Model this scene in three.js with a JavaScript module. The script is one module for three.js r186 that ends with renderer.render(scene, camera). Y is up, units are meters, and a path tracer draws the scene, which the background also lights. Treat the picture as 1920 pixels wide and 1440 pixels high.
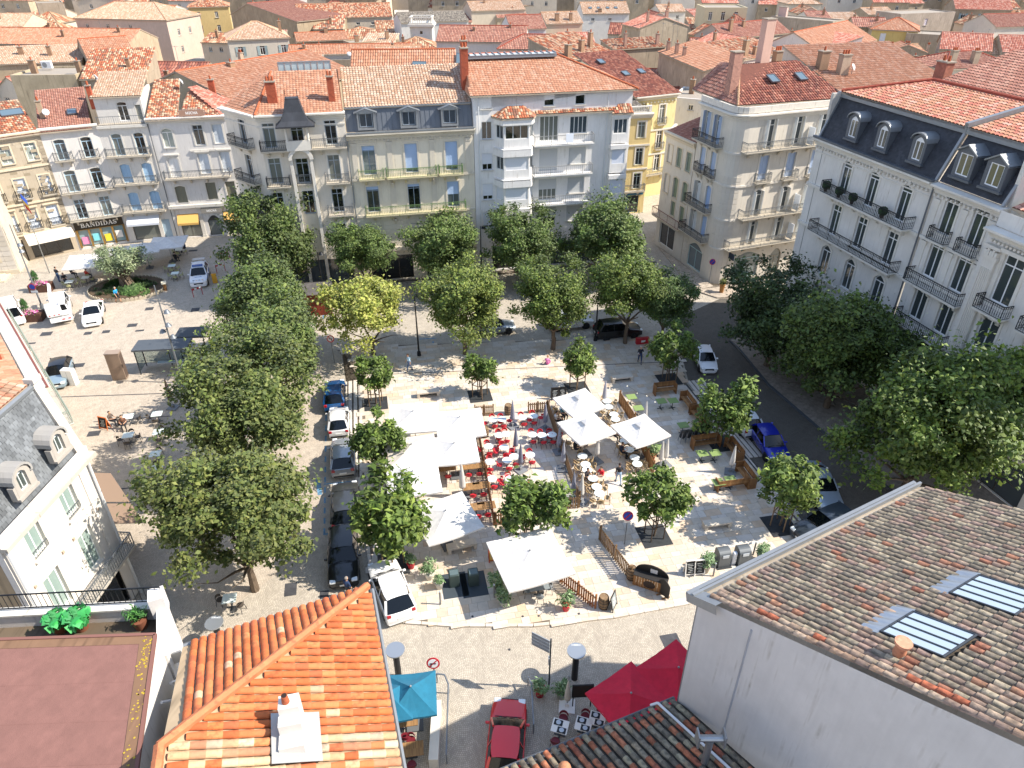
import * as THREE from 'three';
import { mergeGeometries, mergeVertices, toCreasedNormals } from 'three/addons/utils/BufferGeometryUtils.js';
import { RoundedBoxGeometry } from 'three/addons/geometries/RoundedBoxGeometry.js';

// ---------- camera, sky, sun, exposure ----------
const scene = new THREE.Scene();
const EYE = 33, PITCH = 32.6 * Math.PI / 180, FOC = 1331;
const camera = new THREE.PerspectiveCamera(2 * Math.atan(720 / FOC) * 180 / Math.PI, 4 / 3, 0.5, 3000);
camera.position.set(0, EYE, 0); camera.rotation.set(-PITCH, 0, 0);
scene.add(camera);
const renderer = new THREE.WebGLRenderer({ antialias: true });
renderer.toneMapping = THREE.LinearToneMapping;
renderer.toneMappingExposure = 1.75;
renderer.shadowMap.enabled = true;
const SUN = new THREE.Vector3(0.715, 0.70, 0.045).normalize();
{ // clear pale sky, brighter towards the horizon and round the sun
  const w = 256, h = 128, d = new Float32Array(w * h * 4), v = new THREE.Vector3();
  for (let y = 0, i = 0; y < h; y++) for (let x = 0; x < w; x++, i += 4) {
    const el = (y + .5) / h * Math.PI - Math.PI / 2, az = (x + .5) / w * 2 * Math.PI - Math.PI, k = Math.pow(1 - Math.max(0, Math.sin(el)), 2.2), g = Math.pow(Math.max(0, v.set(Math.cos(el) * Math.cos(az), Math.sin(el), Math.cos(el) * Math.sin(az)).dot(SUN)), 24) * .9;
    d[i] = .32 + .50 * k + g; d[i + 1] = .46 + .46 * k + g * .97; d[i + 2] = .76 + .32 * k + g * .9; d[i + 3] = 1;
  }
  const t = new THREE.DataTexture(d, w, h, THREE.RGBAFormat, THREE.FloatType); t.mapping = THREE.EquirectangularReflectionMapping; t.magFilter = t.minFilter = THREE.LinearFilter; t.needsUpdate = true;
  scene.background = t; scene.environment = t; scene.backgroundIntensity = scene.environmentIntensity = .74;
}
const sun = new THREE.DirectionalLight(0xfff5e8, 4.8);
sun.position.copy(SUN).multiplyScalar(200).add(new THREE.Vector3(0, 0, -60)); sun.target.position.set(0, 0, -60);
sun.castShadow = true; sun.shadow.mapSize.set(4096, 4096);
Object.assign(sun.shadow.camera, { left: -140, right: 140, top: 140, bottom: -140, near: 1, far: 600 });
scene.add(sun, sun.target);

// ---------- numbers ----------
let seed = 20240607;
const rnd = () => { seed |= 0; seed = seed + 0x6D2B79F5 | 0; let t = Math.imul(seed ^ seed >>> 15, 1 | seed); t = t + Math.imul(t ^ t >>> 7, 61 | t) ^ t; return ((t ^ t >>> 14) >>> 0) / 4294967296; };
const rr = (a, b) => a + (b - a) * rnd(), pick = a => a[Math.floor(rnd() * a.length)];
const V = (x, y, z) => new THREE.Vector3(x, y, z), PI = Math.PI, D2R = PI / 180;
// where a surveyed sight line meets the level plane at height h
const S = (u, v, h = 0) => { const a = (u - 960) / FOC, b = (v - 720) / FOC, s = Math.sin(PITCH), c = Math.cos(PITCH), t = (EYE - h) / (s + c * b); return [a * t, -(c - s * b) * t]; };
const S3 = (u, v, h = 0) => { const p = S(u, v, h); return V(p[0], h, p[1]); };
const lin = hex => new THREE.Color(hex);

// ---------- naming ----------
const taken = new Map();
const numbered = n => { const k = taken.get(n) || 0; taken.set(n, k + 1); return k ? `${n}_${String(k).padStart(3, '0')}` : n; };
function thing(name, label, category, x = 0, y = 0, z = 0, turn = 0, group) {
  const o = new THREE.Group(); o.name = numbered(name); o.position.set(x, y, z); o.rotation.y = turn;
  o.userData = { label, category }; if (group) o.userData.group = group; scene.add(o); return o;
}
function sub(name, parent, x = 0, y = 0, z = 0, turn = 0) { const o = new THREE.Group(); o.name = name; o.position.set(x, y, z); o.rotation.y = turn; parent.add(o); return o; }
function add(name, geo, mat, parent, x = 0, y = 0, z = 0, turn = 0) {
  const m = new THREE.Mesh(geo, mat); m.name = name; m.position.set(x, y, z); m.rotation.y = turn; m.castShadow = m.receiveShadow = true; parent.add(m); return m;
}
function structure(name, geo, mat, x, y, z) { const m = add(numbered(name), geo, mat, scene, x, y, z); m.userData = { kind: 'structure' }; return m; }

// ---------- mesh builder: flat faces, uv in metres ----------
class Geo {
  constructor() { this.p = []; this.c = []; this.col = null; this.t = []; }
  tri(a, b, c) { this.p.push(a[0], a[1], a[2], b[0], b[1], b[2], c[0], c[1], c[2]); if (this.col) for (let i = 0; i < 3; i++) this.c.push(this.col[0], this.col[1], this.col[2]); return this; }
  quad(a, b, c, d) { return this.tri(a, b, c).tri(a, c, d); }
  poly(pts) { for (let i = 1; i < pts.length - 1; i++) this.tri(pts[0], pts[i], pts[i + 1]); return this; }
  // box centred at x,z with its foot at y; turned by ry
  box(x, y, z, sx, sy, sz, ry = 0, bottom = true) {
    const c = Math.cos(ry), s = Math.sin(ry), q = (i, j, k) => { const lx = i * sx / 2, lz = k * sz / 2; return [x + lx * c + lz * s, y + j * sy, z - lx * s + lz * c]; };
    const A = q(-1, 0, 1), B = q(1, 0, 1), C = q(1, 0, -1), D = q(-1, 0, -1), E = q(-1, 1, 1), F = q(1, 1, 1), G = q(1, 1, -1), H = q(-1, 1, -1);
    this.quad(A, B, F, E).quad(B, C, G, F).quad(C, D, H, G).quad(D, A, E, H).quad(E, F, G, H); if (bottom) this.quad(D, C, B, A); return this;
  }
  // straight bar of square section between two points
  bar(a, b, w, seg = 4, w2 = w) {
    const A = V(...a), B = V(...b), d = B.clone().sub(A).normalize(), n = Math.abs(d.y) > .9 ? V(1, 0, 0) : V(0, 1, 0), u = n.clone().cross(d).normalize(), v = d.clone().cross(u);
    const ring = (P, r) => [...Array(seg)].map((_, i) => { const t = (i + .5) / seg * 2 * PI; return P.clone().addScaledVector(u, Math.cos(t) * r).addScaledVector(v, Math.sin(t) * r).toArray(); });
    const r1 = ring(A, w / 2 * (seg === 4 ? 1.414 : 1)), r2 = ring(B, w2 / 2 * (seg === 4 ? 1.414 : 1));
    for (let i = 0; i < seg; i++) { const j = (i + 1) % seg; this.quad(r1[i], r1[j], r2[j], r2[i]); }
    this.poly(r1.slice().reverse()); this.poly(r2); return this;
  }
  path(pts, w, seg = 5) { for (let i = 0; i < pts.length - 1; i++) this.bar(pts[i], pts[i + 1], w, seg); return this; }
  // vertical prism over a footprint (counter-clockwise seen from above: x,z)
  prism(fp, y0, y1, top = true) {
    const n = fp.length; let area = 0; for (let i = 0; i < n; i++) { const a = fp[i], b = fp[(i + 1) % n]; area += a[0] * b[1] - b[0] * a[1]; }
    const q = area > 0 ? fp.slice().reverse() : fp;
    for (let i = 0; i < n; i++) { const a = q[i], b = q[(i + 1) % n]; this.quad([a[0], y0, a[1]], [b[0], y0, b[1]], [b[0], y1, b[1]], [a[0], y1, a[1]]); }
    if (top) this.poly(q.map(a => [a[0], y1, a[1]])); this.poly(q.map(a => [a[0], y0, a[1]]).reverse()); return this;
  }
  add(g, m) { const h = g.index ? g.toNonIndexed() : g.clone(); if (m) h.applyMatrix4(m); const a = h.attributes.position.array; for (let i = 0; i < a.length; i++) this.p.push(a[i]); if (this.col) for (let i = 0; i < a.length / 3; i++) this.c.push(...this.col); return this; }
  build(crease) {
    const g = new THREE.BufferGeometry(); g.setAttribute('position', new THREE.Float32BufferAttribute(this.p, 3)); g.computeVertexNormals();
    const n = g.attributes.normal.array, p = this.p, uv = new Float32Array(p.length / 3 * 2);
    for (let i = 0, k = 0; i < p.length; i += 3, k += 2) {
      const ax = Math.abs(n[i]), ay = Math.abs(n[i + 1]), az = Math.abs(n[i + 2]);
      if (ay > .75 && ay >= ax && ay >= az) { uv[k] = p[i]; uv[k + 1] = -p[i + 2]; } else if (ax > az) { uv[k] = p[i + 2] + p[i] * .37; uv[k + 1] = p[i + 1]; } else { uv[k] = p[i] + p[i + 2] * .37; uv[k + 1] = p[i + 1]; }
    }
    g.setAttribute('uv', new THREE.BufferAttribute(uv, 2));
    if (this.c.length) g.setAttribute('color', new THREE.Float32BufferAttribute(this.c, 3));
    return crease ? toCreasedNormals(g, crease) : g;
  }
  mesh(name, mat, parent, x, y, z, turn) { return add(name, this.build(), mat, parent, x, y, z, turn); }
}

// ---------- computed textures ----------
function noise2(n, oct, sd, stretch = 1) { // tiling value noise 0..1
  const out = new Float32Array(n * n); let amp = 1, tot = 0; const save = seed; seed = sd;
  for (let o = 0, f = oct[0]; f <= oct[1]; f *= 2, o++) {
    const fy = Math.max(1, Math.round(f * stretch)), g = new Float32Array(f * fy); for (let i = 0; i < g.length; i++) g[i] = rnd();
    for (let y = 0; y < n; y++) for (let x = 0; x < n; x++) {
      const gx = x / n * f, gy = y / n * fy, x0 = Math.floor(gx), y0 = Math.floor(gy); let tx = gx - x0, ty = gy - y0; tx = tx * tx * (3 - 2 * tx); ty = ty * ty * (3 - 2 * ty);
      const a = g[y0 % fy * f + x0 % f], b = g[y0 % fy * f + (x0 + 1) % f], c = g[(y0 + 1) % fy * f + x0 % f], d = g[(y0 + 1) % fy * f + (x0 + 1) % f];
      out[y * n + x] += amp * (a + (b - a) * tx + (c - a) * ty + (a - b - c + d) * tx * ty);
    } tot += amp; amp *= .62;
  } seed = save; for (let i = 0; i < out.length; i++) out[i] /= tot; return out;
}
function tex(n, fn, metres, srgb = true) { // fn(i,x,y) -> [r,g,b] 0..1
  const d = new Uint8Array(n * n * 4);
  for (let y = 0, i = 0; y < n; y++) for (let x = 0; x < n; x++, i++) { const c = fn(i, x, y); d[i * 4] = c[0] * 255; d[i * 4 + 1] = (c.length > 1 ? c[1] : c[0]) * 255; d[i * 4 + 2] = (c.length > 1 ? c[2] : c[0]) * 255; d[i * 4 + 3] = 255; }
  const t = new THREE.DataTexture(d, n, n); t.wrapS = t.wrapT = THREE.RepeatWrapping; t.magFilter = THREE.LinearFilter; t.minFilter = THREE.LinearMipmapLinearFilter; t.generateMipmaps = true;
  if (srgb) t.colorSpace = THREE.SRGBColorSpace; t.repeat.set(1 / metres, 1 / metres); t.needsUpdate = true; return t;
}
const cl = x => Math.max(0, Math.min(1, x));
const N1 = noise2(512, [4, 128], 11), N2 = noise2(512, [8, 256], 12), N3 = noise2(256, [64, 256], 13), NV = noise2(512, [32, 128], 14, .06);
const grain = tex(512, i => { const v = .80 + .34 * (N2[i] - .5) + .2 * (N1[i] - .5); return [cl(v)]; }, 1.7);
// plaster: patches, faint rain streaks of dirt
const plasterMap = tex(512, i => { const a = N1[i] - .5, b = NV[i] - .5, s = cl((NV[i] - .60) * 3) * cl((N1[i] - .42) * 5); const v = .93 + .10 * a + .05 * b + .04 * (N2[i] - .5) - .22 * s; return [cl(v), cl(v - .004 - .015 * s), cl(v - .012 - .04 * s)]; }, 5.3);
const oldPlasterMap = tex(512, i => { const a = N1[i] - .5, s = cl((NV[i] - .52) * 3) * cl((N1[i] - .36) * 4); const v = .9 + .22 * a + .1 * (N2[i] - .5) - .24 * s; return [cl(v), cl(v - .02), cl(v - .05)]; }, 6.1);
const fine = tex(512, i => [cl(.92 + .12 * (N2[i] - .5) + .1 * (N1[i] - .5))], 1.9);
const roughBump = tex(256, i => [cl(.5 + (N3[i] - .5) * .9)], .9, false);
const metalMap = tex(256, i => [cl(.88 + .22 * (N1[i * 3 % N1.length] - .5))], 2.3);
// canal tile: mineral blotches and lichen spots
const tileMap = tex(512, i => { const l = cl((N2[i] - .60) * 6), d = cl((N1[i] - .55) * 4); const v = .95 + .22 * (N2[i] - .5); return [cl(v - .22 * d + .02 * l), cl(v - .22 * d + .06 * l), cl(v - .20 * d + .02 * l)]; }, 1.3);
const lichenMap = tex(512, i => { const d = cl((N1[i] - .44) * 4.5), l = cl((N2[i] - .60) * 7), w = cl((N3[(i * 7) % N3.length] - .66) * 8); const v = .98 + .2 * (N2[i] - .5); return [cl(v - .34 * d + .10 * l + .3 * w * d), cl(v - .32 * d + .08 * l + .3 * w * d), cl(v - .31 * d - .04 * l + .3 * w * d)]; }, 1.15);
const slateMap = tex(256, i => [cl(.85 + .5 * (N1[i * 2 % N1.length] - .5))], 1.9);
const woodMap = tex(256, (i, x, y) => { const v = .82 + .45 * (NV[(x * 2 + y * 512) % NV.length] - .5) + .1 * (N3[i] - .5); return [cl(v), cl(v - .02), cl(v - .05)]; }, 1.1);

// ---------- materials ----------
const mats = new Map();
function M(color, rough = .8, o = {}) {
  const key = JSON.stringify([color, rough, Object.keys(o).map(k => [k, o[k] && o[k].uuid || o[k]])]); if (mats.has(key)) return mats.get(key);
  const m = new (o.transmission !== undefined || o.clearcoat !== undefined || o.sheen !== undefined ? THREE.MeshPhysicalMaterial : THREE.MeshStandardMaterial)({ color, roughness: rough, ...o }); m.side = THREE.DoubleSide; mats.set(key, m); return m;
}
const plaster = (c, r = .9) => M(c, r, { map: plasterMap, bumpMap: roughBump, bumpScale: .004 });
const oldPlaster = c => M(c, .95, { map: oldPlasterMap, bumpMap: roughBump, bumpScale: .01 });
const stoneM = c => M(c, .85, { map: plasterMap, bumpMap: roughBump, bumpScale: .004 });
const metalM = (c, r = .45, m = .6) => M(c, r, { metalness: m, map: metalMap });
const ironM = M('#23262b', .55, { metalness: .4 }), ironLight = M('#6d7276', .55, { metalness: .4 });
const glassM = M('#0e1418', .06, { metalness: 0, clearcoat: 1, clearcoatRoughness: .02 });
const curtainGlass = M('#9aa39c', .12, { clearcoat: 1, clearcoatRoughness: .03 });
const whiteFrame = M('#e6e4de', .5), blueFrame = M('#a9c3d2', .5), greyFrame = M('#9aa4ab', .5);
const zincM = metalM('#a3a8ab', .45, .5), zincDark = metalM('#777d84', .5, .45);
const pvcM = M('#cfd2d2', .5);
const tileVC = new THREE.MeshStandardMaterial({ color: 0xffffff, roughness: .88, vertexColors: true, map: tileMap, side: THREE.DoubleSide });
const PAL = {
  orange: ['#c08a6c', '#c49375', '#b98264', '#c89b80', '#bc8668'],
  red: ['#b07c68', '#b68370', '#a97360', '#bb8c78', '#a57262'],
  pale: ['#c9a88c', '#cfb197', '#c29e82', '#d3b9a0', '#c09a7c'],
  mix: ['#c07a55', '#d9b592', '#a85f45', '#c9ae90', '#b56a48', '#9d7a62', '#d2a180', '#8f6450'],
  old: ['#b7825f', '#c59f7d', '#9c6a4e', '#d2b998', '#a8684b', '#b99678'],
  pink: ['#c9826a', '#d29580', '#c07762', '#d8a48f', '#b96f5c'],
  brown: ['#9a5b48', '#8d5244', '#a86a55', '#b47c66', '#7f4c40'],
  grey: ['#8f8578', '#a39888', '#7d7468', '#b1a796'],
};
for (const k in PAL) PAL[k] = PAL[k].map(h => { const c = lin(h); return [c.r, c.g, c.b]; });

// ---------- architecture helpers ----------
const geoCache = new Map(), cached = (k, f) => { if (!geoCache.has(k)) geoCache.set(k, f()); return geoCache.get(k); };
const W = p => V(p[0], 0, p[1]);
function outline(w, h, arch = 0, x0 = -w / 2, y0 = 0) {
  const s = new THREE.Shape(); s.moveTo(x0, y0); s.lineTo(x0 + w, y0); s.lineTo(x0 + w, y0 + h - arch);
  if (arch) for (let i = 1; i <= 8; i++) { const t = i / 8; s.lineTo(x0 + w * (1 - t), y0 + h - arch + Math.sin(t * PI) * arch); } else s.lineTo(x0, y0 + h);
  s.lineTo(x0, y0); return s;
}
const extr = (shape, depth, z = 0) => { const g = new THREE.ExtrudeGeometry(shape, { depth, bevelEnabled: false, curveSegments: 6 }); if (z) g.translate(0, 0, z); return g; };
function windowGeos(w, h, arch, transom, n) {
  return cached(`win${w.toFixed(2)},${h.toFixed(2)},${arch},${transom},${n}`, () => {
    const t = Math.min(.075, w * .09), f = outline(w, h, arch), panes = [], ty = transom ? h * transom : h - t - arch * .9, lw = (w - t) / n;
    const hole = (x0, y0, ww, hh, a) => { f.holes.push(outline(ww, hh, a, x0, y0)); const g = extr(outline(ww, hh, a, x0, y0), .012, .02); panes.push(g); };
    for (let i = 0; i < n; i++) hole(-w / 2 + t + i * lw, t, lw - t, ty - t - (transom ? t * .5 : 0), 0);
    if (transom && h - ty > .25) for (let i = 0; i < (arch ? 1 : n); i++) { const ww = arch ? w - 2 * t : lw - t; hole(-w / 2 + t + i * lw, ty + t * .5, ww, h - ty - t * 1.5, arch * .8); }
    return { frame: extr(f, .06), panes };
  });
}
const louvreGeo = (w, h) => cached(`lou${w.toFixed(2)},${h.toFixed(2)}`, () => {
  const g = new Geo(), n = Math.max(4, Math.round(h / .14)); g.box(-w / 2 + .03, 0, 0, .06, h, .05).box(w / 2 - .03, 0, 0, .06, h, .05).box(0, 0, 0, w - .12, .08, .05).box(0, h - .08, 0, w - .12, .08, .05).box(0, h * .45, 0, w - .12, .07, .05);
  for (let i = 0; i < n; i++) { const y = .08 + (h - .16) * i / n, dy = (h - .16) / n; g.quad([-w / 2 + .06, y, .02], [w / 2 - .06, y, .02], [w / 2 - .06, y + dy * 1.1, -.015], [-w / 2 + .06, y + dy * 1.1, -.015]); } return g.build();
});
const blindGeo = (w, h) => cached(`bli${w.toFixed(2)},${h.toFixed(2)}`, () => {
  const g = new Geo(), n = Math.max(3, Math.round(h / .12)); for (let i = 0; i < n; i++) { const y = h * i / n, d = h / n; g.quad([-w / 2, y, 0], [w / 2, y, 0], [w / 2, y + d * .8, .012], [-w / 2, y + d * .8, .012]).quad([-w / 2, y + d * .8, .012], [w / 2, y + d * .8, .012], [w / 2, y + d, 0], [-w / 2, y + d, 0]); } return g.build();
});
const boxGeo = (x, y, z) => cached(`box${x.toFixed(3)},${y.toFixed(3)},${z.toFixed(3)}`, () => new Geo().box(0, 0, 0, x, y, z).build());

const glassSet = [glassM, glassM, M('#2a3338', .07, { clearcoat: 1 }), M('#465056', .1, { clearcoat: 1 }), M('#6e726c', .14, { clearcoat: 1 })];
class Fac { // one face of a building: s runs left to right seen from outside, o points out
  constructor(b, p0, p1, y0 = 0) {
    this.b = b; this.p0 = p0; this.p1 = p1; this.L = Math.hypot(p1[0] - p0[0], p1[1] - p0[1]); this.d = [(p1[0] - p0[0]) / this.L, (p1[1] - p0[1]) / this.L];
    this.n = [-this.d[1], this.d[0]]; this.rot = Math.atan2(-this.d[1], this.d[0]); this.y0 = y0; this.bx = b.position.x; this.bz = b.position.z;
  }
  at(s, o = 0) { return [this.p0[0] + this.d[0] * s + this.n[0] * o, this.p0[1] + this.d[1] * s + this.n[1] * o]; }
  put(name, geo, mat, s, y, o = 0, parent = this.b) { const q = this.at(s, o); return add(name, geo, mat, parent, q[0] - this.bx, y, q[1] - this.bz, this.rot); }
  grp(name, s, y, o = 0) { const q = this.at(s, o); return sub(name, this.b, q[0] - this.bx, y, q[1] - this.bz, this.rot); }
  wall(ops, y0, y1, mat, thick = .32) {
    const sh = new THREE.Shape(); sh.moveTo(0, y0); sh.lineTo(this.L, y0); sh.lineTo(this.L, y1); sh.lineTo(0, y1); sh.lineTo(0, y0);
    for (const o of ops) sh.holes.push(outline(o.w, o.h, o.arch || 0, o.s - o.w / 2, o.y));
    const m = this.put('wall', extr(sh, thick, -thick), mat, 0, 0); for (const o of ops) this.window(o); return m;
  }
  window(o) {
    const { s, y, w, h, arch = 0, type = 'c', fm = whiteFrame, gm = pick(glassSet), transom = .78, n = 2, set = .2 } = o;
    const g = this.grp(type === 'shop' ? 'shop_window' : type === 'door' ? 'door' : 'window', s, y, -set);
    if (type === 's') { // closed shutters
      for (const k of [-1, 1]) add('shutter', louvreGeo(w / 2 - .01, h - arch * .6), fm, g, k * w / 4, 0, .05);
      if (arch) add('frame', extr(outline(w, h, arch), .03), fm, g);
    } else if (type === 'r') { add('roller_blind', blindGeo(w, h), fm, g, 0, 0, .06); add('blind_guide', boxGeo(.05, h, .06), pvcM, g, -w / 2 + .03, 0, .07); add('blind_guide', boxGeo(.05, h, .06), pvcM, g, w / 2 - .03, 0, .07);
    } else if (type === 'door') { add('leaf', boxGeo(w, h, .06), fm, g); add('handle', boxGeo(.04, .14, .05), M('#b8a05a', .3, { metalness: .8 }), g, w * .36, 1, .05);
    } else {
      const k = windowGeos(w, h, arch, transom, n); add('frame', k.frame, fm, g);
      for (const p of k.panes) add('pane', p, gm, g);
      if (o.blind) add('roller_blind', blindGeo(w - .02, h * o.blind), o.bm || M('#aebccb', .6), g, 0, h * (1 - o.blind), .08);
      if (type === 'o') for (const q of [-1, 1]) { const m = add('shutter', louvreGeo(w / 2, h - arch * .6), o.sm || M('#8fa0a0', .7), g, q * (w * .5 + w * .25 + .02), 0, set + .04); m.rotation.y = -q * .12; }
      if (type === 'i') for (const q of [-1, 1]) { const m = add('shutter', louvreGeo(w * .42, h - arch * .6), o.sm || M('#d8dad6', .7), g, q * (w * .5 - .02), 0, set + .12); m.rotation.y = q * 1.35; }
    }
    if (o.sill) add('sill', boxGeo(w + .24, .09, .22), o.tm, g, 0, -.09, set + .03);
    if (o.tm && o.trim) { const t = o.trim, f = outline(w + 2 * t, h + t, arch, -w / 2 - t, 0); f.holes.push(outline(w, h + .001, arch, -w / 2, .002)); add('surround', cached(`tr${w},${h},${arch},${t}`, () => extr(f, .05)), o.tm, g, 0, 0, set + .003); }
    if (o.hood) add('hood', boxGeo(w + .5, .14, .26), o.tm, g, 0, h + .2, set + .1);
    return g;
  }
  strip(name, s0, s1, y, hgt, out, mat) { return this.put(name, new Geo().box(0, 0, 0, s1 - s0, hgt, out).build(), mat, (s0 + s1) / 2, y, out / 2 + .003); }
  cornice(y, mat, out = .45, s0 = -.1, s1 = this.L + .1) { // stepped moulding
    const prof = [[0, 0], [.10, 0], [.12, .14], [.24, .2], [.24, .3], [out - .06, .42], [out, .46], [out, .6], [0, .66]], sh = new THREE.Shape(prof.map(p => new THREE.Vector2(p[0], p[1])));
    const g = new THREE.ExtrudeGeometry(sh, { depth: s1 - s0, bevelEnabled: false }); g.rotateY(-PI / 2); // x->z out, z-> -x
    const m = this.put('cornice', g, mat, s1, y, .003); return m;
  }
  dentils(y, mat, step = .45, s0 = .2, s1 = this.L - .2, w = .16, h = .16, d = .2) { const g = boxGeo(w, h, d); for (let s = s0; s <= s1; s += step) this.put('dentil', g, mat, s, y, d / 2 + .004); }
  pilaster(s, y0, y1, w, out, mat) { const g = new Geo(); g.box(0, y0, 0, w, y1 - y0, out).box(0, y0, 0, w + .12, .3, out + .06).box(0, y1 - .3, 0, w + .14, .3, out + .08); this.put('pilaster', g.build(), mat, s, 0, out / 2 + .003); }
  balcony(s0, s1, y, dep, o = {}) {
    const L = s1 - s0, g = this.grp('balcony', (s0 + s1) / 2, y, 0), st = o.style || 'iron';
    add('slab', cached(`slab${L.toFixed(2)},${dep}`, () => new Geo().box(0, -.16, dep / 2, L, .09, dep).box(0, -.07, dep / 2 + .02, L + .08, .07, dep + .04).build()), o.slab || stoneM('#cfc6b4'), g, 0, 0, .003);
    add('railing', railGeo(L, dep, st, o.hgt || .95), o.rail || ironM, g, 0, 0, .01);
    const n = o.brackets === undefined ? Math.max(2, Math.round(L / 1.8)) : o.brackets;
    for (let i = 0; i < n; i++) add('bracket', bracketGeo(dep), o.slab || stoneM('#cfc6b4'), g, -L / 2 + L * (i + .5) / n, -.165, .004);
    return g;
  }
}
const bracketGeo = dep => cached('brk' + dep, () => { const sh = new THREE.Shape(); sh.moveTo(0, 0); sh.lineTo(dep * .8, 0); sh.lineTo(dep * .78, -.14); sh.quadraticCurveTo(dep * .3, -.2, dep * .22, -.45); sh.quadraticCurveTo(dep * .18, -.58, 0, -.6); sh.lineTo(0, 0); const g = new THREE.ExtrudeGeometry(sh, { depth: .2, bevelEnabled: false, curveSegments: 4 }); g.translate(0, 0, -.1); g.rotateY(-PI / 2); return g; });
function railGeo(L, dep, st, H) {
  return cached(`rail${L.toFixed(2)},${dep},${st},${H}`, () => {
    const g = new Geo(), runs = [[[-L / 2, 0], [-L / 2, dep]], [[-L / 2, dep], [L / 2, dep]], [[L / 2, dep], [L / 2, 0]]];
    for (const [a, b] of runs) {
      const l = Math.hypot(b[0] - a[0], b[1] - a[1]), n = Math.max(2, Math.round(l / (st === 'modern' ? .22 : .17))), P = (t, y) => [a[0] + (b[0] - a[0]) * t, y, a[1] + (b[1] - a[1]) * t];
      g.bar(P(0, H), P(1, H), .05).bar(P(0, .07), P(1, .07), .03); if (st !== 'modern') g.bar(P(0, H - .16), P(1, H - .16), .02);
      for (let i = 0; i <= n; i++) g.bar(P(i / n, .05), P(i / n, H), i % 8 ? .016 : .04);
      if (st === 'iron') for (let i = 0; i < n; i++) { const c = (i + .5) / n, e = .42 / n; for (const [yy, r] of [[.36, .2], [H - .08, .055]]) { const q = 6; for (let k = 0; k < q; k++) { const t1 = k / q * 2 * PI, t2 = (k + 1) / q * 2 * PI; g.bar(P(c + Math.cos(t1) * e, yy + Math.sin(t1) * r), P(c + Math.cos(t2) * e, yy + Math.sin(t2) * r), .016, 3); } } }
    } return g.build();
  });
}

// ---------- tiled roofs ----------
// fills a convex sloping polygon with rows of half-round tiles; every tile has its own tone and overlaps the one below
function tileGeo(poly, o = {}) {
  const { pal = PAL.orange, pitch = .26, row = .38, amp = .06, seg = 3, step = .025, tone = .07 } = o, g = new Geo();
  const P = poly.map(p => p.isVector3 ? p : V(...p)), n = P[1].clone().sub(P[0]).cross(P[2].clone().sub(P[0])).normalize(); if (n.y < 0) n.negate();
  const dn = V(0, -1, 0).addScaledVector(n, n.y).normalize(), ac = n.clone().cross(dn).normalize(), Q = P.map(p => { const r = p.clone().sub(P[0]); return [r.dot(ac), r.dot(dn)]; });
  g.col = pal[0].map(v => v * .5); g.poly(P.map(p => p.clone().addScaledVector(n, .004).toArray()));
  const a0 = Math.min(...Q.map(q => q[0])), a1 = Math.max(...Q.map(q => q[0]));
  const at = (a, d, h) => [P[0].x + ac.x * a + dn.x * d + n.x * h, P[0].y + ac.y * a + dn.y * d + n.y * h, P[0].z + ac.z * a + dn.z * d + n.z * h];
  for (let c = a0 + pitch / 2; c < a1; c += pitch) {
    let lo = 1e9, hi = -1e9; for (let i = 0; i < Q.length; i++) { const A = Q[i], B = Q[(i + 1) % Q.length]; if ((A[0] - c) * (B[0] - c) > 0 || A[0] === B[0]) continue; const d = A[1] + (B[1] - A[1]) * (c - A[0]) / (B[0] - A[0]); lo = Math.min(lo, d); hi = Math.max(hi, d); }
    if (hi - lo < .08) continue; const n_ = Math.max(1, Math.round((hi - lo) / row)), jog = (rnd() - .5) * .03;
    for (let r = 0; r < n_; r++) {
      const d0 = hi - (hi - lo) * r / n_ + (r ? 0 : jog), d1 = hi - (hi - lo) * (r + 1) / n_, b = pick(pal), k = 1 + (rnd() - .5) * tone * 2; g.col = [b[0] * k, b[1] * k, b[2] * k];
      const w0 = pitch * .5, w1 = pitch * .44; let pr = null;
      for (let j = 0; j <= seg; j++) { const t = PI * j / seg, lowp = at(c - Math.cos(t) * w0, d0, Math.sin(t) * amp + step + .006), up = at(c - Math.cos(t) * w1, d1, Math.sin(t) * amp * .85 + .006); if (pr) g.quad(pr[0], lowp, up, pr[1]); pr = [lowp, up]; }
    }
  } return g.build();
}
const eaveM = stoneM('#b9ab97');
function tileRoof(b, poly, o = {}) { // poly in world metres
  const P = poly.map(p => V(...p).sub(b.position)), m = add('roof_slope', tileGeo(P, o), o.mat || tileVC, b); m.userData.kind = 'stuff';
  const g = new Geo(); const n = P[1].clone().sub(P[0]).cross(P[2].clone().sub(P[0])).normalize(); if (n.y < 0) n.negate();
  const lo = P.map(p => p.clone().addScaledVector(V(0, -1, 0), .16).toArray()), hi = P.map(p => p.clone().addScaledVector(V(0, -1, 0), .01).toArray());
  g.poly(hi); g.poly(lo.slice().reverse()); for (let i = 0; i < P.length; i++) { const j = (i + 1) % P.length; g.quad(lo[i], lo[j], hi[j], hi[i]); } g.mesh('roof_deck', eaveM, b); return m;
}
function ridge(b, a, c, mat, r = .13) { const g = new Geo(), A = V(...a).sub(b.position), B = V(...c).sub(b.position), n = Math.max(1, Math.round(A.distanceTo(B) / .42)); for (let i = 0; i < n; i++) { const p = A.clone().lerp(B, i / n), q = A.clone().lerp(B, (i + 1.06) / n); g.bar(p.toArray(), q.toArray(), r * 2, 6, r * 1.8); } return g.mesh('ridge_cap', mat, b); }
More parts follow.
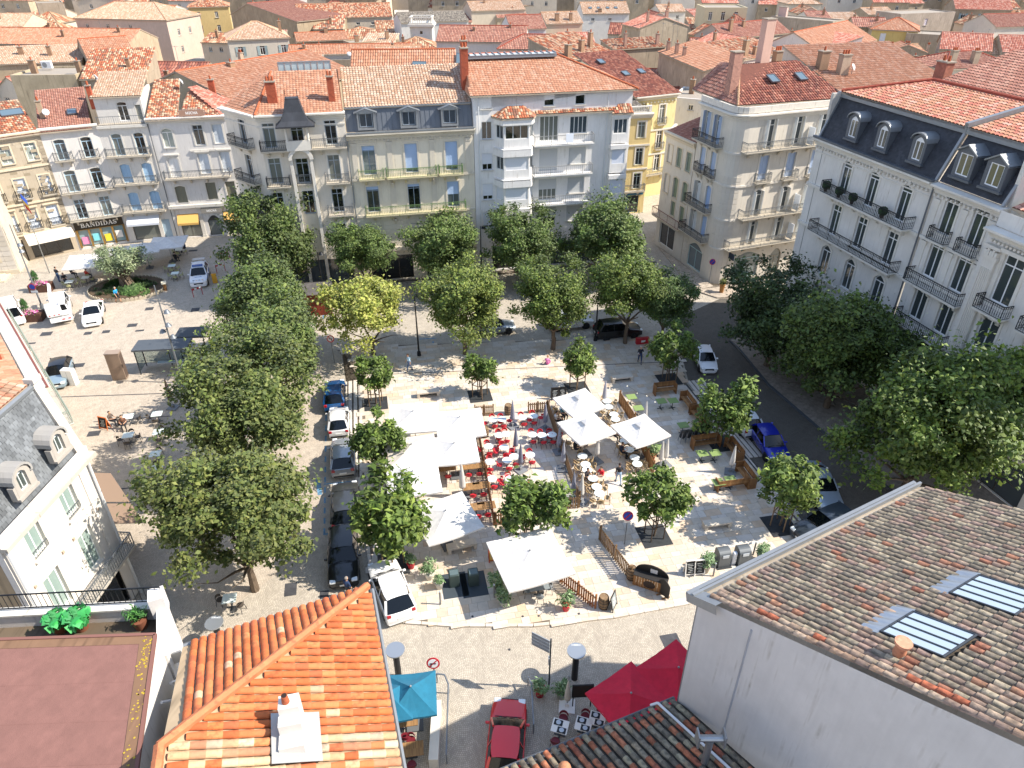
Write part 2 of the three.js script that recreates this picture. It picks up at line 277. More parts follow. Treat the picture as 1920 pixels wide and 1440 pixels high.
const ridgeM = { orange: M('#b9653f', .85, { map: tileMap }), red: M('#a34d38', .85, { map: tileMap }), pale: M('#cba07c', .85, { map: tileMap }), mix: M('#b98a6a', .85, { map: tileMap }), old: M('#b3906f', .85, { map: tileMap }), pink: M('#c88a74', .85, { map: tileMap }), brown: M('#9a6350', .85, { map: tileMap }), grey: M('#9a9083', .85, { map: tileMap }) };
const potM = M('#b5603c', .85, { map: tileMap });
function chimney(b, x, y, z, w, d, h, mat, pots = 1, turn = 0) {
  const g = sub('chimney', b, x - b.position.x, y, z - b.position.z, turn); add('stack', new Geo().box(0, -1, 0, w, h + 1, d).build(), mat, g); add('cap', new Geo().box(0, h, 0, w + .14, .1, d + .14).build(), stoneM('#a59a8a'), g);
  for (let i = 0; i < pots; i++) add('chimney_pot', cached('pot', () => new THREE.CylinderGeometry(.1, .13, .42, 8)), potM, g, (i - (pots - 1) / 2) * w / Math.max(1, pots) * .9, h + .3, 0);
  return g;
}
function skylight(b, p, nrm, w, l, turn) { // sits on a slope
  const g = sub('skylight', b, p[0] - b.position.x, p[1], p[2] - b.position.z); g.quaternion.setFromUnitVectors(V(0, 1, 0), V(...nrm).normalize()); g.rotateY(turn || 0);
  const f = new Geo(); f.box(-w / 2, 0, 0, .08, .16, l).box(w / 2, 0, 0, .08, .16, l).box(0, 0, -l / 2, w, .16, .08).box(0, 0, l / 2, w, .16, .08); f.mesh('frame', zincDark, g); add('pane', boxGeo(w - .1, .03, l - .1), M('#5d7078', .08, { clearcoat: 1 }), g, 0, .1, 0); return g;
}
function antenna(b, x, y, z, h) { const g = new Geo(); g.bar([0, -.5, 0], [0, h, 0], .035); g.bar([-.5, h - .1, 0], [.5, h - .1, .1], .02); for (let i = 0; i < 6; i++) g.bar([-.5 + i * .2, h - .1, -.25], [-.5 + i * .2, h - .1, .3], .014, 3); g.mesh('antenna', ironLight, b, x - b.position.x, y, z - b.position.z, rr(0, 3)); }
const dishGeo = () => cached('dish', () => { const g = new THREE.SphereGeometry(.55, 12, 5, 0, 2 * PI, 0, .75); g.translate(0, -.4, 0); g.rotateX(1.1); return g; });
function dish(b, x, y, z, turn = .6) { const g = sub('satellite_dish', b, x - b.position.x, y, z - b.position.z, turn); add('bowl', dishGeo(), M('#d4d6d6', .5), g, 0, .5, 0); add('mast', boxGeo(.05, .7, .05), ironLight, g, 0, -.2, -.05); return g; }

// ---------- a town house from its front eave ----------
// L,R: front eave ends (x,z) left to right seen from the camera; h eave height; d depth; roof: gable | hip | shed | perp | flat
function house(o) {
  const { L, R, h, d, roof = 'gable', rise = 1.6, wall = plaster('#d9d2c2'), pal = 'orange', over = .3, wins = [], side, group } = o;
  const b = thing(o.name || 'town_house', o.label, o.category || 'house', L[0], 0, L[1], 0, group || 'houses of the old town behind the square');
  const f = new Fac(b, L, R), bl = f.at(0, -d), br = f.at(f.L, -d), base = Math.max(0, h - (o.show || 9));
  const ops = []; for (const [s, y, w, hh, type, extra] of wins) ops.push({ s, y: h - y, w, h: hh, type: type || 'c', tm: o.trimM || stoneM('#cfc8ba'), sill: true, ...extra });
  f.wall(ops, base, h, wall, .3);
  const fr = new Fac(b, R, br), fb = new Fac(b, br, bl), fl = new Fac(b, bl, L);
  const rops = []; if (side) for (const [s, y, w, hh, type] of side) rops.push({ s, y: h - y, w, h: hh, type: type || 'c', tm: stoneM('#cfc8ba'), sill: true });
  const inset = q => q; fr.p0 = f.at(f.L, -.302); fr.L -= .302; fr.wall(rops, base, h, o.sideWall || wall, .3); fl.L -= .302; fl.wall([], base, h, o.sideWall || wall, .3); fb.p0 = f.at(f.L - .302, -d); fb.L -= .604; fb.wall([], base, h, wall, .3);
  const T = (s, dep, y) => { const q = f.at(s, -dep); return [q[0], y, q[1]]; }, w = f.L, v = over, to = { pal: PAL[pal], seg: 2, row: .55, pitch: .3, amp: .08, ...(o.tile || {}) }, rm = ridgeM[pal];
  const gab = (pts, name = 'gable_wall') => { const g = new Geo(), q = pts.map(p => [p[0] - b.position.x, p[1] - .02, p[2] - b.position.z]); g.poly(q); g.mesh(name, o.sideWall || wall, b); };
  if (roof === 'gable') {
    const m = d * (o.ridgeAt || .5), y = h + rise, k = rise / m * v, k2 = rise / (d - m) * v; tileRoof(b, [T(-.1, -v, h - k), T(w + .1, -v, h - k), T(w + .1, m, y), T(-.1, m, y)], to); tileRoof(b, [T(-.1, m, y), T(w + .1, m, y), T(w + .1, d + v, h - k2), T(-.1, d + v, h - k2)], to);
    gab([T(0, 0, h), T(0, m, y), T(0, d, h)]); gab([T(w, 0, h), T(w, m, y), T(w, d, h)]); ridge(b, T(-.1, m, y + .04), T(w + .1, m, y + .04), rm);
  } else if (roof === 'shed') {
    const k = rise / d * v; tileRoof(b, [T(-.1, -v, h - k), T(w + .1, -v, h - k), T(w + .1, d + v, h + rise + k), T(-.1, d + v, h + rise + k)], to); gab([T(0, 0, h), T(0, d, h + rise), T(0, d, h)]); gab([T(w, 0, h), T(w, d, h + rise), T(w, d, h)]); gab([T(0, d, h), T(w, d, h), T(w, d, h + rise), T(0, d, h + rise)]);
  } else if (roof === 'perp') {
    const m = w * (o.ridgeAt || .5), y = h + rise, k = rise / m * v, k2 = rise / (w - m) * v; tileRoof(b, [T(-v, -.15, h - k), T(m, -.15, y), T(m, d + .1, y), T(-v, d + .1, h - k)], to); tileRoof(b, [T(m, -.15, y), T(w + v, -.15, h - k2), T(w + v, d + .1, h - k2), T(m, d + .1, y)], to);
    gab([T(0, 0, h), T(m, 0, y), T(w, 0, h)]); gab([T(0, d, h), T(m, d, y), T(w, d, h)]); ridge(b, T(m, -.1, y + .04), T(m, d, y + .04), rm);
  } else if (roof === 'hip') {
    const i = Math.min(w * .48, d * .5 * (o.hipIn || 1)), m = d / 2, y = h + rise, k = v * rise / m; const A = T(-v, -v, h - k), B = T(w + v, -v, h - k), C = T(w + v, d + v, h - k), D = T(-v, d + v, h - k), E = T(i, m, y), F = T(w - i, m, y);
    tileRoof(b, [A, B, F, E], to); tileRoof(b, [B, C, F], to); tileRoof(b, [C, D, E, F], to); tileRoof(b, [D, A, E], to); for (const [p, q] of [[A, E], [B, F], [C, F], [D, E], [E, F]]) ridge(b, [p[0], p[1] + .05, p[2]], [q[0], q[1] + .05, q[2]], rm);
  } else { // flat with a low parapet
    const g = new Geo(), q = (s, dep) => { const r = f.at(s, -dep); return [r[0] - b.position.x, r[1] - b.position.z]; }; g.poly([[...q(0, 0)], [...q(w, 0)], [...q(w, d)], [...q(0, d)]].map(p => [p[0], h - .25, p[1]])); g.mesh('flat_roof', o.flatM || stoneM('#a89f92'), b);
  }
  for (const c of o.chim || []) { const q = T(c[0], c[1], h + (c[2] || .5)); chimney(b, q[0], q[1], q[2], c[3] || .6, c[4] || .5, c[5] || 1.4, c[6] || oldPlaster('#a98c74'), c[7] === undefined ? 1 : c[7], f.rot); }
  for (const c of o.ant || []) { const q = T(c[0], c[1], h + c[2]); antenna(b, q[0], q[1], q[2], c[3] || 2); }
  for (const c of o.dish || []) { const q = T(c[0], c[1], h + c[2]); dish(b, q[0], q[1], q[2], c[3]); }
  for (const c of o.sky || []) { const q = T(c[0], c[1], h + c[2] + .12), nn = roof === 'gable' ? [f.n[0] * rise / (d / 2), 1, f.n[1] * rise / (d / 2)] : [f.n[0] * rise / d, 1, f.n[1] * rise / d]; skylight(b, q, nn, c[3] || .9, c[4] || 1.2, 0); }
  return b;
}

// ---------- shop lettering on a flat board ----------
function lettering(text, w, h, fg, bg, font = 'bold 150px sans-serif', px = 1024) {
  const c = document.createElement('canvas'); c.width = px; c.height = Math.max(64, Math.round(px * h / w)); const k = c.getContext('2d'); k.fillStyle = bg; k.fillRect(0, 0, c.width, c.height); k.fillStyle = fg; k.textAlign = 'center'; k.textBaseline = 'middle';
  const lines = text.split('\n'); lines.forEach((t, i) => { let f = font; k.font = f; const m = k.measureText(t).width; if (m > c.width * .9) k.font = font.replace(/(\d+)px/, (q, d) => Math.floor(d * c.width * .9 / m) + 'px'); k.fillText(t, c.width / 2, c.height * (i + .5) / lines.length); });
  const t = new THREE.CanvasTexture(c); t.colorSpace = THREE.SRGBColorSpace; return new THREE.MeshStandardMaterial({ map: t, roughness: .6 });
}
// flat board facing +z whose face carries the full picture
function board(w, h, t = .05) { const g = new THREE.BoxGeometry(w, h, t); return g; }
const boardMats = (face, edge) => [edge, edge, edge, edge, face, face];

// ---------- slate mansard with dormers ----------
const slateM = M('#3d4046', .6, { map: slateMap }), slateLight = M('#8f9ba2', .65, { map: slateMap });
function slateCourses(f, s0, s1, y0, y1, o0, o1, mat, cw = .3, ch = .24, named = 'mansard') { // overlapping courses of slates
  const g = new Geo(), n = Math.round((y1 - y0) / ch); for (let r = 0; r < n; r++) {
    const t0 = r / n, t1 = (r + 1.05) / n, ya = y0 + (y1 - y0) * t0, yb = y0 + (y1 - y0) * t1, oa = o0 + (o1 - o0) * t0 + .025, ob = o0 + (o1 - o0) * t1; const m = Math.max(1, Math.round((s1 - s0) / cw)), off = r % 2 ? .5 : 0;
    for (let k = -1; k <= m; k++) { const a = Math.max(s0, s0 + (k + off) * (s1 - s0) / m + .008), b = Math.min(s1, s0 + (k + 1 + off) * (s1 - s0) / m - .008); if (b - a < .05) continue; const v = 1 + (rnd() - .5) * .5; g.col = [v, v, v * 1.02]; const z = rnd() * .008; g.quad([a, ya, oa + z], [b, ya, oa + z], [b, yb, ob], [a, yb, ob]); g.quad([a, ya, oa + z], [a, ya - .001, oa - .03], [b, ya - .001, oa - .03], [b, ya, oa + z]); }
  } const geo = g.build(), vm = mats.get(mat.uuid + 'v') || mat.clone(); vm.vertexColors = true; mats.set(mat.uuid + 'v', vm); const q = f.put(named, geo, vm, 0, 0); q.userData.kind = 'stuff';
  const d = new Geo(); d.quad([s0, y0, o0 - .02], [s1, y0, o0 - .02], [s1, y1, o1 - .02], [s0, y1, o1 - .02]); f.put('mansard_deck', d.build(), mat, 0, 0); return q;
}
function dormer(f, s, y, w, h, o, kind, cheek, fm, gm = glassM) {
  const g = f.grp('dormer', s, y, o), W2 = w + .5, a = kind === 'round' ? .28 : 0; const sh = outline(W2, h + .4, kind === 'round' ? .35 : 0, -W2 / 2, -.12); sh.holes.push(outline(w, h, a, -w / 2, .08));
  const body = extr(sh, .14, 0); add('surround', body, cheek, g); for (const k of [-1, 1]) add('cheek', boxGeo(.06, h + .1, 1.22), cheek, g, k * (W2 / 2 - .04), -.1, -.62);
  const rf = new Geo(), n = 8, pts = []; if (kind === 'round') for (let i = 0; i <= n; i++) { const t = PI * i / n; pts.push([-Math.cos(t) * (W2 / 2 + .12), h - .1 + Math.sin(t) * .52]); } else pts.push([-W2 / 2 - .18, h + .16], [0, h + .72], [W2 / 2 + .18, h + .16]);
  for (let i = 0; i < pts.length - 1; i++) { const p = pts[i], q = pts[i + 1]; rf.quad([p[0], p[1], .3], [q[0], q[1], .3], [q[0], q[1], -1.5], [p[0], p[1], -1.5]); rf.quad([p[0], p[1] - .1, .3], [q[0], q[1] - .1, .3], [q[0], q[1], .3], [p[0], p[1], .3]); rf.quad([q[0], q[1] - .1, .3], [p[0], p[1] - .1, .3], [p[0], p[1] - .1, -1.5], [q[0], q[1] - .1, -1.5]); }
  rf.mesh('dormer_roof', kind === 'tri' ? zincM : zincM, g); if (kind === 'tri') { const t = new Geo(); t.poly([[-W2 / 2 - .1, h + .18, .13], [W2 / 2 + .1, h + .18, .13], [0, h + .62, .13]]); t.mesh('pediment', cheek, g); }
  const k = windowGeos(w, h, a, 0, 2); add('frame', k.frame, fm, g, 0, .08, .02); for (const p of k.panes) add('pane', p, gm, g, 0, .08, .02); add('sill', boxGeo(W2 + .2, .16, .3), cheek, g, 0, -.24, .1); return g;
}
const row = (ss, y, w, h, o = {}) => ss.map(s => ({ s, y, w, h, ...o }));
function pipe(f, s, y0, y1, mat = pvcM, r = .1, o = .12) { return f.put('drainpipe', new Geo().bar([0, y0, 0], [0, y1, 0], r, 6).build(), mat, s, 0, o); }
const lime = stoneM('#d8ccb4'), limeTrim = stoneM('#dccfb6'), whiteTrim = stoneM('#e2ded4');
function sideWalls(b, pts, y0, y1, mat) { for (let i = 0; i < pts.length - 1; i++) { const f = new Fac(b, pts[i], pts[i + 1]); f.wall([], y0, y1, mat, .3); } }

// ===== row of houses on the far left =====
const rowBlue = M('#b3c6d6', .6), shutBlue = M('#9dbdd6', .6), shutWhite = M('#cdd6e0', .65), oliveShut = M('#7d7a66', .7);
{ // stone house with the cream awning
  const b = thing('stone_house', 'pale grey stone house with white shutters and a cream shop awning', 'house', -62, 0, -74.3), f = new Fac(b, [-62, -74.3], [-52.9, -82]), m = stoneM('#bfb29c');
  const ops = [...row([8.1, 10.6], 11.1, 1.1, 1.9, { trim: .16, tm: limeTrim, sill: 1, fm: whiteFrame, gm: curtainGlass }), ...row([5.9, 8.4, 10.9], 7.2, 1.1, 2.2, { type: 's', fm: shutWhite, trim: .16, tm: limeTrim, sill: 1 }), ...row([3.9, 6.2, 8.4, 10.6], 3.6, 1.15, 2.3, { type: 's', fm: shutWhite, trim: .18, tm: limeTrim, hood: 1 }), { s: 9.3, y: .25, w: 4.2, h: 2.2, type: 'shop', n: 3, transom: 0, fm: M('#4a443c', .5) }, { s: 6, y: .05, w: 1.2, h: 2.6, type: 'door', fm: M('#2c2a27', .7) }];
  f.wall(ops, 0, 14, m); f.cornice(13.6, limeTrim, .4); f.strip('string_course', 0, f.L, 10.4, .22, .14, limeTrim); f.strip('string_course', 0, f.L, 6.5, .22, .16, limeTrim); f.strip('string_course', 0, f.L, 3.1, .3, .24, limeTrim);
  for (const s of [6.2, 8.4, 10.6]) f.balcony(s - .75, s + .75, 3.6, .35, { brackets: 0 }); for (const s of [5.9, 8.4, 10.9]) f.balcony(s - .75, s + .75, 7.2, .35, { brackets: 0 });
  const qg = boxGeo(.6, .3, .05); for (let i = 0; i < 30; i++) { f.put('quoin', boxGeo(i % 2 ? .62 : .4, .3, .04), stoneM(pick(['#a99c86', '#b8ab96', '#9b8f7c'])), f.L - (i % 2 ? .33 : .22), 3.5 + i * .335, .024); }
  for (let i = 0; i < 90; i++) f.put('stone_block', boxGeo(.62, .3, .03), stoneM(pick(['#b3a68f', '#c4b8a3', '#a3967f', '#bdb099'])), rr(5.3, 11.2), 3.8 + Math.floor(rr(0, 28)) * .34, -.006 - rnd() * .001);
  const aw = new Geo(); aw.quad([6.9, 2.55, 1.5], [11.8, 2.55, 1.5], [11.8, 3.25, .05], [6.9, 3.25, .05]).quad([6.9, 2.25, 1.52], [11.8, 2.25, 1.52], [11.8, 2.55, 1.5], [6.9, 2.55, 1.5]); f.put('awning', aw.build(), M('#e9e0cf', .8), 0, 0);
  const T = (s, d, y) => { const q = f.at(s, -d); return [q[0], y, q[1]]; }; tileRoof(b, [T(-1, -.4, 13.95), T(11.9, -.4, 13.95), T(11.9, 7, 16.4), T(-1, 7, 16.4)], { pal: PAL.mix, pitch: .28, row: .42 }); sideWalls(b, [f.at(11.9, -.33), f.at(11.9, -7)], 9, 14.2, oldPlaster('#b9ab95'));
  chimney(b, ...T(8.2, 1.7, 14.6), .5, .6, 1.2, oldPlaster('#b6a58e'), 1, f.rot); skylight(b, T(10.5, 4.2, 15.55), [f.n[0] * .33, 1, f.n[1] * .33], 2.2, 1.3, f.rot);
}
{ // white house over the brown shop front
  const b = thing('white_house', 'white house with pale blue window frames above the brown lettered shop front', 'house', -52.9, 0, -82), f = new Fac(b, [-52.9, -82], [-47.7, -84.6]), m = plaster('#e8e4de');
  const o = { fm: blueFrame, tm: whiteTrim, trim: .1, arch: .12 }; f.wall([...row([1.6, 4.3], 10.7, 1.1, 2.3, o), ...row([1.6, 4.3], 7, 1.15, 2.5, o), ...row([1.6, 4.3], 3.75, 1.1, 2.3, { ...o, arch: 0 }), { s: 2.9, y: .3, w: 5, h: 2.1, type: 'shop', n: 4, transom: 0, fm: M('#7a5c2a', .5), gm: M('#8aa5a8', .15, { clearcoat: 1 }) }], 0, 14, m);
  f.cornice(13.7, whiteTrim, .4); for (const s of [1.6, 4.3]) f.balcony(s - .95, s + .95, 10.7, .55, { rail: ironLight, brackets: 2 }); f.balcony(.2, 5.7, 7, .7, { rail: ironLight, brackets: 4 }); f.balcony(.1, 5.7, 3.75, .75, { brackets: 4, rail: ironLight });
  const sb = f.put('shop_sign', board(5.3, .95, .1), boardMats(lettering('BANDIDAS', 5.3, .95, '#f1ece0', '#3a2f1d', 'bold 140px serif'), M('#4a3b20', .6)), 2.9, 2.95, .08); f.strip('shop_fascia', .1, 5.6, 2.4, .06, .16, M('#7a5c2a', .5));
  for (let i = 0; i < 5; i++) f.put('shop_mullion', boxGeo(.22, 2.25, .12), M('#8a6a33', .5), .35 + i * 1.28, .25, .07);
  ['#e88fb5', '#7fd0d8', '#f2d23c', '#e9e4da'].forEach((c, i) => f.put('shop_poster', boxGeo(.75, .9, .02), M(c, .6), 1 + i * 1.25, .6 + (i % 2) * .25, -.05));
  const T = (s, d, y) => { const q = f.at(s, -d); return [q[0], y, q[1]]; }; tileRoof(b, [T(0, -.4, 13.95), T(5.3, -.4, 13.95), T(5.3, 9, 16.9), T(0, 9, 16.9)], { pal: PAL.red, pitch: .24, row: .36 }); skylight(b, T(3.6, 3.1, 15.2), [f.n[0] * .32, 1, f.n[1] * .32], .9, 1.1, f.rot);
  chimney(b, ...T(.6, 2.8, 15), .5, .6, 1.7, oldPlaster('#b8a68f'), 1, f.rot); dish(b, ...T(1.1, 2.2, 15.1), .8); sideWalls(b, [f.at(0, -9), f.at(0, -.35)], 9, 14, oldPlaster('#b8a992'));
}
{ // house with the raised attic storey
  const b = thing('attic_house', 'white house with a raised top storey and blue shutters beside the brown shop', 'house', -47.7, 0, -84.6), f = new Fac(b, [-47.7, -84.6], [-42.5, -85.9]), m = plaster('#e4e0d8');
  const o = { tm: whiteTrim, trim: .14, arch: .16 }; f.wall([...row([1.7, 4.1], 10.6, 1.05, 2.5, { ...o, fm: blueFrame }), ...row([1.7, 4.1], 7.4, 1.05, 2.2, { ...o, type: 's', fm: shutBlue }), ...row([1.7, 4.1], 4, 1.1, 2.2, { ...o, type: 's', fm: shutBlue }), { s: 2.1, y: .2, w: 3, h: 2.3, type: 'shop', n: 1, transom: 0, fm: M('#5c5a55', .5) }, { s: 4.5, y: .1, w: .95, h: 2.5, type: 'door', fm: M('#9fb6c4', .6) }], 0, 14, m);
  f.strip('string_course', 0, f.L, 13.75, .3, .3, whiteTrim); f.balcony(.2, 5, 10.6, .75, { brackets: 3, rail: ironLight }); f.balcony(.2, 5, 7.3, .75, { brackets: 3, rail: ironLight }); f.balcony(.2, 5, 3.9, .75, { brackets: 3, rail: ironLight });
  const aw = new Geo(); aw.quad([.3, 2.6, 1.1], [4, 2.6, 1.1], [4, 3.3, .05], [.3, 3.3, .05]).quad([.3, 2.35, 1.11], [4, 2.35, 1.11], [4, 2.6, 1.1], [.3, 2.6, 1.1]); f.put('awning', aw.build(), M('#cfd3d8', .8), 0, 0);
  const g = new Fac(b, f.at(.1, -1.3), f.at(5.1, -1.3)), T = (s, d, y) => { const q = f.at(s, -d); return [q[0], y, q[1]]; }; g.wall([{ s: 2.8, y: 14.2, w: 1.1, h: 2.1, fm: whiteFrame, arch: .1 }, { s: 4.5, y: 14.2, w: .6, h: 1.7, type: 's', fm: M('#8a8a80', .7) }], 13.8, 17, plaster('#e2dfd8'));
  sideWalls(b, [f.at(.1, -8), f.at(.1, -1.62)], 13.5, 17, oldPlaster('#a9967c')); sideWalls(b, [f.at(5.1, -1.62), f.at(5.1, -8)], 13.5, 17, plaster('#dedad2')); const fl = new Geo(); fl.poly([f.at(0, 0), f.at(5.2, 0), f.at(5.2, -1.3), f.at(0, -1.3)].map(p => [p[0] - b.position.x, 14, p[1] - b.position.z])); fl.mesh('terrace_floor', stoneM('#b5ab9b'), b); f.balcony(.2, 5.1, 14.05, .08, { style: 'modern', rail: ironLight, brackets: 0 });
  tileRoof(b, [T(-.1, .9, 16.95), T(5.3, .9, 16.95), T(5.3, 8, 18.6), T(-.1, 8, 18.6)], { pal: PAL.pale, pitch: .26 }); chimney(b, ...T(-.1, 1.6, 16.6), .45, .5, 1.5, M('#b5593c', .9, { map: tileMap }), 1, f.rot); dish(b, ...T(.1, 5, 18), 2.4);
}
{ // corner shop with arches
  const b = thing('arcade_house', 'grey white house with arched shop openings and mustard awnings left of the corner block', 'house', -42.5, 0, -85.9), f = new Fac(b, [-42.5, -85.9], [-34.0, -87.7]), m = plaster('#e5e2dd');
  const o = { tm: whiteTrim, trim: .16 }; f.wall([{ s: 1.9, y: 11.2, w: 1.2, h: 2.2, arch: .3, gm: curtainGlass, ...o, sill: 1 }, { s: 5.4, y: 11.3, w: 1.1, h: 2.3, ...o, fm: greyFrame }, { s: 7.6, y: 11.4, w: 1.1, h: 2.2, type: 's', fm: M('#c3cbd0', .6), ...o }, { s: 1.8, y: 7.7, w: 1.2, h: 2.4, type: 's', fm: M('#e8e6e0', .6), arch: .3, ...o, hood: 1 }, { s: 5.3, y: 7.9, w: 1.15, h: 2.4, type: 's', fm: M('#cfd5d8', .6), ...o, hood: 1 }, { s: 7.8, y: 8, w: 1.1, h: 2.4, type: 's', fm: M('#cfd5d8', .6), ...o, hood: 1 }, { s: 1.8, y: 4.5, w: 1.2, h: 2.1, type: 's', fm: oliveShut, arch: .15, ...o }, { s: 5.4, y: 4.7, w: 1.15, h: 2.1, type: 's', fm: oliveShut, ...o }, { s: 7.7, y: 4.7, w: 1.1, h: 2.1, type: 's', fm: oliveShut, ...o }, { s: 2, y: .1, w: 2.3, h: 2.6, type: 'shop', n: 2, transom: 0, arch: .6, fm: M('#56524a', .5) }, { s: 4.9, y: .1, w: 1.6, h: 2.6, type: 'shop', n: 1, transom: 0, arch: .7, fm: M('#3f3d38', .5) }, { s: 7.4, y: .1, w: 2, h: 2.6, type: 'shop', n: 2, transom: 0, arch: .6, fm: M('#56524a', .5) }], 0, 14.3, m);
  f.cornice(14, whiteTrim, .45); f.strip('string_course', 0, f.L, 3.9, .35, .4, whiteTrim); f.strip('string_course', 4, f.L, 10.6, .2, .15, whiteTrim); f.balcony(.5, 8, 7.6, .75, { rail: ironLight, brackets: 4 });
  f.put('shop_sign', board(2.5, .62, .08), boardMats(lettering('MICHA', 2.5, .62, '#f2efe8', '#8f8a80'), M('#8f8a80', .6)), 4.9, 3.4, .3); { const g = new Geo(); for (let i = 0; i < 12; i++) { const t1 = i / 12 * 2 * PI, t2 = (i + 1) / 12 * 2 * PI; g.bar([Math.cos(t1) * 1.6, .55 + Math.sin(t1) * .5, 0], [Math.cos(t2) * 1.6, .55 + Math.sin(t2) * .5, 0], .04); } f.put('roof_sign_frame', g.build(), ironLight, 5.2, 14.5, .3); f.put('roof_sign', board(2.8, .72, .06), boardMats(lettering('MICHA', 2.8, .72, '#f4f2ec', '#a8836e'), M('#e6e2da', .6)), 5.2, 15.05, .3); }
  for (const [a, c] of [[.7, 3.2], [6.2, 8.4]]) { const aw = new Geo(); aw.quad([a, 2.2, .95], [c, 2.2, .95], [c, 3.1, .05], [a, 3.1, .05]).quad([a, 1.95, .96], [c, 1.95, .96], [c, 2.2, .95], [a, 2.2, .95]); f.put('awning', aw.build(), M('#d0a55a', .8), 0, 0); }
  for (const s of [.25, 3.4, 6, 8.4]) f.pilaster(s, 0, 3.8, .4, .1, whiteTrim); pipe(f, .1, 0, 14, zincDark);
  const T = (s, d, y) => { const q = f.at(s, -d); return [q[0], y, q[1]]; }; tileRoof(b, [T(0, -.45, 14.45), T(3.6, -.45, 14.45), T(3, 8.5, 17.4), T(0, 8.5, 17.4)], { pal: PAL.mix, pitch: .28 }); tileRoof(b, [T(3.62, -.45, 14.45), T(8.7, -.45, 14.45), T(4.2, 5.2, 16.4)], { pal: PAL.mix, pitch: .28 }); tileRoof(b, [T(8.7, -.45, 14.45), T(9.4, 5, 15.2), T(5.2, 6.4, 16.9), T(4.2, 5.2, 16.4)], { pal: PAL.pink, pitch: .28 });
  sideWalls(b, [f.at(8.5, -.35), f.at(9.4, -8)], 0, 14.4, plaster('#cfc9bf')); chimney(b, ...T(6.8, 7, 16.4), .7, .6, 1, M('#b5593c', .9, { map: tileMap }), 1, f.rot); dish(b, ...T(3.6, 6, 17), 2);
}
{ // town hall corner at the left edge, in front of the row
  const b = thing('ashlar_building', 'pale ashlar building corner at the far left edge', 'building', -66, 0, -72.4), f = new Fac(b, [-66, -72.4], [-56.2, -75.1]), m = stoneM('#d8cfbf'); f.wall([{ s: 8.1, y: 1.4, w: 1.2, h: 2.2, fm: greyFrame, trim: .2, tm: limeTrim }], 0, 11, m); for (let i = 0; i < 18; i++) f.strip('stone_course', .1, f.L - .1, .4 + i * .58, .52, .03, stoneM(pick(['#d8cfbf', '#d2c8b6', '#ddd5c7'])).clone()).visible = i > 8 || true;
  sideWalls(b, [f.at(f.L, -.32), f.at(f.L, -9)], 0, 11, m); f.strip('plinth', 0, f.L + .1, 0, .5, .12, limeTrim); const st = new Geo(); for (let i = 0; i < 4; i++) st.box(-.3 + i * -.1, i * .16, 0, 3 - i * .6, .16, 2.2 - i * .5); st.mesh('steps', limeTrim, b, 8.2, 0, -.9, f.rot);
}

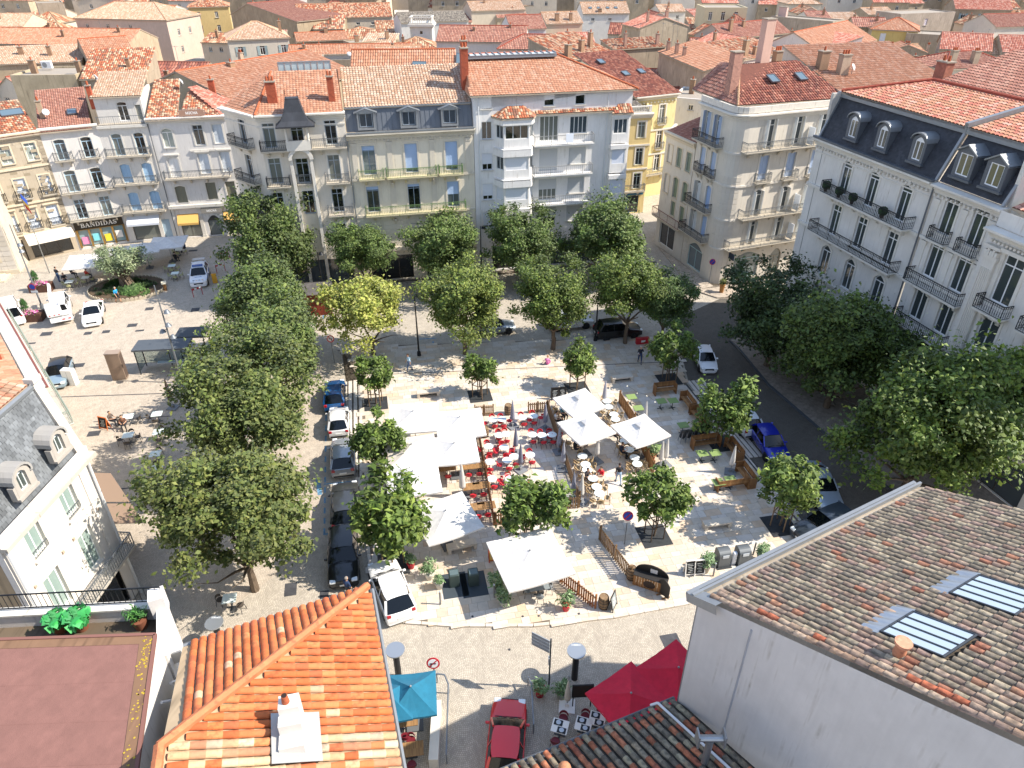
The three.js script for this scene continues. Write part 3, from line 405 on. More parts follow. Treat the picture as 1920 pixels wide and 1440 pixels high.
// ===== corner block with the slate turret =====
{
  const A0 = [-24.3, -70.5], A1 = [-16.35, -72.3], AC = [-28.8, -74.3], b = thing('turret_house', 'cream corner block with a slate turret cap and red tile roof behind the left trees', 'building', A0[0], 0, A0[1]), m = plaster('#e4ddcf');
  const f = new Fac(b, A0, A1), g = new Fac(b, AC, A0); const o = { tm: whiteTrim, trim: .14, fm: greyFrame };
  f.wall([...row([.9, 6.7], 15.1, 1.1, 2.3, o), { s: 3.5, y: 15.3, w: 1.15, h: 1.7, ...o }, ...row([.9, 6.6], 11.6, 1.15, 2.5, o), { s: 3.5, y: 11.5, w: 1.2, h: 2.5, ...o }, ...row([.6, 3.6, 6.5], 8.3, 1.1, 2.4, o), ...row([.6, 6.4], 4.8, 1.1, 2.2, o), { s: 4, y: .2, w: 6.4, h: 3, type: 'shop', n: 4, transom: 0, fm: M('#3d3b38', .5) }], 0, 18, m); g.wall([...row([3], 15.1, 1.1, 2.3, o), ...row([3], 11.6, 1.1, 2.4, o), ...row([3], 8.3, 1.1, 2.4, o), { s: 3, y: .2, w: 2.6, h: 3, type: 'shop', n: 2, transom: 0, fm: M('#3d3b38', .5) }], 0, 18, m);
  for (const q of [f, g]) { q.cornice(17.6, whiteTrim, .55, -.15, q.L + .1); q.strip('string_course', 0, q.L, 17, .14, .08, whiteTrim); }
  f.balcony(-.1, 2.4, 14.95, .8, { rail: ironM }); f.balcony(4.7, 8, 14.95, .8, { rail: ironLight }); f.balcony(-.1, 2.1, 11.45, .8, { rail: ironM }); f.balcony(5.6, 7.9, 11.45, .8, { rail: ironLight }); f.balcony(5.4, 7.9, 8.1, .8, { rail: ironLight }); f.balcony(2.8, 4.2, 11.45, .25, { rail: ironLight, brackets: 0 }); g.balcony(1.2, 4.6, 14.95, .8, {}); g.balcony(1.2, 4.6, 11.45, .8, {}); g.balcony(1.2, 4.6, 8.1, .8, {});
  { // central bay, arch and turret
    const bay = new Geo(); bay.box(-.95, 0, .25, .3, 15.1, .5).box(.95, 0, .25, .3, 15.1, .5); f.put('bay_pier', bay.build(), whiteTrim, 3.5, 0, .004); const ar = new THREE.Shape(); ar.absarc(0, 0, 1.2, 0, PI); ar.absarc(0, 0, .85, PI, 0, true); f.put('bay_arch', extr(ar, .8), whiteTrim, 3.5, 14, .02); f.put('bay_tympanum', extr((() => { const s = new THREE.Shape(); s.absarc(0, 0, .84, 0, PI); return s; })(), .3), m, 3.5, 14, .01);
    f.put('loggia_wall', boxGeo(2.3, .95, .25), whiteTrim, 3.5, 14.9, .8); for (const k of [-1, 1]) f.put('loggia_column', cached('lcol', () => new THREE.LatheGeometry([[.16, 0], [.12, .1], [.13, .6], [.1, 1.4], [.17, 1.5]].map(p => new THREE.Vector2(...p)), 10)), whiteTrim, 3.5 + k * 1, 15.85, .8);
    const t = new Geo(), lv = [[1.75, 17.35], [1.3, 17.75], [.9, 18.5], [.62, 19.6]]; for (let i = 0; i < 3; i++) { const [r, y] = lv[i], [r2, y2] = lv[i + 1]; for (let k = 0; k < 4; k++) { const c = [[-1, 1], [1, 1], [1, -1], [-1, -1]], A = c[k], B = c[(k + 1) % 4], z = .1; t.quad([A[0] * r, y, A[1] * r * .8 + z], [B[0] * r, y, B[1] * r * .8 + z], [B[0] * r2, y2, B[1] * r2 * .8 + z], [A[0] * r2, y2, A[1] * r2 * .8 + z]); } } t.box(0, 19.6, .1, 1.24, .1, 1).box(0, 17.22, .1, 3.6, .14, 2.9); const tm = f.put('turret_roof', t.build(), slateM, 3.5, 0, .2); for (const k of [-1, 1]) f.put('finial', new Geo().bar([0, 0, 0], [0, .7, 0], .05).build(), ironM, 3.5 + k * .55, 19.7, .3);
  }
  const T = (s, d, y) => { const q = f.at(s, -d); return [q[0], y, q[1]]; }, ft = { pal: PAL.orange, amp: .03, pitch: .3, row: .34, seg: 2 }, pk = T(1.5, 6.5, 21); tileRoof(b, [T(-.1, -.3, 18.2), T(8.1, -.3, 18.2), T(8.1, 6.5, 21), pk], ft); tileRoof(b, [[AC[0], 18.2, AC[1]], T(-.1, -.3, 18.2), pk, [AC[0] + 3.4, 20.2, AC[1] - 3.5]], ft); ridge(b, T(-.1, -.3, 18.25), pk, ridgeM.orange); sideWalls(b, [f.at(8.0, -.35), f.at(8.0, -9)], 10, 18.2, m); sideWalls(b, [[AC[0] - 1, AC[1] - 8], [AC[0], AC[1] - .3]], 0, 18, m); { const g2 = new Geo(), q = [T(8.05, -.2, 18.2), T(8.05, 6.5, 21.2), T(8.05, 9, 21.2), T(8.05, 9, 18.2)].map(p => [p[0] - b.position.x, p[1], p[2] - b.position.z]); g2.poly(q); g2.mesh('gable_wall', m, b); }
  const brick = M('#a8553a', .9, { map: tileMap }); chimney(b, ...T(1.6, 1.8, 19.2), .9, .8, 1.6, brick, 3, f.rot); chimney(b, ...T(7.2, 1.6, 19.1), .6, .7, 2, brick, 2, f.rot); { const z = sub('glass_roof', b), q = T(4.8, 7.2, 20.7); const gg = new Geo(); for (let i = 0; i <= 8; i++) gg.box(-2.6 + i * .65, 0, 0, .06, 1, .1); gg.box(0, 0, 0, 5.2, .1, .14).box(0, .95, 0, 5.2, .1, .14); gg.mesh('glazing_bars', zincM, z, q[0] - b.position.x, q[1], q[2] - b.position.z, f.rot); for (let i = 0; i < 8; i++) add('pane', boxGeo(.56, .9, .03), M('#b9c4c4', .15, { clearcoat: 1 }), z, q[0] - b.position.x + f.d[0] * (-2.275 + i * .65), q[1] + .06, q[2] - b.position.z + f.d[1] * (-2.275 + i * .65), f.rot); }
}
// ===== cream house with the zinc attic =====
{
  const P0 = [-16.3, -72.3], P1 = [-3.95, -75], b = thing('zinc_attic_house', 'cream house with a grey zinc attic, green balconies and blue roller blinds', 'building', P0[0], 0, P0[1]), f = new Fac(b, P0, P1), m = plaster('#e8e0cd'), bl = M('#9fb6d4', .6), tr = stoneM('#ddd5c4');
  const o = { fm: M('#7d8d9c', .5), tm: tr, trim: .18, transom: .82 }; f.wall([{ s: 1.9, y: 11.9, w: 1.25, h: 2.9, ...o, blind: .16, bm: bl, gm: M('#5c6b6b', .1, { clearcoat: 1 }) }, { s: 6.15, y: 11.9, w: 1.25, h: 2.9, ...o, blind: .86, bm: bl }, { s: 10.3, y: 11.9, w: 1.25, h: 2.9, ...o, blind: .84, bm: bl }, { s: 1.9, y: 8.0, w: 1.25, h: 2.7, ...o, blind: .14, bm: bl }, { s: 6.15, y: 8.0, w: 1.25, h: 2.7, ...o, blind: .12, bm: bl }, { s: 10.3, y: 8.0, w: 1.25, h: 2.7, ...o, blind: .52, bm: bl }, ...row([1.9, 6.15, 10.3], 4.4, 1.25, 2.5, { ...o, gm: M('#7488a0', .2, { clearcoat: 1 }) }), { s: 3.2, y: .2, w: 4.6, h: 2.8, type: 'shop', n: 3, transom: 0, fm: M('#5a5044', .5) }, { s: 9.2, y: .2, w: 4.4, h: 2.8, type: 'shop', n: 3, transom: 0, fm: M('#46556a', .5) }], 0, 15.9, m);
  f.cornice(15.45, tr, .6, -.1, f.L + .12); f.dentils(15.2, tr, .42); f.strip('string_course', 0, f.L, 11.35, .22, .12, tr); f.strip('string_course', 0, f.L, 7.5, .22, .12, tr); f.strip('string_course', 0, f.L, 3.6, .4, .25, tr); for (const s of [.5, 4, 8.3, 12]) f.pilaster(s, 11.6, 15.1, .5, .06, tr); for (const s of [4, 8.3]) { f.pilaster(s, 7.75, 11.2, .6, .05, tr); f.put('corbel', bracketGeo(.6), tr, s, 11.1, .06); f.put('corbel', bracketGeo(.6), tr, s, 7.2, .06); }
  for (let i = 0; i < 7; i++) f.strip('rustication', .1, f.L - .1, 3.98 + i * .5, .44, .03, m);
  const gr = M('#6f8a5c', .6, { metalness: .3 }), sl = stoneM('#d6cba8'); f.balcony(.7, 3.2, 11.6, .8, { rail: gr, slab: sl }); f.balcony(3.5, 8.6, 11.6, .8, { rail: gr, slab: sl, brackets: 4 }); f.balcony(8.9, 11.3, 11.6, .8, { rail: gr, slab: sl }); f.balcony(1, 11.5, 7.8, .85, { rail: gr, slab: sl, brackets: 6 });
  const zn = new Geo(), zy0 = 16.1, zy1 = 18.3; zn.quad([0, zy0, -.35], [f.L, zy0, -.35], [f.L, zy1, -.95], [0, zy1, -.95]); f.put('zinc_attic', zn.build(), zincDark, 0, 0); for (let i = 0; i < 26; i++) { const s = .25 + i * .48, q = new Geo(); q.bar([s, zy0, -.33], [s, zy1, -.93], .045); f.put('standing_seam', q.build(), zincDark, 0, 0); }
  for (const s of [2, 6.2, 10.3]) { const g = f.grp('dormer', s, 16.5, -.12), d = new Geo(); d.box(-.78, -.2, -.4, .16, 1.7, .9).box(.78, -.2, -.4, .16, 1.7, .9).box(0, -.2, -.4, 1.4, .2, .9); d.mesh('surround', zincM, g); const rf = new Geo(); rf.quad([-1.15, 1.42, .2], [0, 1.85, .2], [0, 1.85, -1.6], [-1.15, 1.42, -1.6]).quad([0, 1.85, .2], [1.15, 1.42, .2], [1.15, 1.42, -1.6], [0, 1.85, -1.6]).poly([[-1.1, 1.4, .1], [1.1, 1.4, .1], [0, 1.8, .1]]); rf.mesh('dormer_roof', zincM, g); const k = windowGeos(1.3, 1.3, 0, 0, 2); add('frame', k.frame, M('#8f98a0', .5), g, 0, .05, -.2); for (const p of k.panes) add('pane', p, M('#33404a', .1, { clearcoat: 1 }), g, 0, .05, -.2); }
  f.put('gutter', new Geo().box(0, 0, 0, f.L + .1, .14, .22).build(), zincM, f.L / 2, 16.1, .5); f.put('gutter', new Geo().box(0, 0, 0, f.L, .12, .2).build(), zincM, f.L / 2, 18.25, -.75);
  const T = (s, d, y) => { const q = f.at(s, -d); return [q[0], y, q[1]]; }; tileRoof(b, [T(.05, .75, 18.32), T(f.L - .1, .75, 18.32), T(f.L - .1, 8.2, 20.9), T(.05, 8.2, 20.9)], { pal: PAL.pale, pitch: .3, row: .42, amp: .075, tone: .07 }); tileRoof(b, [T(.05, 8.2, 20.9), T(f.L - .1, 8.2, 20.9), T(f.L - .1, 13, 19.2), T(.05, 13, 19.2)], { pal: PAL.pale }); { const g2 = new Geo(); for (const s of [.02, f.L - .05]) g2.poly([T(s, .4, 16), T(s, 8.2, 16), T(s, 8.2, 21.1), T(s, .9, 18.5)].map(p => [p[0] - b.position.x, p[1], p[2] - b.position.z])); g2.mesh('party_wall', plaster('#cfc6b2'), b); }
  pipe(f, -.05, 0, 15.4, zincM, .14);
}
// ===== white modern block with the oriel =====
{
  const P0 = [-3.9, -75], P1 = [12.6, -78.6], b = thing('white_apartment_block', 'tall white apartment block with a projecting oriel and orange tile roof', 'building', P0[0], 0, P0[1]), f = new Fac(b, P0, P1), m = plaster('#f0efec'), bl = M('#d5d8dc', .6), gb = M('#b9bcbc', .6);
  const o = { fm: M('#c9cccb', .5), tm: whiteTrim, sill: 1, transom: 0 }, fy = [14.9, 11.75, 8.55, 5.4]; const ops = [...row([1.35, 7.9, 11.2], 17.8, 1.05, 1.45, { ...o, n: 1 })];
  fy.forEach((y, i) => { ops.push({ s: 1.35, y: y - .1, w: 1.1, h: 1.75, ...o, blind: i ? .55 + .1 * i : 0, bm: bl }); ops.push({ s: 7.95, y: y - (i ? .55 : .6), w: 2, h: i ? 2.3 : 2.5, ...o, n: 4, sill: 0, ...(i === 1 ? { type: 'r', fm: gb } : i === 0 ? {} : { blind: .5, bm: gb }) }); ops.push({ s: 11.15, y, w: 1.9, h: 1.75, ...o, n: 4, ...(i ? { type: 'r', fm: gb } : {}) }); });
  ops.push({ s: 4, y: .3, w: 4.5, h: 2.8, type: 'shop', n: 3, transom: 0, fm: M('#6b6b68', .5) }, { s: 11, y: .3, w: 5, h: 2.8, type: 'shop', n: 3, transom: 0, fm: M('#6b6b68', .5) }); f.wall(ops, 0, 19.2, m);
  for (const y of [14.1, 10.95, 7.75]) f.balcony(6.2, 12.6, y, 1.05, { style: 'modern', rail: M('#9a9a98', .6, { metalness: .3 }), slab: m, brackets: 0 });
  const bp = [[2.2, 0], [2.9, 1.15], [5.6, 1.15], [6.3, 0]]; // oriel
  const facets = [[bp[0], bp[1]], [bp[1], bp[2]], [bp[2], bp[3]]]; fy.forEach((y, i) => { facets.forEach(([p, q], k) => { const a = f.at(p[0], p[1]), c = f.at(q[0], q[1]), h = new Fac(b, a, c), w = h.L; h.wall([{ s: w / 2, y: y + .05, w: w - .28, h: 1.35, fm: M('#c9cccb', .5), n: k === 1 ? 3 : 2, transom: 0, set: .12, ...(i === 2 || (i === 1 && k === 1) ? { type: 'r', fm: bl } : {}) }], y - .95, y + 1.45, m, .2); }); const fl = new Geo(); const poly = [[2, 0], [2.75, 1.4], [5.75, 1.4], [6.5, 0]]; const fp = poly.map(p => { const q = f.at(p[0], p[1] + .004); return [q[0] - b.position.x, q[1] - b.position.z]; }); fl.prism(fp, y - 1.0, y - .9); fl.mesh('oriel_slab', m, b); const cn = new Geo(); cn.prism(fp, y + 1.46, y + 2.12); cn.mesh('oriel_canopy', m, b); });
  const T = (s, d, y) => { const q = f.at(s, -d); return [q[0], y, q[1]]; }; { const pk = [T(4.25, 0, 18.0), T(4.25, 0, 18)], y = 17.05, q = [[1.8, 0], [2.6, 1.5], [5.9, 1.5], [6.7, 0]].map(p => T(p[0], -p[1], y)), c1 = T(3.4, -.05, 17.95), c2 = T(5.1, -.05, 17.95); tileRoof(b, [q[0], q[1], c1], { pal: PAL.mix }); tileRoof(b, [q[1], q[2], c2, c1], { pal: PAL.mix }); tileRoof(b, [q[2], q[3], c2], { pal: PAL.mix }); }
  tileRoof(b, [T(6.4, -.55, 17.15), T(15.2, -.55, 17.15), T(15.2, -.02, 17.4), T(6.4, -.02, 17.4)], { pal: PAL.mix, row: .3 }); f.strip('ledge', 6.3, 15.4, 17.0, .1, .5, m);
  // glazed corner bays
  fy.forEach((y, i) => { const h = new Fac(b, f.at(14.7, .55), f.at(16.5, .55)); h.wall([{ s: .9, y: y - .1, w: 1.5, h: 1.5, n: 3, transom: 0, set: .1, fm: whiteFrame, ...(i ? { type: 'r', fm: M('#cfd6e2', .6) } : {}) }], y - 1.1, y + 1.5, m, .2); const fl = new Geo(); fl.prism([[14.6, .003], [14.6, .85], [16.6, .85], [16.6, .003]].map(p => { const q = f.at(p[0], p[1]); return [q[0] - b.position.x, q[1] - b.position.z]; }), y + 1.51, y + 1.95); fl.mesh('bay_canopy', m, b); const sd = new Fac(b, f.at(16.5, .34), f.at(16.5, .003)); sd.wall([], y - 1.1, y + 1.5, m, .15); const s2 = new Fac(b, f.at(14.7, .003), f.at(14.7, .34)); s2.wall([], y - 1.1, y + 1.5, m, .15); }); tileRoof(b, [T(14.4, -1, 16.95), T(16.8, -1, 16.95), T(16.6, -.02, 17.7), T(15.4, -.02, 17.7)], { pal: PAL.mix });
  const R = new Fac(b, f.at(f.L, -.302), f.at(f.L - .6, -11)); R.wall([], 0, 19.2, plaster('#e4e2dd')); const Lf = new Fac(b, f.at(0, -10), f.at(0, -.302)); Lf.wall([], 12, 19.2, m);
  const ft = { pal: PAL.orange, amp: .03, pitch: .3, row: .34, seg: 2 }, A = T(-.35, -.4, 19.15), B = T(f.L + .4, -.4, 19.15), C = T(f.L + .2, 11, 19.15), D = T(-.35, 11, 19.15), E = T(.4, 6.5, 22), F = T(9.6, 6.5, 22); tileRoof(b, [A, B, F, E], ft); tileRoof(b, [B, C, F], ft); tileRoof(b, [C, D, E, F], ft); tileRoof(b, [D, A, E], ft); ridge(b, [B[0], B[1] + .05, B[2]], [F[0], F[1] + .05, F[2]], ridgeM.orange); ridge(b, E, F, ridgeM.orange);
  { const z = sub('glass_roof', b), q = T(5.2, 5.9, 21.75); for (let i = 0; i <= 14; i++) { const s = -4.6 + i * .66; add('glazing_bar', boxGeo(.07, .12, 1.7), zincM, z, q[0] - b.position.x + f.d[0] * s, q[1] + .3, q[2] - b.position.z + f.d[1] * s, f.rot).rotation.set(0, f.rot, 0); if (i < 14) add('pane', boxGeo(.58, .04, 1.7), M('#c3cfcf', .15, { clearcoat: 1 }), z, q[0] - b.position.x + f.d[0] * (s + .33), q[1] + .28, q[2] - b.position.z + f.d[1] * (s + .33), f.rot); } for (const m of z.children) m.rotation.x = 0; add('kerb', boxGeo(9.5, .3, 1.6), zincM, z, q[0] - b.position.x, q[1] - .04, q[2] - b.position.z, f.rot); }
  const brick = M('#a8553a', .9, { map: tileMap }); chimney(b, ...T(-.25, 3.4, 19.6), .7, 1.1, 3.4, brick, 2, f.rot); chimney(b, ...T(.1, 5.6, 21), .6, .9, 2.4, brick, 2, f.rot); pipe(f, .5, 0, 18.9, pvcM); pipe(f, 14.2, 3, 18.9, pvcM);
  f.put('towel', boxGeo(.8, .9, .06), M('#e9eef4', .9), 9.9, 14.3, 1.12);
}
// ===== yellow houses in the side street =====
{
  const P1 = [18.1, -95.8], P0 = [11, -94.2], b = thing('yellow_house', 'yellow house with white window surrounds and a balustraded terrace', 'house', P0[0], 0, P0[1]), f = new Fac(b, P0, P1), m = plaster('#e6cf94'), o = { tm: whiteTrim, trim: .2, fm: M('#aebfc4', .5) }; f.wall([...row([3.4, 6], 10.1, 1, 2, o), ...row([3.4, 6], 6.6, 1, 2.2, o), ...row([3.4, 6], 3.4, 1, 2.1, o), { s: 4.9, y: .1, w: 3.2, h: 2.4, type: 'shop', n: 2, transom: 0, fm: M('#1f5f7d', .5) }], 0, 13.1, m); f.cornice(12.6, whiteTrim, .4); f.strip('string_course', 0, f.L, 9.1, .2, .12, whiteTrim); f.strip('string_course', 0, f.L, 6.0, .2, .12, whiteTrim); f.balcony(2, 7, 3.2, .7, { brackets: 3, rail: ironLight }); f.strip('shop_fascia', 2.5, 7, 2.6, .5, .2, M('#1f5f7d', .5));
  const R = new Fac(b, P1, [18.8, -104]); R.p0 = R.at(.302); R.L -= .3; R.wall([], 0, 13.1, m); const bal = new Geo(); for (let i = 0; i < 14; i++) bal.bar([4 + i * .22, 13.3, 0], [4 + i * .22, 13.9, 0], .12, 6); bal.box(5.4, 13.9, 0, 3.5, .14, .3).box(5.4, 13.25, 0, 3.5, .1, .3).box(7, 13.25, 0, .35, .8, .35); f.put('balustrade', bal.build(), whiteTrim, 0, 0, -.2); const T = (s, d, y) => { const q = f.at(s, -d); return [q[0], y, q[1]]; }; tileRoof(b, [T(0, .8, 13.3), T(6.9, .8, 13.3), T(6.9, 7, 13.9), T(0, 7, 13.9)], { pal: PAL.grey });
}
{
  const P0 = [16.6, -101.2], P1 = [22.9, -104.4], b = thing('yellow_house', 'taller yellow house with a brown red tile roof and three skylights', 'house', P0[0], 0, P0[1]), f = new Fac(b, P0, P1), m = plaster('#ecdba2'), o = { tm: whiteTrim, trim: .2, fm: whiteFrame }; f.wall([...row([2.2, 4.8], 10.2, 1, 2.5, o), ...row([2.2, 4.8], 6.8, 1, 2.4, o), ...row([2.2, 4.8], 3.6, 1, 2.3, o)], 0, 14, m); f.cornice(13.5, whiteTrim, .6); f.dentils(13.1, whiteTrim, .6); for (const y of [6.7, 10.1]) for (const s of [2.2, 4.8]) f.balcony(s - .7, s + .7, y, .3, { brackets: 0, rail: ironLight }); f.strip('string_course', 0, f.L, 9.3, .2, .12, whiteTrim); f.strip('string_course', 0, f.L, 6, .2, .12, whiteTrim); f.balcony(.4, 6.6, 3.3, .7, { rail: ironLight });
  sideWalls(b, [f.at(f.L, -.32), f.at(f.L + .5, -14)], 0, 14, plaster('#d9cdb0')); const T = (s, d, y) => { const q = f.at(s, -d); return [q[0], y, q[1]]; }; tileRoof(b, [T(-.3, -.5, 14.1), T(f.L + .3, -.5, 14.1), T(f.L - .8, 13, 18), T(-2.2, 13, 18)], { pal: PAL.brown, row: .4 }); for (const [s, d] of [[2.2, 5.8], [5, 6]]) skylight(b, T(s, d, 14.1 + (d + .5) * .289 + .1), [f.n[0] * .29, 1, f.n[1] * .29], .9, 1.2, f.rot); skylight(b, T(.4, 9.5, 17.2), [f.n[0] * .29, 1, f.n[1] * .29], .9, 1.2, f.rot);
}
// ===== narrow white house and the rounded stone block =====
{
  const P0 = [17.8, -84.3], P1 = [19.85, -78.5], b = thing('narrow_house', 'narrow white house with a dark red balcony beside the rounded stone block', 'house', P0[0], 0, P0[1]), f = new Fac(b, P0, P1), m = plaster('#ded8cb'), o = { tm: limeTrim, trim: .14, sill: 1 }; f.wall([...row([1.2], 10.3, 1, 2, { ...o, type: 's', fm: M('#d9d2c4', .7) }), ...row([3.2, 5.2], 10.3, 1, 2.1, { ...o, fm: M('#8d9a88', .6), gm: M('#73806f', .4) }), ...row([1.2], 6.8, 1, 2.2, { ...o, type: 's', fm: M('#d9d2c4', .7), arch: .15 }), ...row([3.2, 5.2], 6.8, 1, 2.3, { ...o, type: 's', fm: M('#7f8a70', .7), arch: .15 }), ...row([3.2, 5.2], 4.6, .9, 1.7, { ...o, type: 's', fm: M('#7f8a70', .7) }), { s: 2.6, y: .5, w: 3.4, h: 2.6, type: 'shop', n: 2, transom: 0, fm: whiteFrame }], 0, 13.4, m); f.balcony(0, 6, 3.9, .8, { style: 'modern', rail: M('#6d2f31', .6), brackets: 0, slab: limeTrim }); f.cornice(13, limeTrim, .35);
  const T = (s, d, y) => { const q = f.at(s, -d); return [q[0], y, q[1]]; }; tileRoof(b, [T(-.1, -.3, 13.5), T(6.1, -.3, 13.5), T(6.1, 5, 15), T(-.1, 5, 15)], { pal: PAL.red }); const fr = new Fac(b, [19.6, -88.8], P0); fr.L -= .31; fr.wall([], 0, 13.4, m);
}
{
  const c = [22.6, -74.0], r = 1.5, L0 = [19.95, -78.4], b = thing('rounded_stone_block', 'cream stone block with a rounded corner, long iron balconies and a hipped tile roof', 'building', 22, 0, -72), m = stoneM('#e2dbcd'), tr = stoneM('#e6e0d4'), E2 = [34.5, -76.6];
  // tangent points of the rounded corner
  const dl = [c[0] - L0[0], 0], pts = []; const left = new THREE.Vector2(22.0 - 19.85, -71.8 + 78.5).normalize(), right = new THREE.Vector2(33.5 - 22, -76.2 + 71.8).normalize(), K = [22, -71.8], t = 1.5; const q0 = [K[0] - left.x * t, K[1] - left.y * t], q1 = [K[0] + right.x * t, K[1] + right.y * t]; for (let i = 0; i <= 5; i++) { const u = i / 5, a = (1 - u) * (1 - u), e = 2 * u * (1 - u), h = u * u; pts.push([a * q0[0] + e * K[0] + h * q1[0], a * q0[1] + e * K[1] + h * q1[1]]); }
  const fl = new Fac(b, [19.9, -78.34], q0), fr = new Fac(b, q1, E2), gs = { fm: M('#e3e2dc', .5), tm: tr, trim: .2, gm: M('#4a5256', .1, { clearcoat: 1 }) }, blue = M('#aebfd6', .6); const lv = [14.55, 11.2, 7.6, 4.5];
  const LS = [1.5, 3.6], RS = [2.5, 5.9, 9]; fl.wall([...LS.map(s => ({ s, y: lv[0], w: 1.05, h: 2.7, ...gs, type: 'i', sm: blue })), ...LS.map(s => ({ s, y: lv[1], w: 1, h: 2.4, ...gs, type: 's', fm: blue })), ...LS.map((s, i) => ({ s, y: lv[2], w: 1, h: 2.5, arch: .2, ...gs, ...(i ? { type: 's', fm: M('#9fb6d6', .6) } : { type: 'i' }) })), ...LS.map((s, i) => ({ s, y: lv[3], w: 1, h: 2.3, ...gs, type: i ? 's' : 'i', ...(i ? { fm: M('#9fb6d6', .6) } : {}) })), { s: 2.7, y: .3, w: 3, h: 3, arch: .7, type: 'shop', n: 2, transom: .75, fm: M('#a8c4c4', .5), gm: M('#6a7678', .12, { clearcoat: 1 }) }], 0, 18.5, m);
  fr.wall([...RS.map((s, i) => ({ s, y: lv[0], w: 1.1, h: 2.7, ...gs, type: 'i' })), ...RS.map((s, i) => ({ s, y: lv[1], w: 1.1, h: 2.5, ...gs, type: 's', fm: blue })), ...RS.map((s, i) => ({ s, y: lv[2], w: 1.1, h: 2.6, arch: .2, ...gs, type: 'i' })), ...RS.map((s, i) => ({ s, y: lv[3], w: 1, h: 2.3, ...gs, type: 'i' })), { s: 2.6, y: .3, w: 3.4, h: 3, arch: .6, type: 'shop', n: 2, transom: .75, fm: M('#a8c4c4', .5), gm: M('#6a7678', .12, { clearcoat: 1 }) }, { s: 6.5, y: .1, w: 1.5, h: 3.1, arch: .7, type: 'shop', n: 2, transom: .7, fm: M('#8d8676', .5) }], 0, 18.5, m);
  for (let i = 0; i < 5; i++) { const f = new Fac(b, pts[i], pts[i + 1]); f.wall([], 0, 18.5, m, .25); f.cornice(17.3, tr, .5, -.12, f.L + .12); for (const y of [14.2, 10.9, 7.3, 4.1]) f.strip('string_course', -.03, f.L + .03, y - .2, .2, .12, tr); for (let k = 0; k < 12; k++) f.strip('rustication', 0, f.L, 4.4 + k * .58 + (k > 4 ? .5 : 0), .5, .03, m); f.strip('parapet', -.02, f.L + .02, 18, .6, .2, tr); }
  for (const f of [fl, fr]) { f.cornice(17.3, tr, .5, 0, f.L); f.strip('parapet', 0, f.L, 18, .6, .2, tr); for (const y of [10.9]) f.strip('string_course', 0, f.L, y - .2, .2, .12, tr); for (let k = 0; k < 6; k++) f.strip('rustication', .05, .9, .5 + k * .56, .5, .05, m); }
  fl.balcony(.3, 4.9, 14.4, .9, { rail: ironM }); for (const s of LS) fl.balcony(s - .75, s + .75, 11.05, .45, { rail: ironM, brackets: 2 }); fl.balcony(.2, 4.6, 7.45, .8, { rail: ironM }); fl.balcony(0, 4.9, 4.25, .9, { rail: ironM }); fr.balcony(-.6, 10.4, 14.4, .9, { rail: ironLight, brackets: 6 }); for (const s of RS) fr.balcony(s - .85, s + .85, 11.05, .5, { rail: ironLight, brackets: 2 }); fr.balcony(.4, 10.4, 7.45, .9, { rail: ironLight, brackets: 6 }); fr.balcony(-.8, 10.4, 4.25, .95, { rail: ironLight, brackets: 6 });
  for (const y of [14.5, 7.6, 4.4]) fr.put('balcony_screen', boxGeo(.06, 1.7, .85), M('#e8ecef', .4), 7.4, y, .46);
  fr.put('hanging_sign', boxGeo(.08, .7, .9), M('#1d2d3f', .5), -.1, 3.1, .75); const T = (s, d, y) => { const q = fr.at(s, -d); return [q[0], y, q[1]]; }, tp = { pal: PAL.brown, pitch: .3, row: .42, amp: .08, tone: .25 }, K0 = [21.9, 18.65, -72.5], pk = T(2.3, 6.2, 21.4); tileRoof(b, [K0, T(11.4, -.1, 18.65), T(9.6, 6.2, 21.4), pk], tp); tileRoof(b, [[19.3, 18.65, -81], K0, pk, [22.4, 20.9, -82]], { ...tp, pal: PAL.red }); ridge(b, K0, pk, ridgeM.old); tileRoof(b, [pk, T(9.6, 6.2, 21.4), T(11.4, 12, 18.65), [22.4, 18.7, -83]], tp);
  for (const s of [4.5, 8]) skylight(b, T(s, 3.4, 20.3), [fr.n[0] * .44, 1, fr.n[1] * .44], .9, 1.2, fr.rot); chimney(b, ...T(-.2, 3.6, 20), 1, .8, 3, M('#b98a78', .9, { map: tileMap }), 0, fr.rot); chimney(b, ...T(5.4, 6.6, 21.2), 1.1, .9, 4.2, plaster('#d9b4a2'), 0, fr.rot); chimney(b, ...T(7.4, 6.8, 20.8), .8, .7, 1.5, oldPlaster('#a28b74'), 3, fr.rot); sideWalls(b, [fr.at(fr.L, -.3), fr.at(fr.L, -10)], 6, 18.5, m);
}

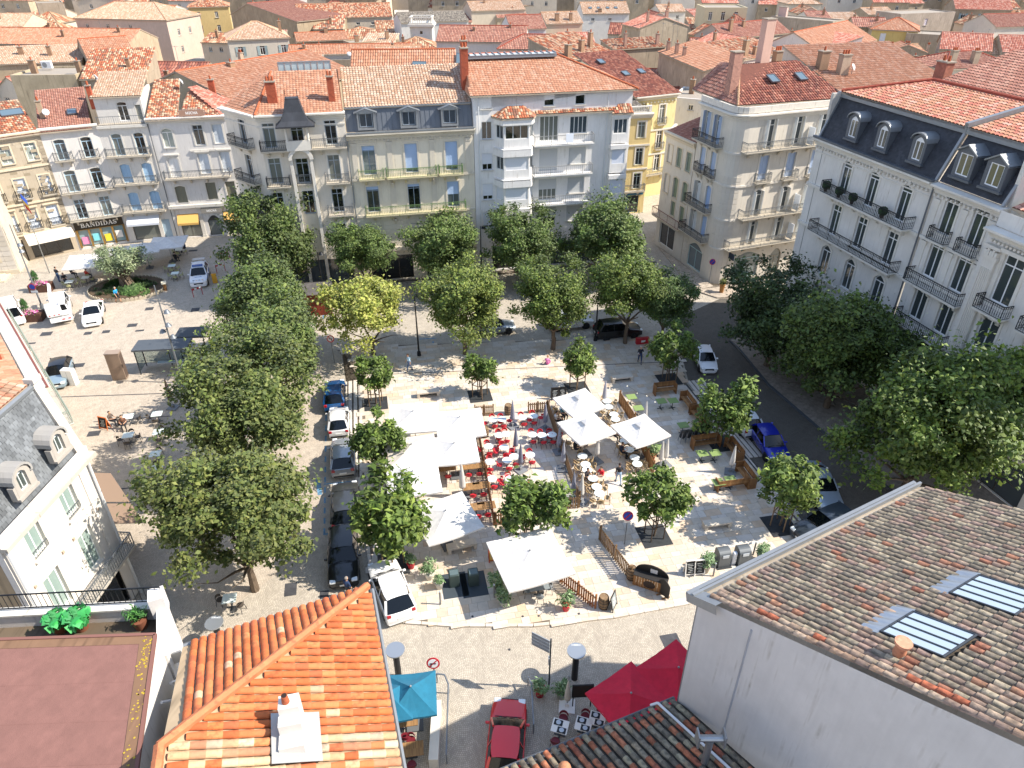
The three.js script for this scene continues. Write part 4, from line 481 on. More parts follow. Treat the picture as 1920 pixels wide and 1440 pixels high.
// ===== long shaded blocks on the right =====
{
  const D0 = [26.5, -63.2], D1 = [30.2, -50.1], dx = (D1[0] - D0[0]) / 13.61, dz = (D1[1] - D0[1]) / 13.61, at = s => [D0[0] + dx * s, D0[1] + dz * s], m = stoneM('#e6e4de'), tr = stoneM('#e6e3da'), sash = { fm: M('#e4e6e6', .45), tm: tr, trim: .16, transom: .8, gm: M('#3c4446', .08, { clearcoat: 1 }) };
  const b = thing('mansard_block', 'white stone block with a dark slate mansard and three round topped dormers', 'building', D0[0], 0, D0[1]), f = new Fac(b, at(0), at(13.5)), S3w = [4.4, 7.6, 11.1];
  f.wall([...row(S3w, 14.25, 1.15, 2.75, { ...sash, arch: .25 }), ...row(S3w, 10.7, 1.15, 2.6, sash), ...row(S3w, 7, 1.2, 2.7, { ...sash, arch: .4 }), ...row([4.4, 11.1], 3.4, 1.2, 2.6, sash), { s: 6.7, y: .2, w: 11, h: 2.6, type: 'shop', n: 6, transom: 0, fm: M('#45433f', .5) }], 0, 17.9, m); f.cornice(17.35, tr, .6, -.1, 13.5); f.dentils(17.1, tr, .4); f.strip('string_course', 0, 13.5, 16.75, .1, .06, tr); f.strip('string_course', 0, 13.5, 13.85, .25, .2, tr); f.strip('string_course', 0, 13.5, 10.35, .25, .2, tr); f.strip('string_course', 0, 13.5, 6.5, .2, .12, tr);
  f.balcony(2.9, 12.7, 14.15, .95, { brackets: 7, slab: tr }); f.balcony(2.5, 12.6, 10.6, .95, { brackets: 7, slab: tr }); for (const s of S3w) { const g = new Geo(); g.box(0, 0, 0, .5, .42, .12).box(-.4, -.08, 0, .35, .22, .1).box(.4, -.08, 0, .35, .22, .1); f.put('keystone_ornament', g.build(), tr, s, 17.05 - .05, .06); f.put('keystone', boxGeo(.3, .34, .14), tr, s, 13.35, .075); }
  for (let i = 0; i < 6; i++) f.put('quoin', boxGeo(.02, 10.5, .03), M('#6f6e6a', .9), .95, 7 - .001 * i, .012 + .0001 * i).visible = i === 0; pipe(f, 13.5, 0, 17.6, zincDark, .13); const planter = (s, y) => { const p = new THREE.IcosahedronGeometry(.32, 1); };
  slateCourses(f, .3, 13.4, 18.05, 21.2, .02, -1.2, slateM, .22, .16); for (const s of [3.9, 7.3, 11]) dormer(f, s, 18.75, .85, 1.6, -.12, 'round', zincDark, M('#e8eaea', .4), M('#6b675c', .1, { clearcoat: 1 })); f.put('eaves_band', new Geo().box(0, 0, 0, 13.7, .4, .5).build(), zincM, 6.75, 21.2, -1.25); f.put('gutter', new Geo().box(0, 0, 0, 13.6, .16, .3).build(), zincDark, 6.8, 17.98, .45); f.put('mansard_hip', new Geo().bar([.25, 18, .1], [.25, 21.3, -1.15], .2).build(), zincM, 0, 0); f.put('mansard_hip', new Geo().bar([13.5, 18, .1], [13.5, 21.3, -1.15], .2).build(), zincM, 0, 0);
  const T = (s, d, y) => { const q = f.at(s, -d); return [q[0], y, q[1]]; }, tp = { pal: PAL.orange.concat(PAL.pink), pitch: .34, row: .42, amp: .07, tone: .05 }; tileRoof(b, [T(.3, 1, 21.62), T(13.45, 1, 21.62), T(13.45, 6.7, 22.75), T(3.75, 6.7, 22.75)], tp); tileRoof(b, [T(.3, 1, 21.62), T(3.75, 6.7, 22.75), T(.3, 10, 21.6)], { ...tp, pal: PAL.red }); ridge(b, T(.3, 1, 21.7), T(3.75, 6.7, 22.85), ridgeM.red, .16); ridge(b, T(3.75, 6.7, 22.85), T(13.45, 6.7, 22.85), ridgeM.red, .16); tileRoof(b, [T(3.8, 6.75, 22.6), T(20, 6.75, 22.6), T(20, 14, 24.8), T(3.8, 14, 24.8)], { ...tp, pal: PAL.red, tone: .1 });
  chimney(b, ...T(2.6, 8.6, 22), 1.1, .8, 1.9, M('#a86a55', .9, { map: tileMap }), 2, f.rot); sideWalls(b, [f.at(0, -12), f.at(0, -.32)], 0, 21.5, plaster('#cfcac0'));
  // balcony box plants
  for (const [s, y] of [[3.2, 14.2], [4.9, 14.2], [6.6, 14.2], [10.1, 14.2]]) { const g = new THREE.IcosahedronGeometry(.34, 2), p = g.attributes.position; for (let i = 0; i < p.count; i++) { const k = .85 + .3 * Math.abs(Math.sin(p.getX(i) * 40 + p.getY(i) * 31)); p.setXYZ(i, p.getX(i) * k, p.getY(i) * k, p.getZ(i) * k); } g.computeVertexNormals(); const q = f.at(s, .65), pl = thing('balcony_plant', `clipped pot plant on the upper mansard block balcony, ${['leftmost', 'second from the left', 'third from the left', 'rightmost'][[3.2, 4.9, 6.6, 10.1].indexOf(s)]}`, 'plant', q[0], y, q[1], 0, 'pot plants on the upper balcony'); add('foliage', g, M('#22351d', .9), pl, 0, .55, 0); add('pot', cached('smallpot', () => new THREE.CylinderGeometry(.18, .13, .3, 10)), M('#4a4038', .8), pl, 0, .15, 0); }

  const c = thing('dormer_block', 'white stone block with two pointed dormers beside the rounded dormers', 'building', at(13.62)[0], 0, at(13.62)[1]), g = new Fac(c, at(13.62), at(19.4)), W2 = [1.75, 4.25]; g.wall([...row(W2, 14.7, 1.2, 2.8, sash), ...row(W2, 11.4, 1.2, 2.8, sash), ...row(W2, 8, 1.25, 2.9, sash), ...row(W2, 4.2, 1.2, 2.6, sash), { s: 2.9, y: .2, w: 5, h: 2.8, type: 'shop', n: 3, transom: 0, fm: M('#45433f', .5) }], 0, 17.9, m); g.cornice(17.3, tr, .6, 0, g.L + .1); g.dentils(17.05, tr, .38); for (const y of [13.9, 10.6, 7.3]) g.strip('string_course', 0, g.L, y, .22, .16, tr); for (const s of [.5, 3, 5.3]) for (const [a, e] of [[14.2, 16.9], [10.9, 13.8]]) g.pilaster(s, a, e, .4, .06, tr);
  for (const s of W2) g.balcony(s - .8, s + .8, 14.2, .5, { brackets: 0, slab: tr }); g.balcony(.5, 5.5, 10.85, .9, { brackets: 4, slab: tr }); g.balcony(.5, 5.5, 7.5, .9, { brackets: 4, slab: tr }); slateCourses(g, .1, 5.6, 18.05, 21.2, .02, -1.2, slateM, .22, .16); for (const s of W2) dormer(g, s - .1, 18.8, 1.1, 1.45, -.08, 'tri', zincDark, M('#e8eaea', .4), M('#7a745c', .1, { clearcoat: 1 })); g.put('eaves_band', new Geo().box(0, 0, 0, 5.8, .4, .5).build(), zincM, 2.9, 21.2, -1.25); g.put('mansard_hip', new Geo().bar([5.6, 18, .1], [5.6, 21.3, -1.15], .2).build(), zincM, 0, 0);
  const U = (s, d, y) => { const q = g.at(s, -d); return [q[0], y, q[1]]; }; tileRoof(c, [U(.25, 1, 21.62), U(8, 1, 21.62), U(8, 6.7, 22.75), U(.25, 6.7, 22.75)], tp); c.add(new Geo().bar(U(.05, .8, 21.8).map((v, i) => v - c.position.getComponent(i)), U(.05, 6.8, 22.95).map((v, i) => v - c.position.getComponent(i)), .3).mesh('party_coping', zincM, c)); pipe(g, g.L - .05, 0, 17, zincDark, .13); sideWalls(c, [g.at(g.L, -.32), g.at(g.L, -10)], 14, 21.4, tr);

  const e = thing('carved_block', 'white stone block with a fluted giant pilaster at the right edge', 'building', at(19.55)[0], 0, at(19.55)[1]), h = new Fac(e, [at(19.55)[0] - .5 * .96, at(19.55)[1] + .5 * .27], [at(31)[0] - .5 * .96, at(31)[1] + .5 * .27]); h.wall([...row([2.2, 5.6, 9], 12.3, 1.5, 3.2, { ...sash, trim: .25 }), ...row([2.2, 5.6, 9], 8.8, 1.5, 2.8, sash), ...row([2.2, 5.6, 9], 5.2, 1.5, 2.8, sash), { s: 5, y: .2, w: 8, h: 3, type: 'shop', n: 4, transom: 0, fm: M('#45433f', .5) }], 0, 16.4, m); h.cornice(16.2, tr, .75, -.2, h.L); h.dentils(15.9, tr, .3); { const p = new Geo(); p.box(0, 6.6, 0, .95, 8.2, .22); for (let i = 0; i < 6; i++) p.box(-.36 + i * .145, 7, .13, .07, 7.2, .05); p.box(0, 6.3, 0, 1.2, .5, .34).box(0, 14.8, 0, 1.1, .25, .34); h.put('fluted_pilaster', p.build(), tr, .6, 0, .12); const cap = new Geo(); for (let k = 0; k < 5; k++) cap.box(-.4 + k * .2, 15.05, 0, .17, .35 + .12 * (k % 2), .3 + .06 * k % .1); cap.box(0, 15.55, 0, 1.25, .2, .42); h.put('carved_capital', cap.build(), tr, .6, 0, .16); }
  for (const s of [2.2, 5.6, 9]) { h.balcony(s - 1.1, s + 1.1, 11.7, .75, { brackets: 2, slab: tr }); h.put('pediment', boxGeo(2, .25, .3), tr, s, 15.6, .16); } h.strip('attic_storey', 0, h.L, 16.9, 1, .02, m); const w2 = new Fac(e, h.at(0, -.8), h.at(h.L, -.8)); w2.wall([], 16.4, 18, m); const X = (s, d, y) => { const q = h.at(s, -d); return [q[0], y, q[1]]; }; tileRoof(e, [X(.2, .5, 18.1), X(h.L, .5, 18.1), X(h.L, 7, 20), X(.2, 7, 20)], { ...tp, pal: PAL.pink }); sideWalls(e, [h.at(0, -.5), h.at(0, -.003)].reverse().map((p, i) => p), 0, 16.4, m);
}

// ===== white house with the slate mansard, lower left =====
{
  const P0 = [-22.5, -22.3], P1 = [-22.1, -29], b = thing('slate_mansard_house', 'bright white house with a grey slate mansard and rounded dormers at the lower left', 'house', P0[0], 0, P0[1]), f = new Fac(b, P0, P1), m = plaster('#e9e4dc'), o = { fm: M('#dfe6e4', .5), gm: M('#8fa39c', .15, { clearcoat: 1 }), tm: whiteTrim, transom: 0 };
  f.wall([...row([1.9, 4.6], 7.95, 1.05, 1.75, { ...o, sill: 1, set: .28 }), ...row([1.75, 4.6], 4.2, 1.15, 2.5, { ...o, set: .28 }), { s: 3.3, y: .15, w: 5.4, h: 2.9, type: 'shop', n: 3, transom: 0, fm: M('#3a3a38', .5) }], 0, 10, m); for (const s of [1.9, 4.6]) { const g = f.grp('window_guard', s, 8.0, .04), k = new Geo(); k.bar([-.5, .45, 0], [.5, .45, 0], .04).bar([-.5, .1, 0], [.5, .1, 0], .03); for (let i = 0; i < 7; i++) k.bar([-.5 + i / 6, .1, 0], [-.5 + i / 6, .45, 0], .02); k.mesh('guard_bars', ironLight, g); }
  f.strip('cornice', -.05, f.L + .25, 9.95, .22, .42, stoneM('#c9c2b6')); f.strip('gutter_parapet', -.05, f.L + .1, 10.17, .45, .16, m); for (const s of [.7, 2.9, 3.8, 6]) { f.put('anchor_boss', boxGeo(.12, .12, .08), M('#b9a48e', .8), s, 9.75, .05); f.put('anchor_boss', boxGeo(.12, .16, .08), M('#b9a48e', .8), s, 6.9, .05); } f.strip('pilaster', 5.75, 6.6, .1, 9.8, .06, m); pipe(f, 6.45, 0, 10.1, pvcM, .14, .2); pipe(f, .1, 0, 10.1, pvcM, .13, .2);
  f.balcony(-.1, 6.5, 3.9, .9, { rail: ironLight, slab: stoneM('#bdb8ae'), brackets: 3 }); slateCourses(f, 0, 6.35, 10.45, 14.4, -.28, -1.05, M('#7f8486', .7, { map: slateMap }), .3, .21);
  for (const s of [5.35, 2.6]) { // stone dormers with curled hoods
    const g = f.grp('dormer', s, 11.25, -.1); g.scale.setScalar(.84); const sh = outline(1.35, 1.75, .35, -.67, 0); sh.holes.push(outline(.72, 1.25, .25, -.36, .14)); add('surround', extr(sh, .3, -.1), stoneM('#b9b3aa'), g); const hood = new Geo(), n = 9; for (let i = 0; i < n; i++) { const t1 = -.25 + (PI + .5) * i / n, t2 = -.25 + (PI + .5) * (i + 1) / n, r = .82, P = (t, z) => [-Math.cos(t) * r, 1.1 + Math.sin(t) * r * .85, z]; hood.quad(P(t1, .32), P(t2, .32), P(t2, -1), P(t1, -1)); const Q = (t, z) => [-Math.cos(t) * .68, 1.1 + Math.sin(t) * .57, z]; hood.quad(Q(t1, .32), Q(t2, .32), P(t2, .32), P(t1, .32)); } hood.mesh('hood', stoneM('#aaa8a4'), g); const k = windowGeos(.72, 1.25, .25, 0, 2); add('frame', k.frame, M('#cfd6d4', .5), g, 0, .14, -.05); for (const p of k.panes) add('pane', p, M('#4a5350', .1, { clearcoat: 1 }), g, 0, .14, -.05); add('sill', boxGeo(1.6, .16, .5), stoneM('#b9b3aa'), g, 0, -.14, .08); for (const q of [-1, 1]) add('volute', boxGeo(.24, .8, .34), stoneM('#b9b3aa'), g, q * .72, 0, .02);
  }
  f.put('zinc_crest', new Geo().bar([0, 14.42, -1.05], [6.4, 14.42, -1.05], .3, 6).build(), zincM, 0, 0); { const k = new Geo(); k.quad([6.4, 10.4, -.1], [6.95, 10.4, -.1], [6.95, 14.7, -1], [6.4, 14.7, -1]).quad([6.95, 10.4, -.1], [6.95, 10, -.3], [6.95, 14.2, -1.2], [6.95, 14.7, -1]).quad([6.4, 14.7, -1], [6.4, 14.2, -1.2], [6.4, 10, -.3], [6.4, 10.4, -.1]).box(6.68, 14.6, -1.1, .6, .25, .5).quad([6.4, 14.7, -1], [6.95, 14.7, -1], [6.95, 13, -3], [6.4, 13, -3]); f.put('party_wall_coping', k.build(), stoneM('#e2dacd'), 0, 0); }
  const T = (s, d, y) => { const q = f.at(s, -d); return [q[0], y, q[1]]; }; tileRoof(b, [T(-1, 1.15, 14.55), T(6.3, 1.15, 14.55), T(6.3, 8, 16.3), T(-1, 8, 16.3)], { pal: PAL.orange.concat(PAL.pale), pitch: .27, row: .4, amp: .08, seg: 4, tone: .2 });
  // canted north side with awnings
  const n0 = P1, n1 = [-28.2, -35.7], g = new Fac(b, n0, n1); g.p0 = g.at(.05, 0); g.wall([...row([2, 4.8, 7.2], 7, 1.1, 2, o), ...row([2, 4.8, 7.2], 3.9, 1.1, 2.3, o), { s: 4.2, y: .2, w: 6, h: 2.5, type: 'shop', n: 4, transom: 0, fm: M('#3a3a38', .5) }], 0, 10.4, m); for (const [a, c] of [[2.2, 4.6], [4.8, 8.6]]) { const k = new Geo(); k.quad([a, 2.6, 1.7], [c, 2.6, 1.7], [c, 3.6, .05], [a, 3.6, .05]).quad([a, 2.35, 1.71], [c, 2.35, 1.71], [c, 2.6, 1.7], [a, 2.6, 1.7]); const aw = g.put('awning', k.build(), M('#86715f', .85), 0, 0); }
  const sh = new Geo(); sh.box(0, 2.55, 0, 1.7, .1, 1.1); const wl = new Fac(b, f.at(0, -8), f.at(0, -.33)); wl.wall([], 0, 10.4, oldPlaster('#b6a489'));
}
{ // neighbour with balconies along the left edge
  const P0 = [-28.3, -35.8], P1 = [-43.5, -53.4], b = thing('balcony_house', 'pale house with stone balconies running along the left edge of the square', 'house', P0[0], 0, P0[1]), f = new Fac(b, P0, P1), m = plaster('#ddd5c8'); f.wall([...row([3, 6.5, 10, 13.5, 17, 20.5], 6, 1.1, 2.3, { tm: whiteTrim, trim: .15 })], 0, 9.6, m); f.strip('cornice', 0, f.L, 9.4, .3, .5, stoneM('#d9cfc0')); for (const [a, c] of [[2, 8.6], [9.4, 13.4], [14.4, 22]]) f.balcony(a, c, 5.7, 1, { rail: M('#8d9a90', .6), slab: stoneM('#ded8cd'), brackets: 3 });
  for (let i = 0; i < 26; i++) f.put('coping_slab', boxGeo(.82, .08, .75), stoneM(pick(['#dcd7cd', '#d3cdc2', '#e0dcd4'])), .5 + i * .86, 9.72, -.1); f.put('lead_strip', new Geo().box(0, 0, 0, f.L, .1, .12).build(), M('#7d4a40', .7), f.L / 2, 9.72, .33);
  const T = (s, d, y) => { const q = f.at(s, -d); return [q[0], y, q[1]]; }; tileRoof(b, [T(0, .6, 9.8), T(f.L, .6, 9.8), T(f.L, 6, 11.6), T(0, 6, 11.6)], { pal: PAL.orange, pitch: .28, row: .4, amp: .08 }); chimney(b, ...T(5.6, 1.6, 10.2), 1.5, 1, 1.4, M('#b5593c', .9, { map: tileMap }), 0, f.rot);
}

// ===== near roofs laid tile by tile =====
const tileVariants = [...Array(6)].map((_, k) => { const seg = 7, g = new Geo(), L = .5, ring = (z, r, t) => [...Array(seg + 1)].map((_, i) => { const a = PI * i / seg; return [-Math.cos(a) * r, Math.sin(a) * r * .85 + t, z]; }); const a = ring(L / 2, .122, 0), b = ring(-L / 2, .102, 0), c = ring(L / 2, .105, -.005), d = ring(-L / 2, .087, -.005); for (let i = 0; i < seg; i++) { g.quad(a[i], a[i + 1], b[i + 1], b[i]); g.quad(c[i + 1], c[i], d[i], d[i + 1]); g.quad(c[i], c[i + 1], a[i + 1], a[i]); } const q = g.build(.9), uv = q.attributes.uv; for (let i = 0; i < uv.count; i++) uv.setXY(i, uv.getX(i) + k * .37, uv.getY(i) + k * .61 + q.attributes.position.getY(i) * .5); return q; });
const tileShade = (hex, k, map) => M('#' + lin(hex).multiplyScalar(k).getHexString(), .9, { map, bumpMap: roughBump, bumpScale: .006 });
function layTiles(b, O, A, C, cols, rows, pitch, rowLen, keep, tone, map = lichenMap) { // O corner, A unit across, C unit up the slope
  const a = V(...A).normalize(), c = V(...C).normalize(), n = c.clone().cross(a); if (n.y < 0) n.negate(); n.normalize(); const xa = a.clone().addScaledVector(c, -a.dot(c)).normalize(), list = [];
  for (let i = 0; i < cols; i++) for (let r = 0; r < rows; r++) {
    const s = (i + .5) * pitch, t = (r + .5) * rowLen; if (!keep(s, t)) continue; const p = V(...O).addScaledVector(a, s + rr(-.006, .006)).addScaledVector(c, t).addScaledVector(n, .035 + rr(0, .006)).sub(b.position);
    const z = c.clone().negate().addScaledVector(n, .05 + rr(-.012, .012)).normalize(), x = xa.clone().addScaledVector(n, rr(-.03, .03)), y = z.clone().cross(x).normalize(); if (y.dot(n) < 0) y.negate(); x.copy(y).cross(z); const m = new THREE.Matrix4().makeBasis(x, y, z).setPosition(p); list.push({ m, tone: tone(s, t), k: Math.floor(rnd() * 6), d: p.clone().add(b.position).distanceTo(camera.position), seen: (() => { const q = p.clone().add(b.position).project(camera); return Math.abs(q.x) < 1 && Math.abs(q.y) < 1; })() });
  }
  list.sort((p, q) => (q.seen - p.seen) || p.d - q.d); const rest = [];
  list.forEach((t, i) => { if (i < 300) { const q = add('roof_tile', tileVariants[t.k], tileShade(t.tone, [.88, 1, 1.1][i % 3], map), b); t.m.decompose(q.position, q.quaternion, q.scale); } else rest.push(t); });
  if (rest.length) for (let k = 0; k < 6; k++) { const l = rest.filter(t => t.k === k), im = new THREE.InstancedMesh(tileVariants[k], M('#ffffff', .9, { map, bumpMap: roughBump, bumpScale: .006 }), l.length); l.forEach((t, i) => { im.setMatrixAt(i, t.m); im.setColorAt(i, lin(t.tone).multiplyScalar(pick([.88, 1, 1.1]))); }); im.name = 'roof_tile_field'; im.userData.kind = 'stuff'; im.castShadow = im.receiveShadow = true; b.add(im); }
}
camera.updateMatrixWorld(); camera.updateProjectionMatrix();
const deckM = M('#8a7c6b', .95, { map: lichenMap });
function deck(b, poly, mat = deckM, name = 'roof_deck', th = .18) { const g = new Geo(), P = poly.map(p => [p[0] - b.position.x, p[1], p[2] - b.position.z]); g.poly(P); g.poly(P.map(p => [p[0], p[1] - th, p[2]]).reverse()); for (let i = 0; i < P.length; i++) { const j = (i + 1) % P.length, q = (p, d) => [p[0], p[1] - d, p[2]]; g.quad(q(P[i], th), q(P[j], th), P[j], P[i]); } return g.mesh(name, mat, b); }
{ // big old roof at the right
  const E0 = [6.6, 13, -17.2], E1 = [17.5, 13, -23.2], up = V(6.1, 3, 7.3), b = thing('old_tile_house', 'grey rendered house with a large weathered canal tile roof at the lower right', 'house', E0[0], 0, E0[1]), w = plaster('#d0cecc', .95), e = V(E1[0] - E0[0], 0, E1[2] - E0[2]), len = e.length(); e.normalize(); const c = up.clone().normalize(), n = c.clone().cross(e).normalize(); if (n.y < 0) n.negate();
  const q = (s, t, h = 0) => { const p = V(...E0).addScaledVector(e, s).addScaledVector(c, t).addScaledVector(n, h); return [p.x, p.y, p.z]; }; deck(b, [q(.55, .45, -.02), q(len, .45, -.02), q(len, 20, -.02), q(.55, 20, -.02)], M('#6b5f52', .95, { map: lichenMap }));
  layTiles(b, q(.62, .35), e.toArray(), c.toArray(), Math.floor((len - .7) / .272), 44, .272, .4, (s, t) => !(t > 4.5 && t < 6.8 && s > 1.3 && s < 2.95) && !(t > 4.6 && t < 6.95 && s > 4.5 && s < 6.2), () => rnd() < .07 ? pick(['#ad7a60', '#a57058', '#b38468']) : rnd() < .32 ? pick(['#a8927f', '#a08a78', '#a38a7c', '#988070']) : pick(['#a39680', '#978a76', '#b0a28a', '#8a7e6c', '#9c8e7a', '#867b6c']));
  { const g = new Geo(), P = (s, t, h) => q(s, t, h).map((v, i) => v - b.position.getComponent(i)); g.quad(P(.4, .42, .01), P(len, .42, .01), P(len, -.25, -.1), P(.4, -.25, -.1)); g.mesh('mortar_bed', M('#cfc4b2', .95, { map: oldPlasterMap }), b); const z = new Geo(); z.bar(P(-.1, -.35, .02), P(len + .1, -.35, .02), .14, 4).bar(P(-.1, -.1, .08), P(len + .1, -.1, .08), .1, 4); z.quad(P(-.1, -.35, .02), P(len + .1, -.35, .02), P(len + .1, -.08, -.05), P(-.1, -.08, -.05)); z.mesh('gutter', zincM, b); const k = new Geo(); k.poly([P(-.12, -.4, .06), P(-.12, .9, .1), P(-.12, .9, -.3), P(-.12, -.4, -.3)]).quad(P(-.12, -.4, .06), P(.35, -.4, .06), P(.35, .9, .1), P(-.12, .9, .1)); k.mesh('flashing', zincM, b); }
  layTiles(b, q(.15, .4, .03), e.toArray(), c.toArray(), 1, 44, .272, .4, () => true, () => pick(['#a3866f', '#b39c86', '#9c8474'])); layTiles(b, q(.36, .5, .08), e.toArray(), c.toArray(), 1, 44, .272, .4, () => true, () => pick(['#b0957e', '#bda68e', '#a08a78', '#b9694a']));
  // gable wall under the verge and eaves wall towards the square
  const G = (p, y) => [p[0] - b.position.x, y, p[2] - b.position.z], g = new Geo(), A = q(.12, 0), B = q(.12, 22), wl = new Geo(); wl.quad(G(A, 0), G(B, 0), G(B, B[1] - .1), G(A, A[1] - .1)); wl.mesh('gable_wall', w, b); const wf = new Geo(), A2 = q(.12, .02), B2 = q(len, .02); wf.quad(G(A2, 0), G(A2, 12.8), G(B2, 12.8), G(B2, 0)); wf.mesh('wall', w, b); const wr = new Geo(), A3 = q(len, .02), B3 = q(len, 22); wr.quad(G(A3, 0), G(A3, 12.8), G(B3, B3[1]), G(B3, 0)); wr.mesh('gable_wall', w, b);
  { const p0 = G(A, 0), dir = c.clone().setY(0).normalize(); const nn = [-dir.z, dir.x]; const pp = (t, y, o) => [p0[0] + dir.x * t - nn[0] * o * -1, y, p0[2] + dir.z * t - nn[1] * o * -1]; const dp = new Geo(); dp.path([pp(-.05, 12.9, -.1), pp(-.05, 0, -.1)], .11, 6); dp.mesh('drainpipe', zincM, b); const seam = new Geo(); seam.bar(pp(2.1, 0, -.03), pp(2.1, 13.2, -.03), .1); seam.mesh('wall_edge', plaster('#a9acb2'), b); }
  const win = (s, t, l) => { const g2 = sub('roof_window', b), P = (ds, dt, h) => q(s + ds, t + dt, h).map((v, i) => v - b.position.getComponent(i)); const pane = M('#a9b8c2', .12, { clearcoat: 1 }); for (let i = 0; i < 4; i++) { const k = new Geo(), a = i * .39, z = a + .35; k.quad(P(a, 0, .16), P(z, 0, .16), P(z, l, .16), P(a, l, .16)); k.mesh('pane', pane, g2); } const fr = new Geo(); for (let i = 0; i <= 4; i++) fr.bar(P(i * .39 - .02, -.05, .16), P(i * .39 - .02, l + .05, .16), .05); fr.bar(P(-.04, -.05, .15), P(1.56, -.05, .15), .06).bar(P(-.04, l + .05, .15), P(1.56, l + .05, .15), .06); fr.mesh('frame', M('#2c333b', .5), g2); const fl = new Geo(), nn = 8; for (let i = 0; i < nn; i++) { const x0 = -.15 + 1.85 * i / nn, x1 = -.15 + 1.85 * (i + 1) / nn, h0 = .1 + (i % 2) * .05, h1 = .1 + ((i + 1) % 2) * .05; fl.quad(P(x0, -.65, h0 - .02), P(x1, -.65, h1 - .02), P(x1, -.06, .15), P(x0, -.06, .15)); } fl.mesh('lead_apron', metalM('#c5ccd2', .35, .7), g2); }; win(1.95, 5.2, 1.7); win(5.2, 5.3, 1.75);
  { const p = q(1.35, 6.05, .05), g3 = sub('vent_chimney', b, p[0] - b.position.x, p[1], p[2] - b.position.z); add('vent_tube', new THREE.CylinderGeometry(.16, .2, .55, 12), M('#c98a68', .85, { map: tileMap }), g3, 0, .2, 0); add('vent_cap', new THREE.CylinderGeometry(.25, .23, .12, 14), M('#d49a7a', .85, { map: tileMap }), g3, 0, .52, 0); }
}
{ // orange hipped roof in the middle
  const c0 = [-5.2, 13, -17.6], e1 = [-2.35, 13, -8.3], n1 = [-10.9, 13, -15.1], pk = [-9.0, 15.3, -10.3], pk2 = [-7.7, 15.3, -5.8], b = thing('orange_tile_house', 'white house with a bright orange hipped tile roof at the bottom', 'house', c0[0], 0, c0[2]); const mort = M('#c9b597', .95, { map: oldPlasterMap }); deck(b, [c0, e1, pk2, pk], mort); deck(b, [n1, c0, pk], mort);
  const ev = V(e1[0] - c0[0], 0, e1[2] - c0[2]), el = ev.length(), nv = V(n1[0] - c0[0], 0, n1[2] - c0[2]), nl = nv.length(); ev.normalize(); nv.normalize(); const upE = V(...pk).sub(V(...c0)), tE = upE.dot(ev), cE = upE.clone().addScaledVector(ev, -tE), HE = cE.length(); cE.normalize(); const tN = upE.dot(nv), cN = upE.clone().addScaledVector(nv, -tN), HN = cN.length(); cN.normalize();
  const fresh = ['#d0743f', '#cb7045', '#d57d4b', '#c86b3c', '#d38552'], aged = ['#d3b58c', '#cba67c', '#c99a74', '#d8c3a0', '#c68a66', '#b9a48a'];
  layTiles(b, c0, ev.toArray(), cE.toArray(), Math.floor(el / .272), Math.floor(HE / .4) + 1, .272, .4, (s, t) => s > t * tE / HE + .12 && t < HE - .1, (s, t) => s > 5.8 ? (rnd() < .12 ? pick(fresh) : pick(aged)) : rnd() < .015 ? '#d9b08c' : pick(fresh), tileMap); layTiles(b, c0, nv.toArray(), cN.toArray(), Math.floor(nl / .272), Math.floor(HN / .4) + 1, .272, .4, (s, t) => s > t * tN / HN + .12 && s < nl - (nl - tN) * t / HN - .05, () => rnd() < .03 ? '#d9b08c' : pick(fresh), tileMap);
  ridge(b, [c0[0], c0[1] + .14, c0[2]], [pk[0], pk[1] + .14, pk[2]], M('#cf7d52', .85, { map: tileMap }), .15); ridge(b, [pk[0], pk[1] + .14, pk[2]], [pk2[0], pk2[1] + .14, pk2[2]], M('#cf7d52', .85, { map: tileMap }), .15);
  const L = p => [p[0] - b.position.x, p[1], p[2] - b.position.z], g = new Geo(); const off = (p, d) => [p[0] + d[0], p[1] - .12, p[2] + d[2]]; const oe = [.14, 0, -.04], on = [-.06, 0, -.14]; g.bar(L(off(c0, oe)), L(off(e1, oe)), .16, 6).bar(L(off(c0, on)), L(off(n1, on)), .16, 6); g.mesh('gutter', zincM, b); const inC = [-5.45, -17.2]; const wl = new Geo(); wl.prism([inC, [-2.7, -8.3], [-9, -5], [-10.7, -14.9]].map(p => [p[0] - b.position.x, p[1] - b.position.z]), 0, 12.75); wl.mesh('wall', plaster('#dcd6ca'), b);
  { const P = [-6.05, -11.35], t = ((p) => { const r = V(p[0] - c0[0], 0, p[1] - c0[2]), a = r.dot(ev), d = r.clone().addScaledVector(ev, -a).length(); return 13 + d * (cE.y / Math.hypot(cE.x, cE.z)); })(P), k = sub('chimney', b, P[0] - b.position.x, t, P[1] - b.position.z, .22); const st = new Geo(); st.box(0, -.5, .3, .78, 1.05, .75).box(0, -.5, -.1, .72, 1.5, .6).box(0, -.5, -.42, .64, 1.85, .5); k.scale.set(.85, .85, .85); st.mesh('stack', plaster('#e8e4dc'), k); add('chimney_pot', new THREE.CylinderGeometry(.1, .13, .36, 12), potM, k, -.08, 1.5, -.42); add('pot_mouth', new THREE.CylinderGeometry(.085, .085, .02, 12), M('#2a1c16', .9), k, -.08, 1.685, -.42); const ap = new Geo(), dE = V(cE.x, cE.y, cE.z), Q = (s, tt) => { const p = V(P[0] - b.position.x, t, P[1] - b.position.z).addScaledVector(ev, s).addScaledVector(dE, tt); return [p.x, p.y + .2, p.z]; }; ap.quad(Q(-.65, -.75), Q(.85, -.75), Q(.85, .6), Q(-.65, .6)); ap.mesh('chimney_apron', metalM('#c9c9c4', .5, .4), b); }
}
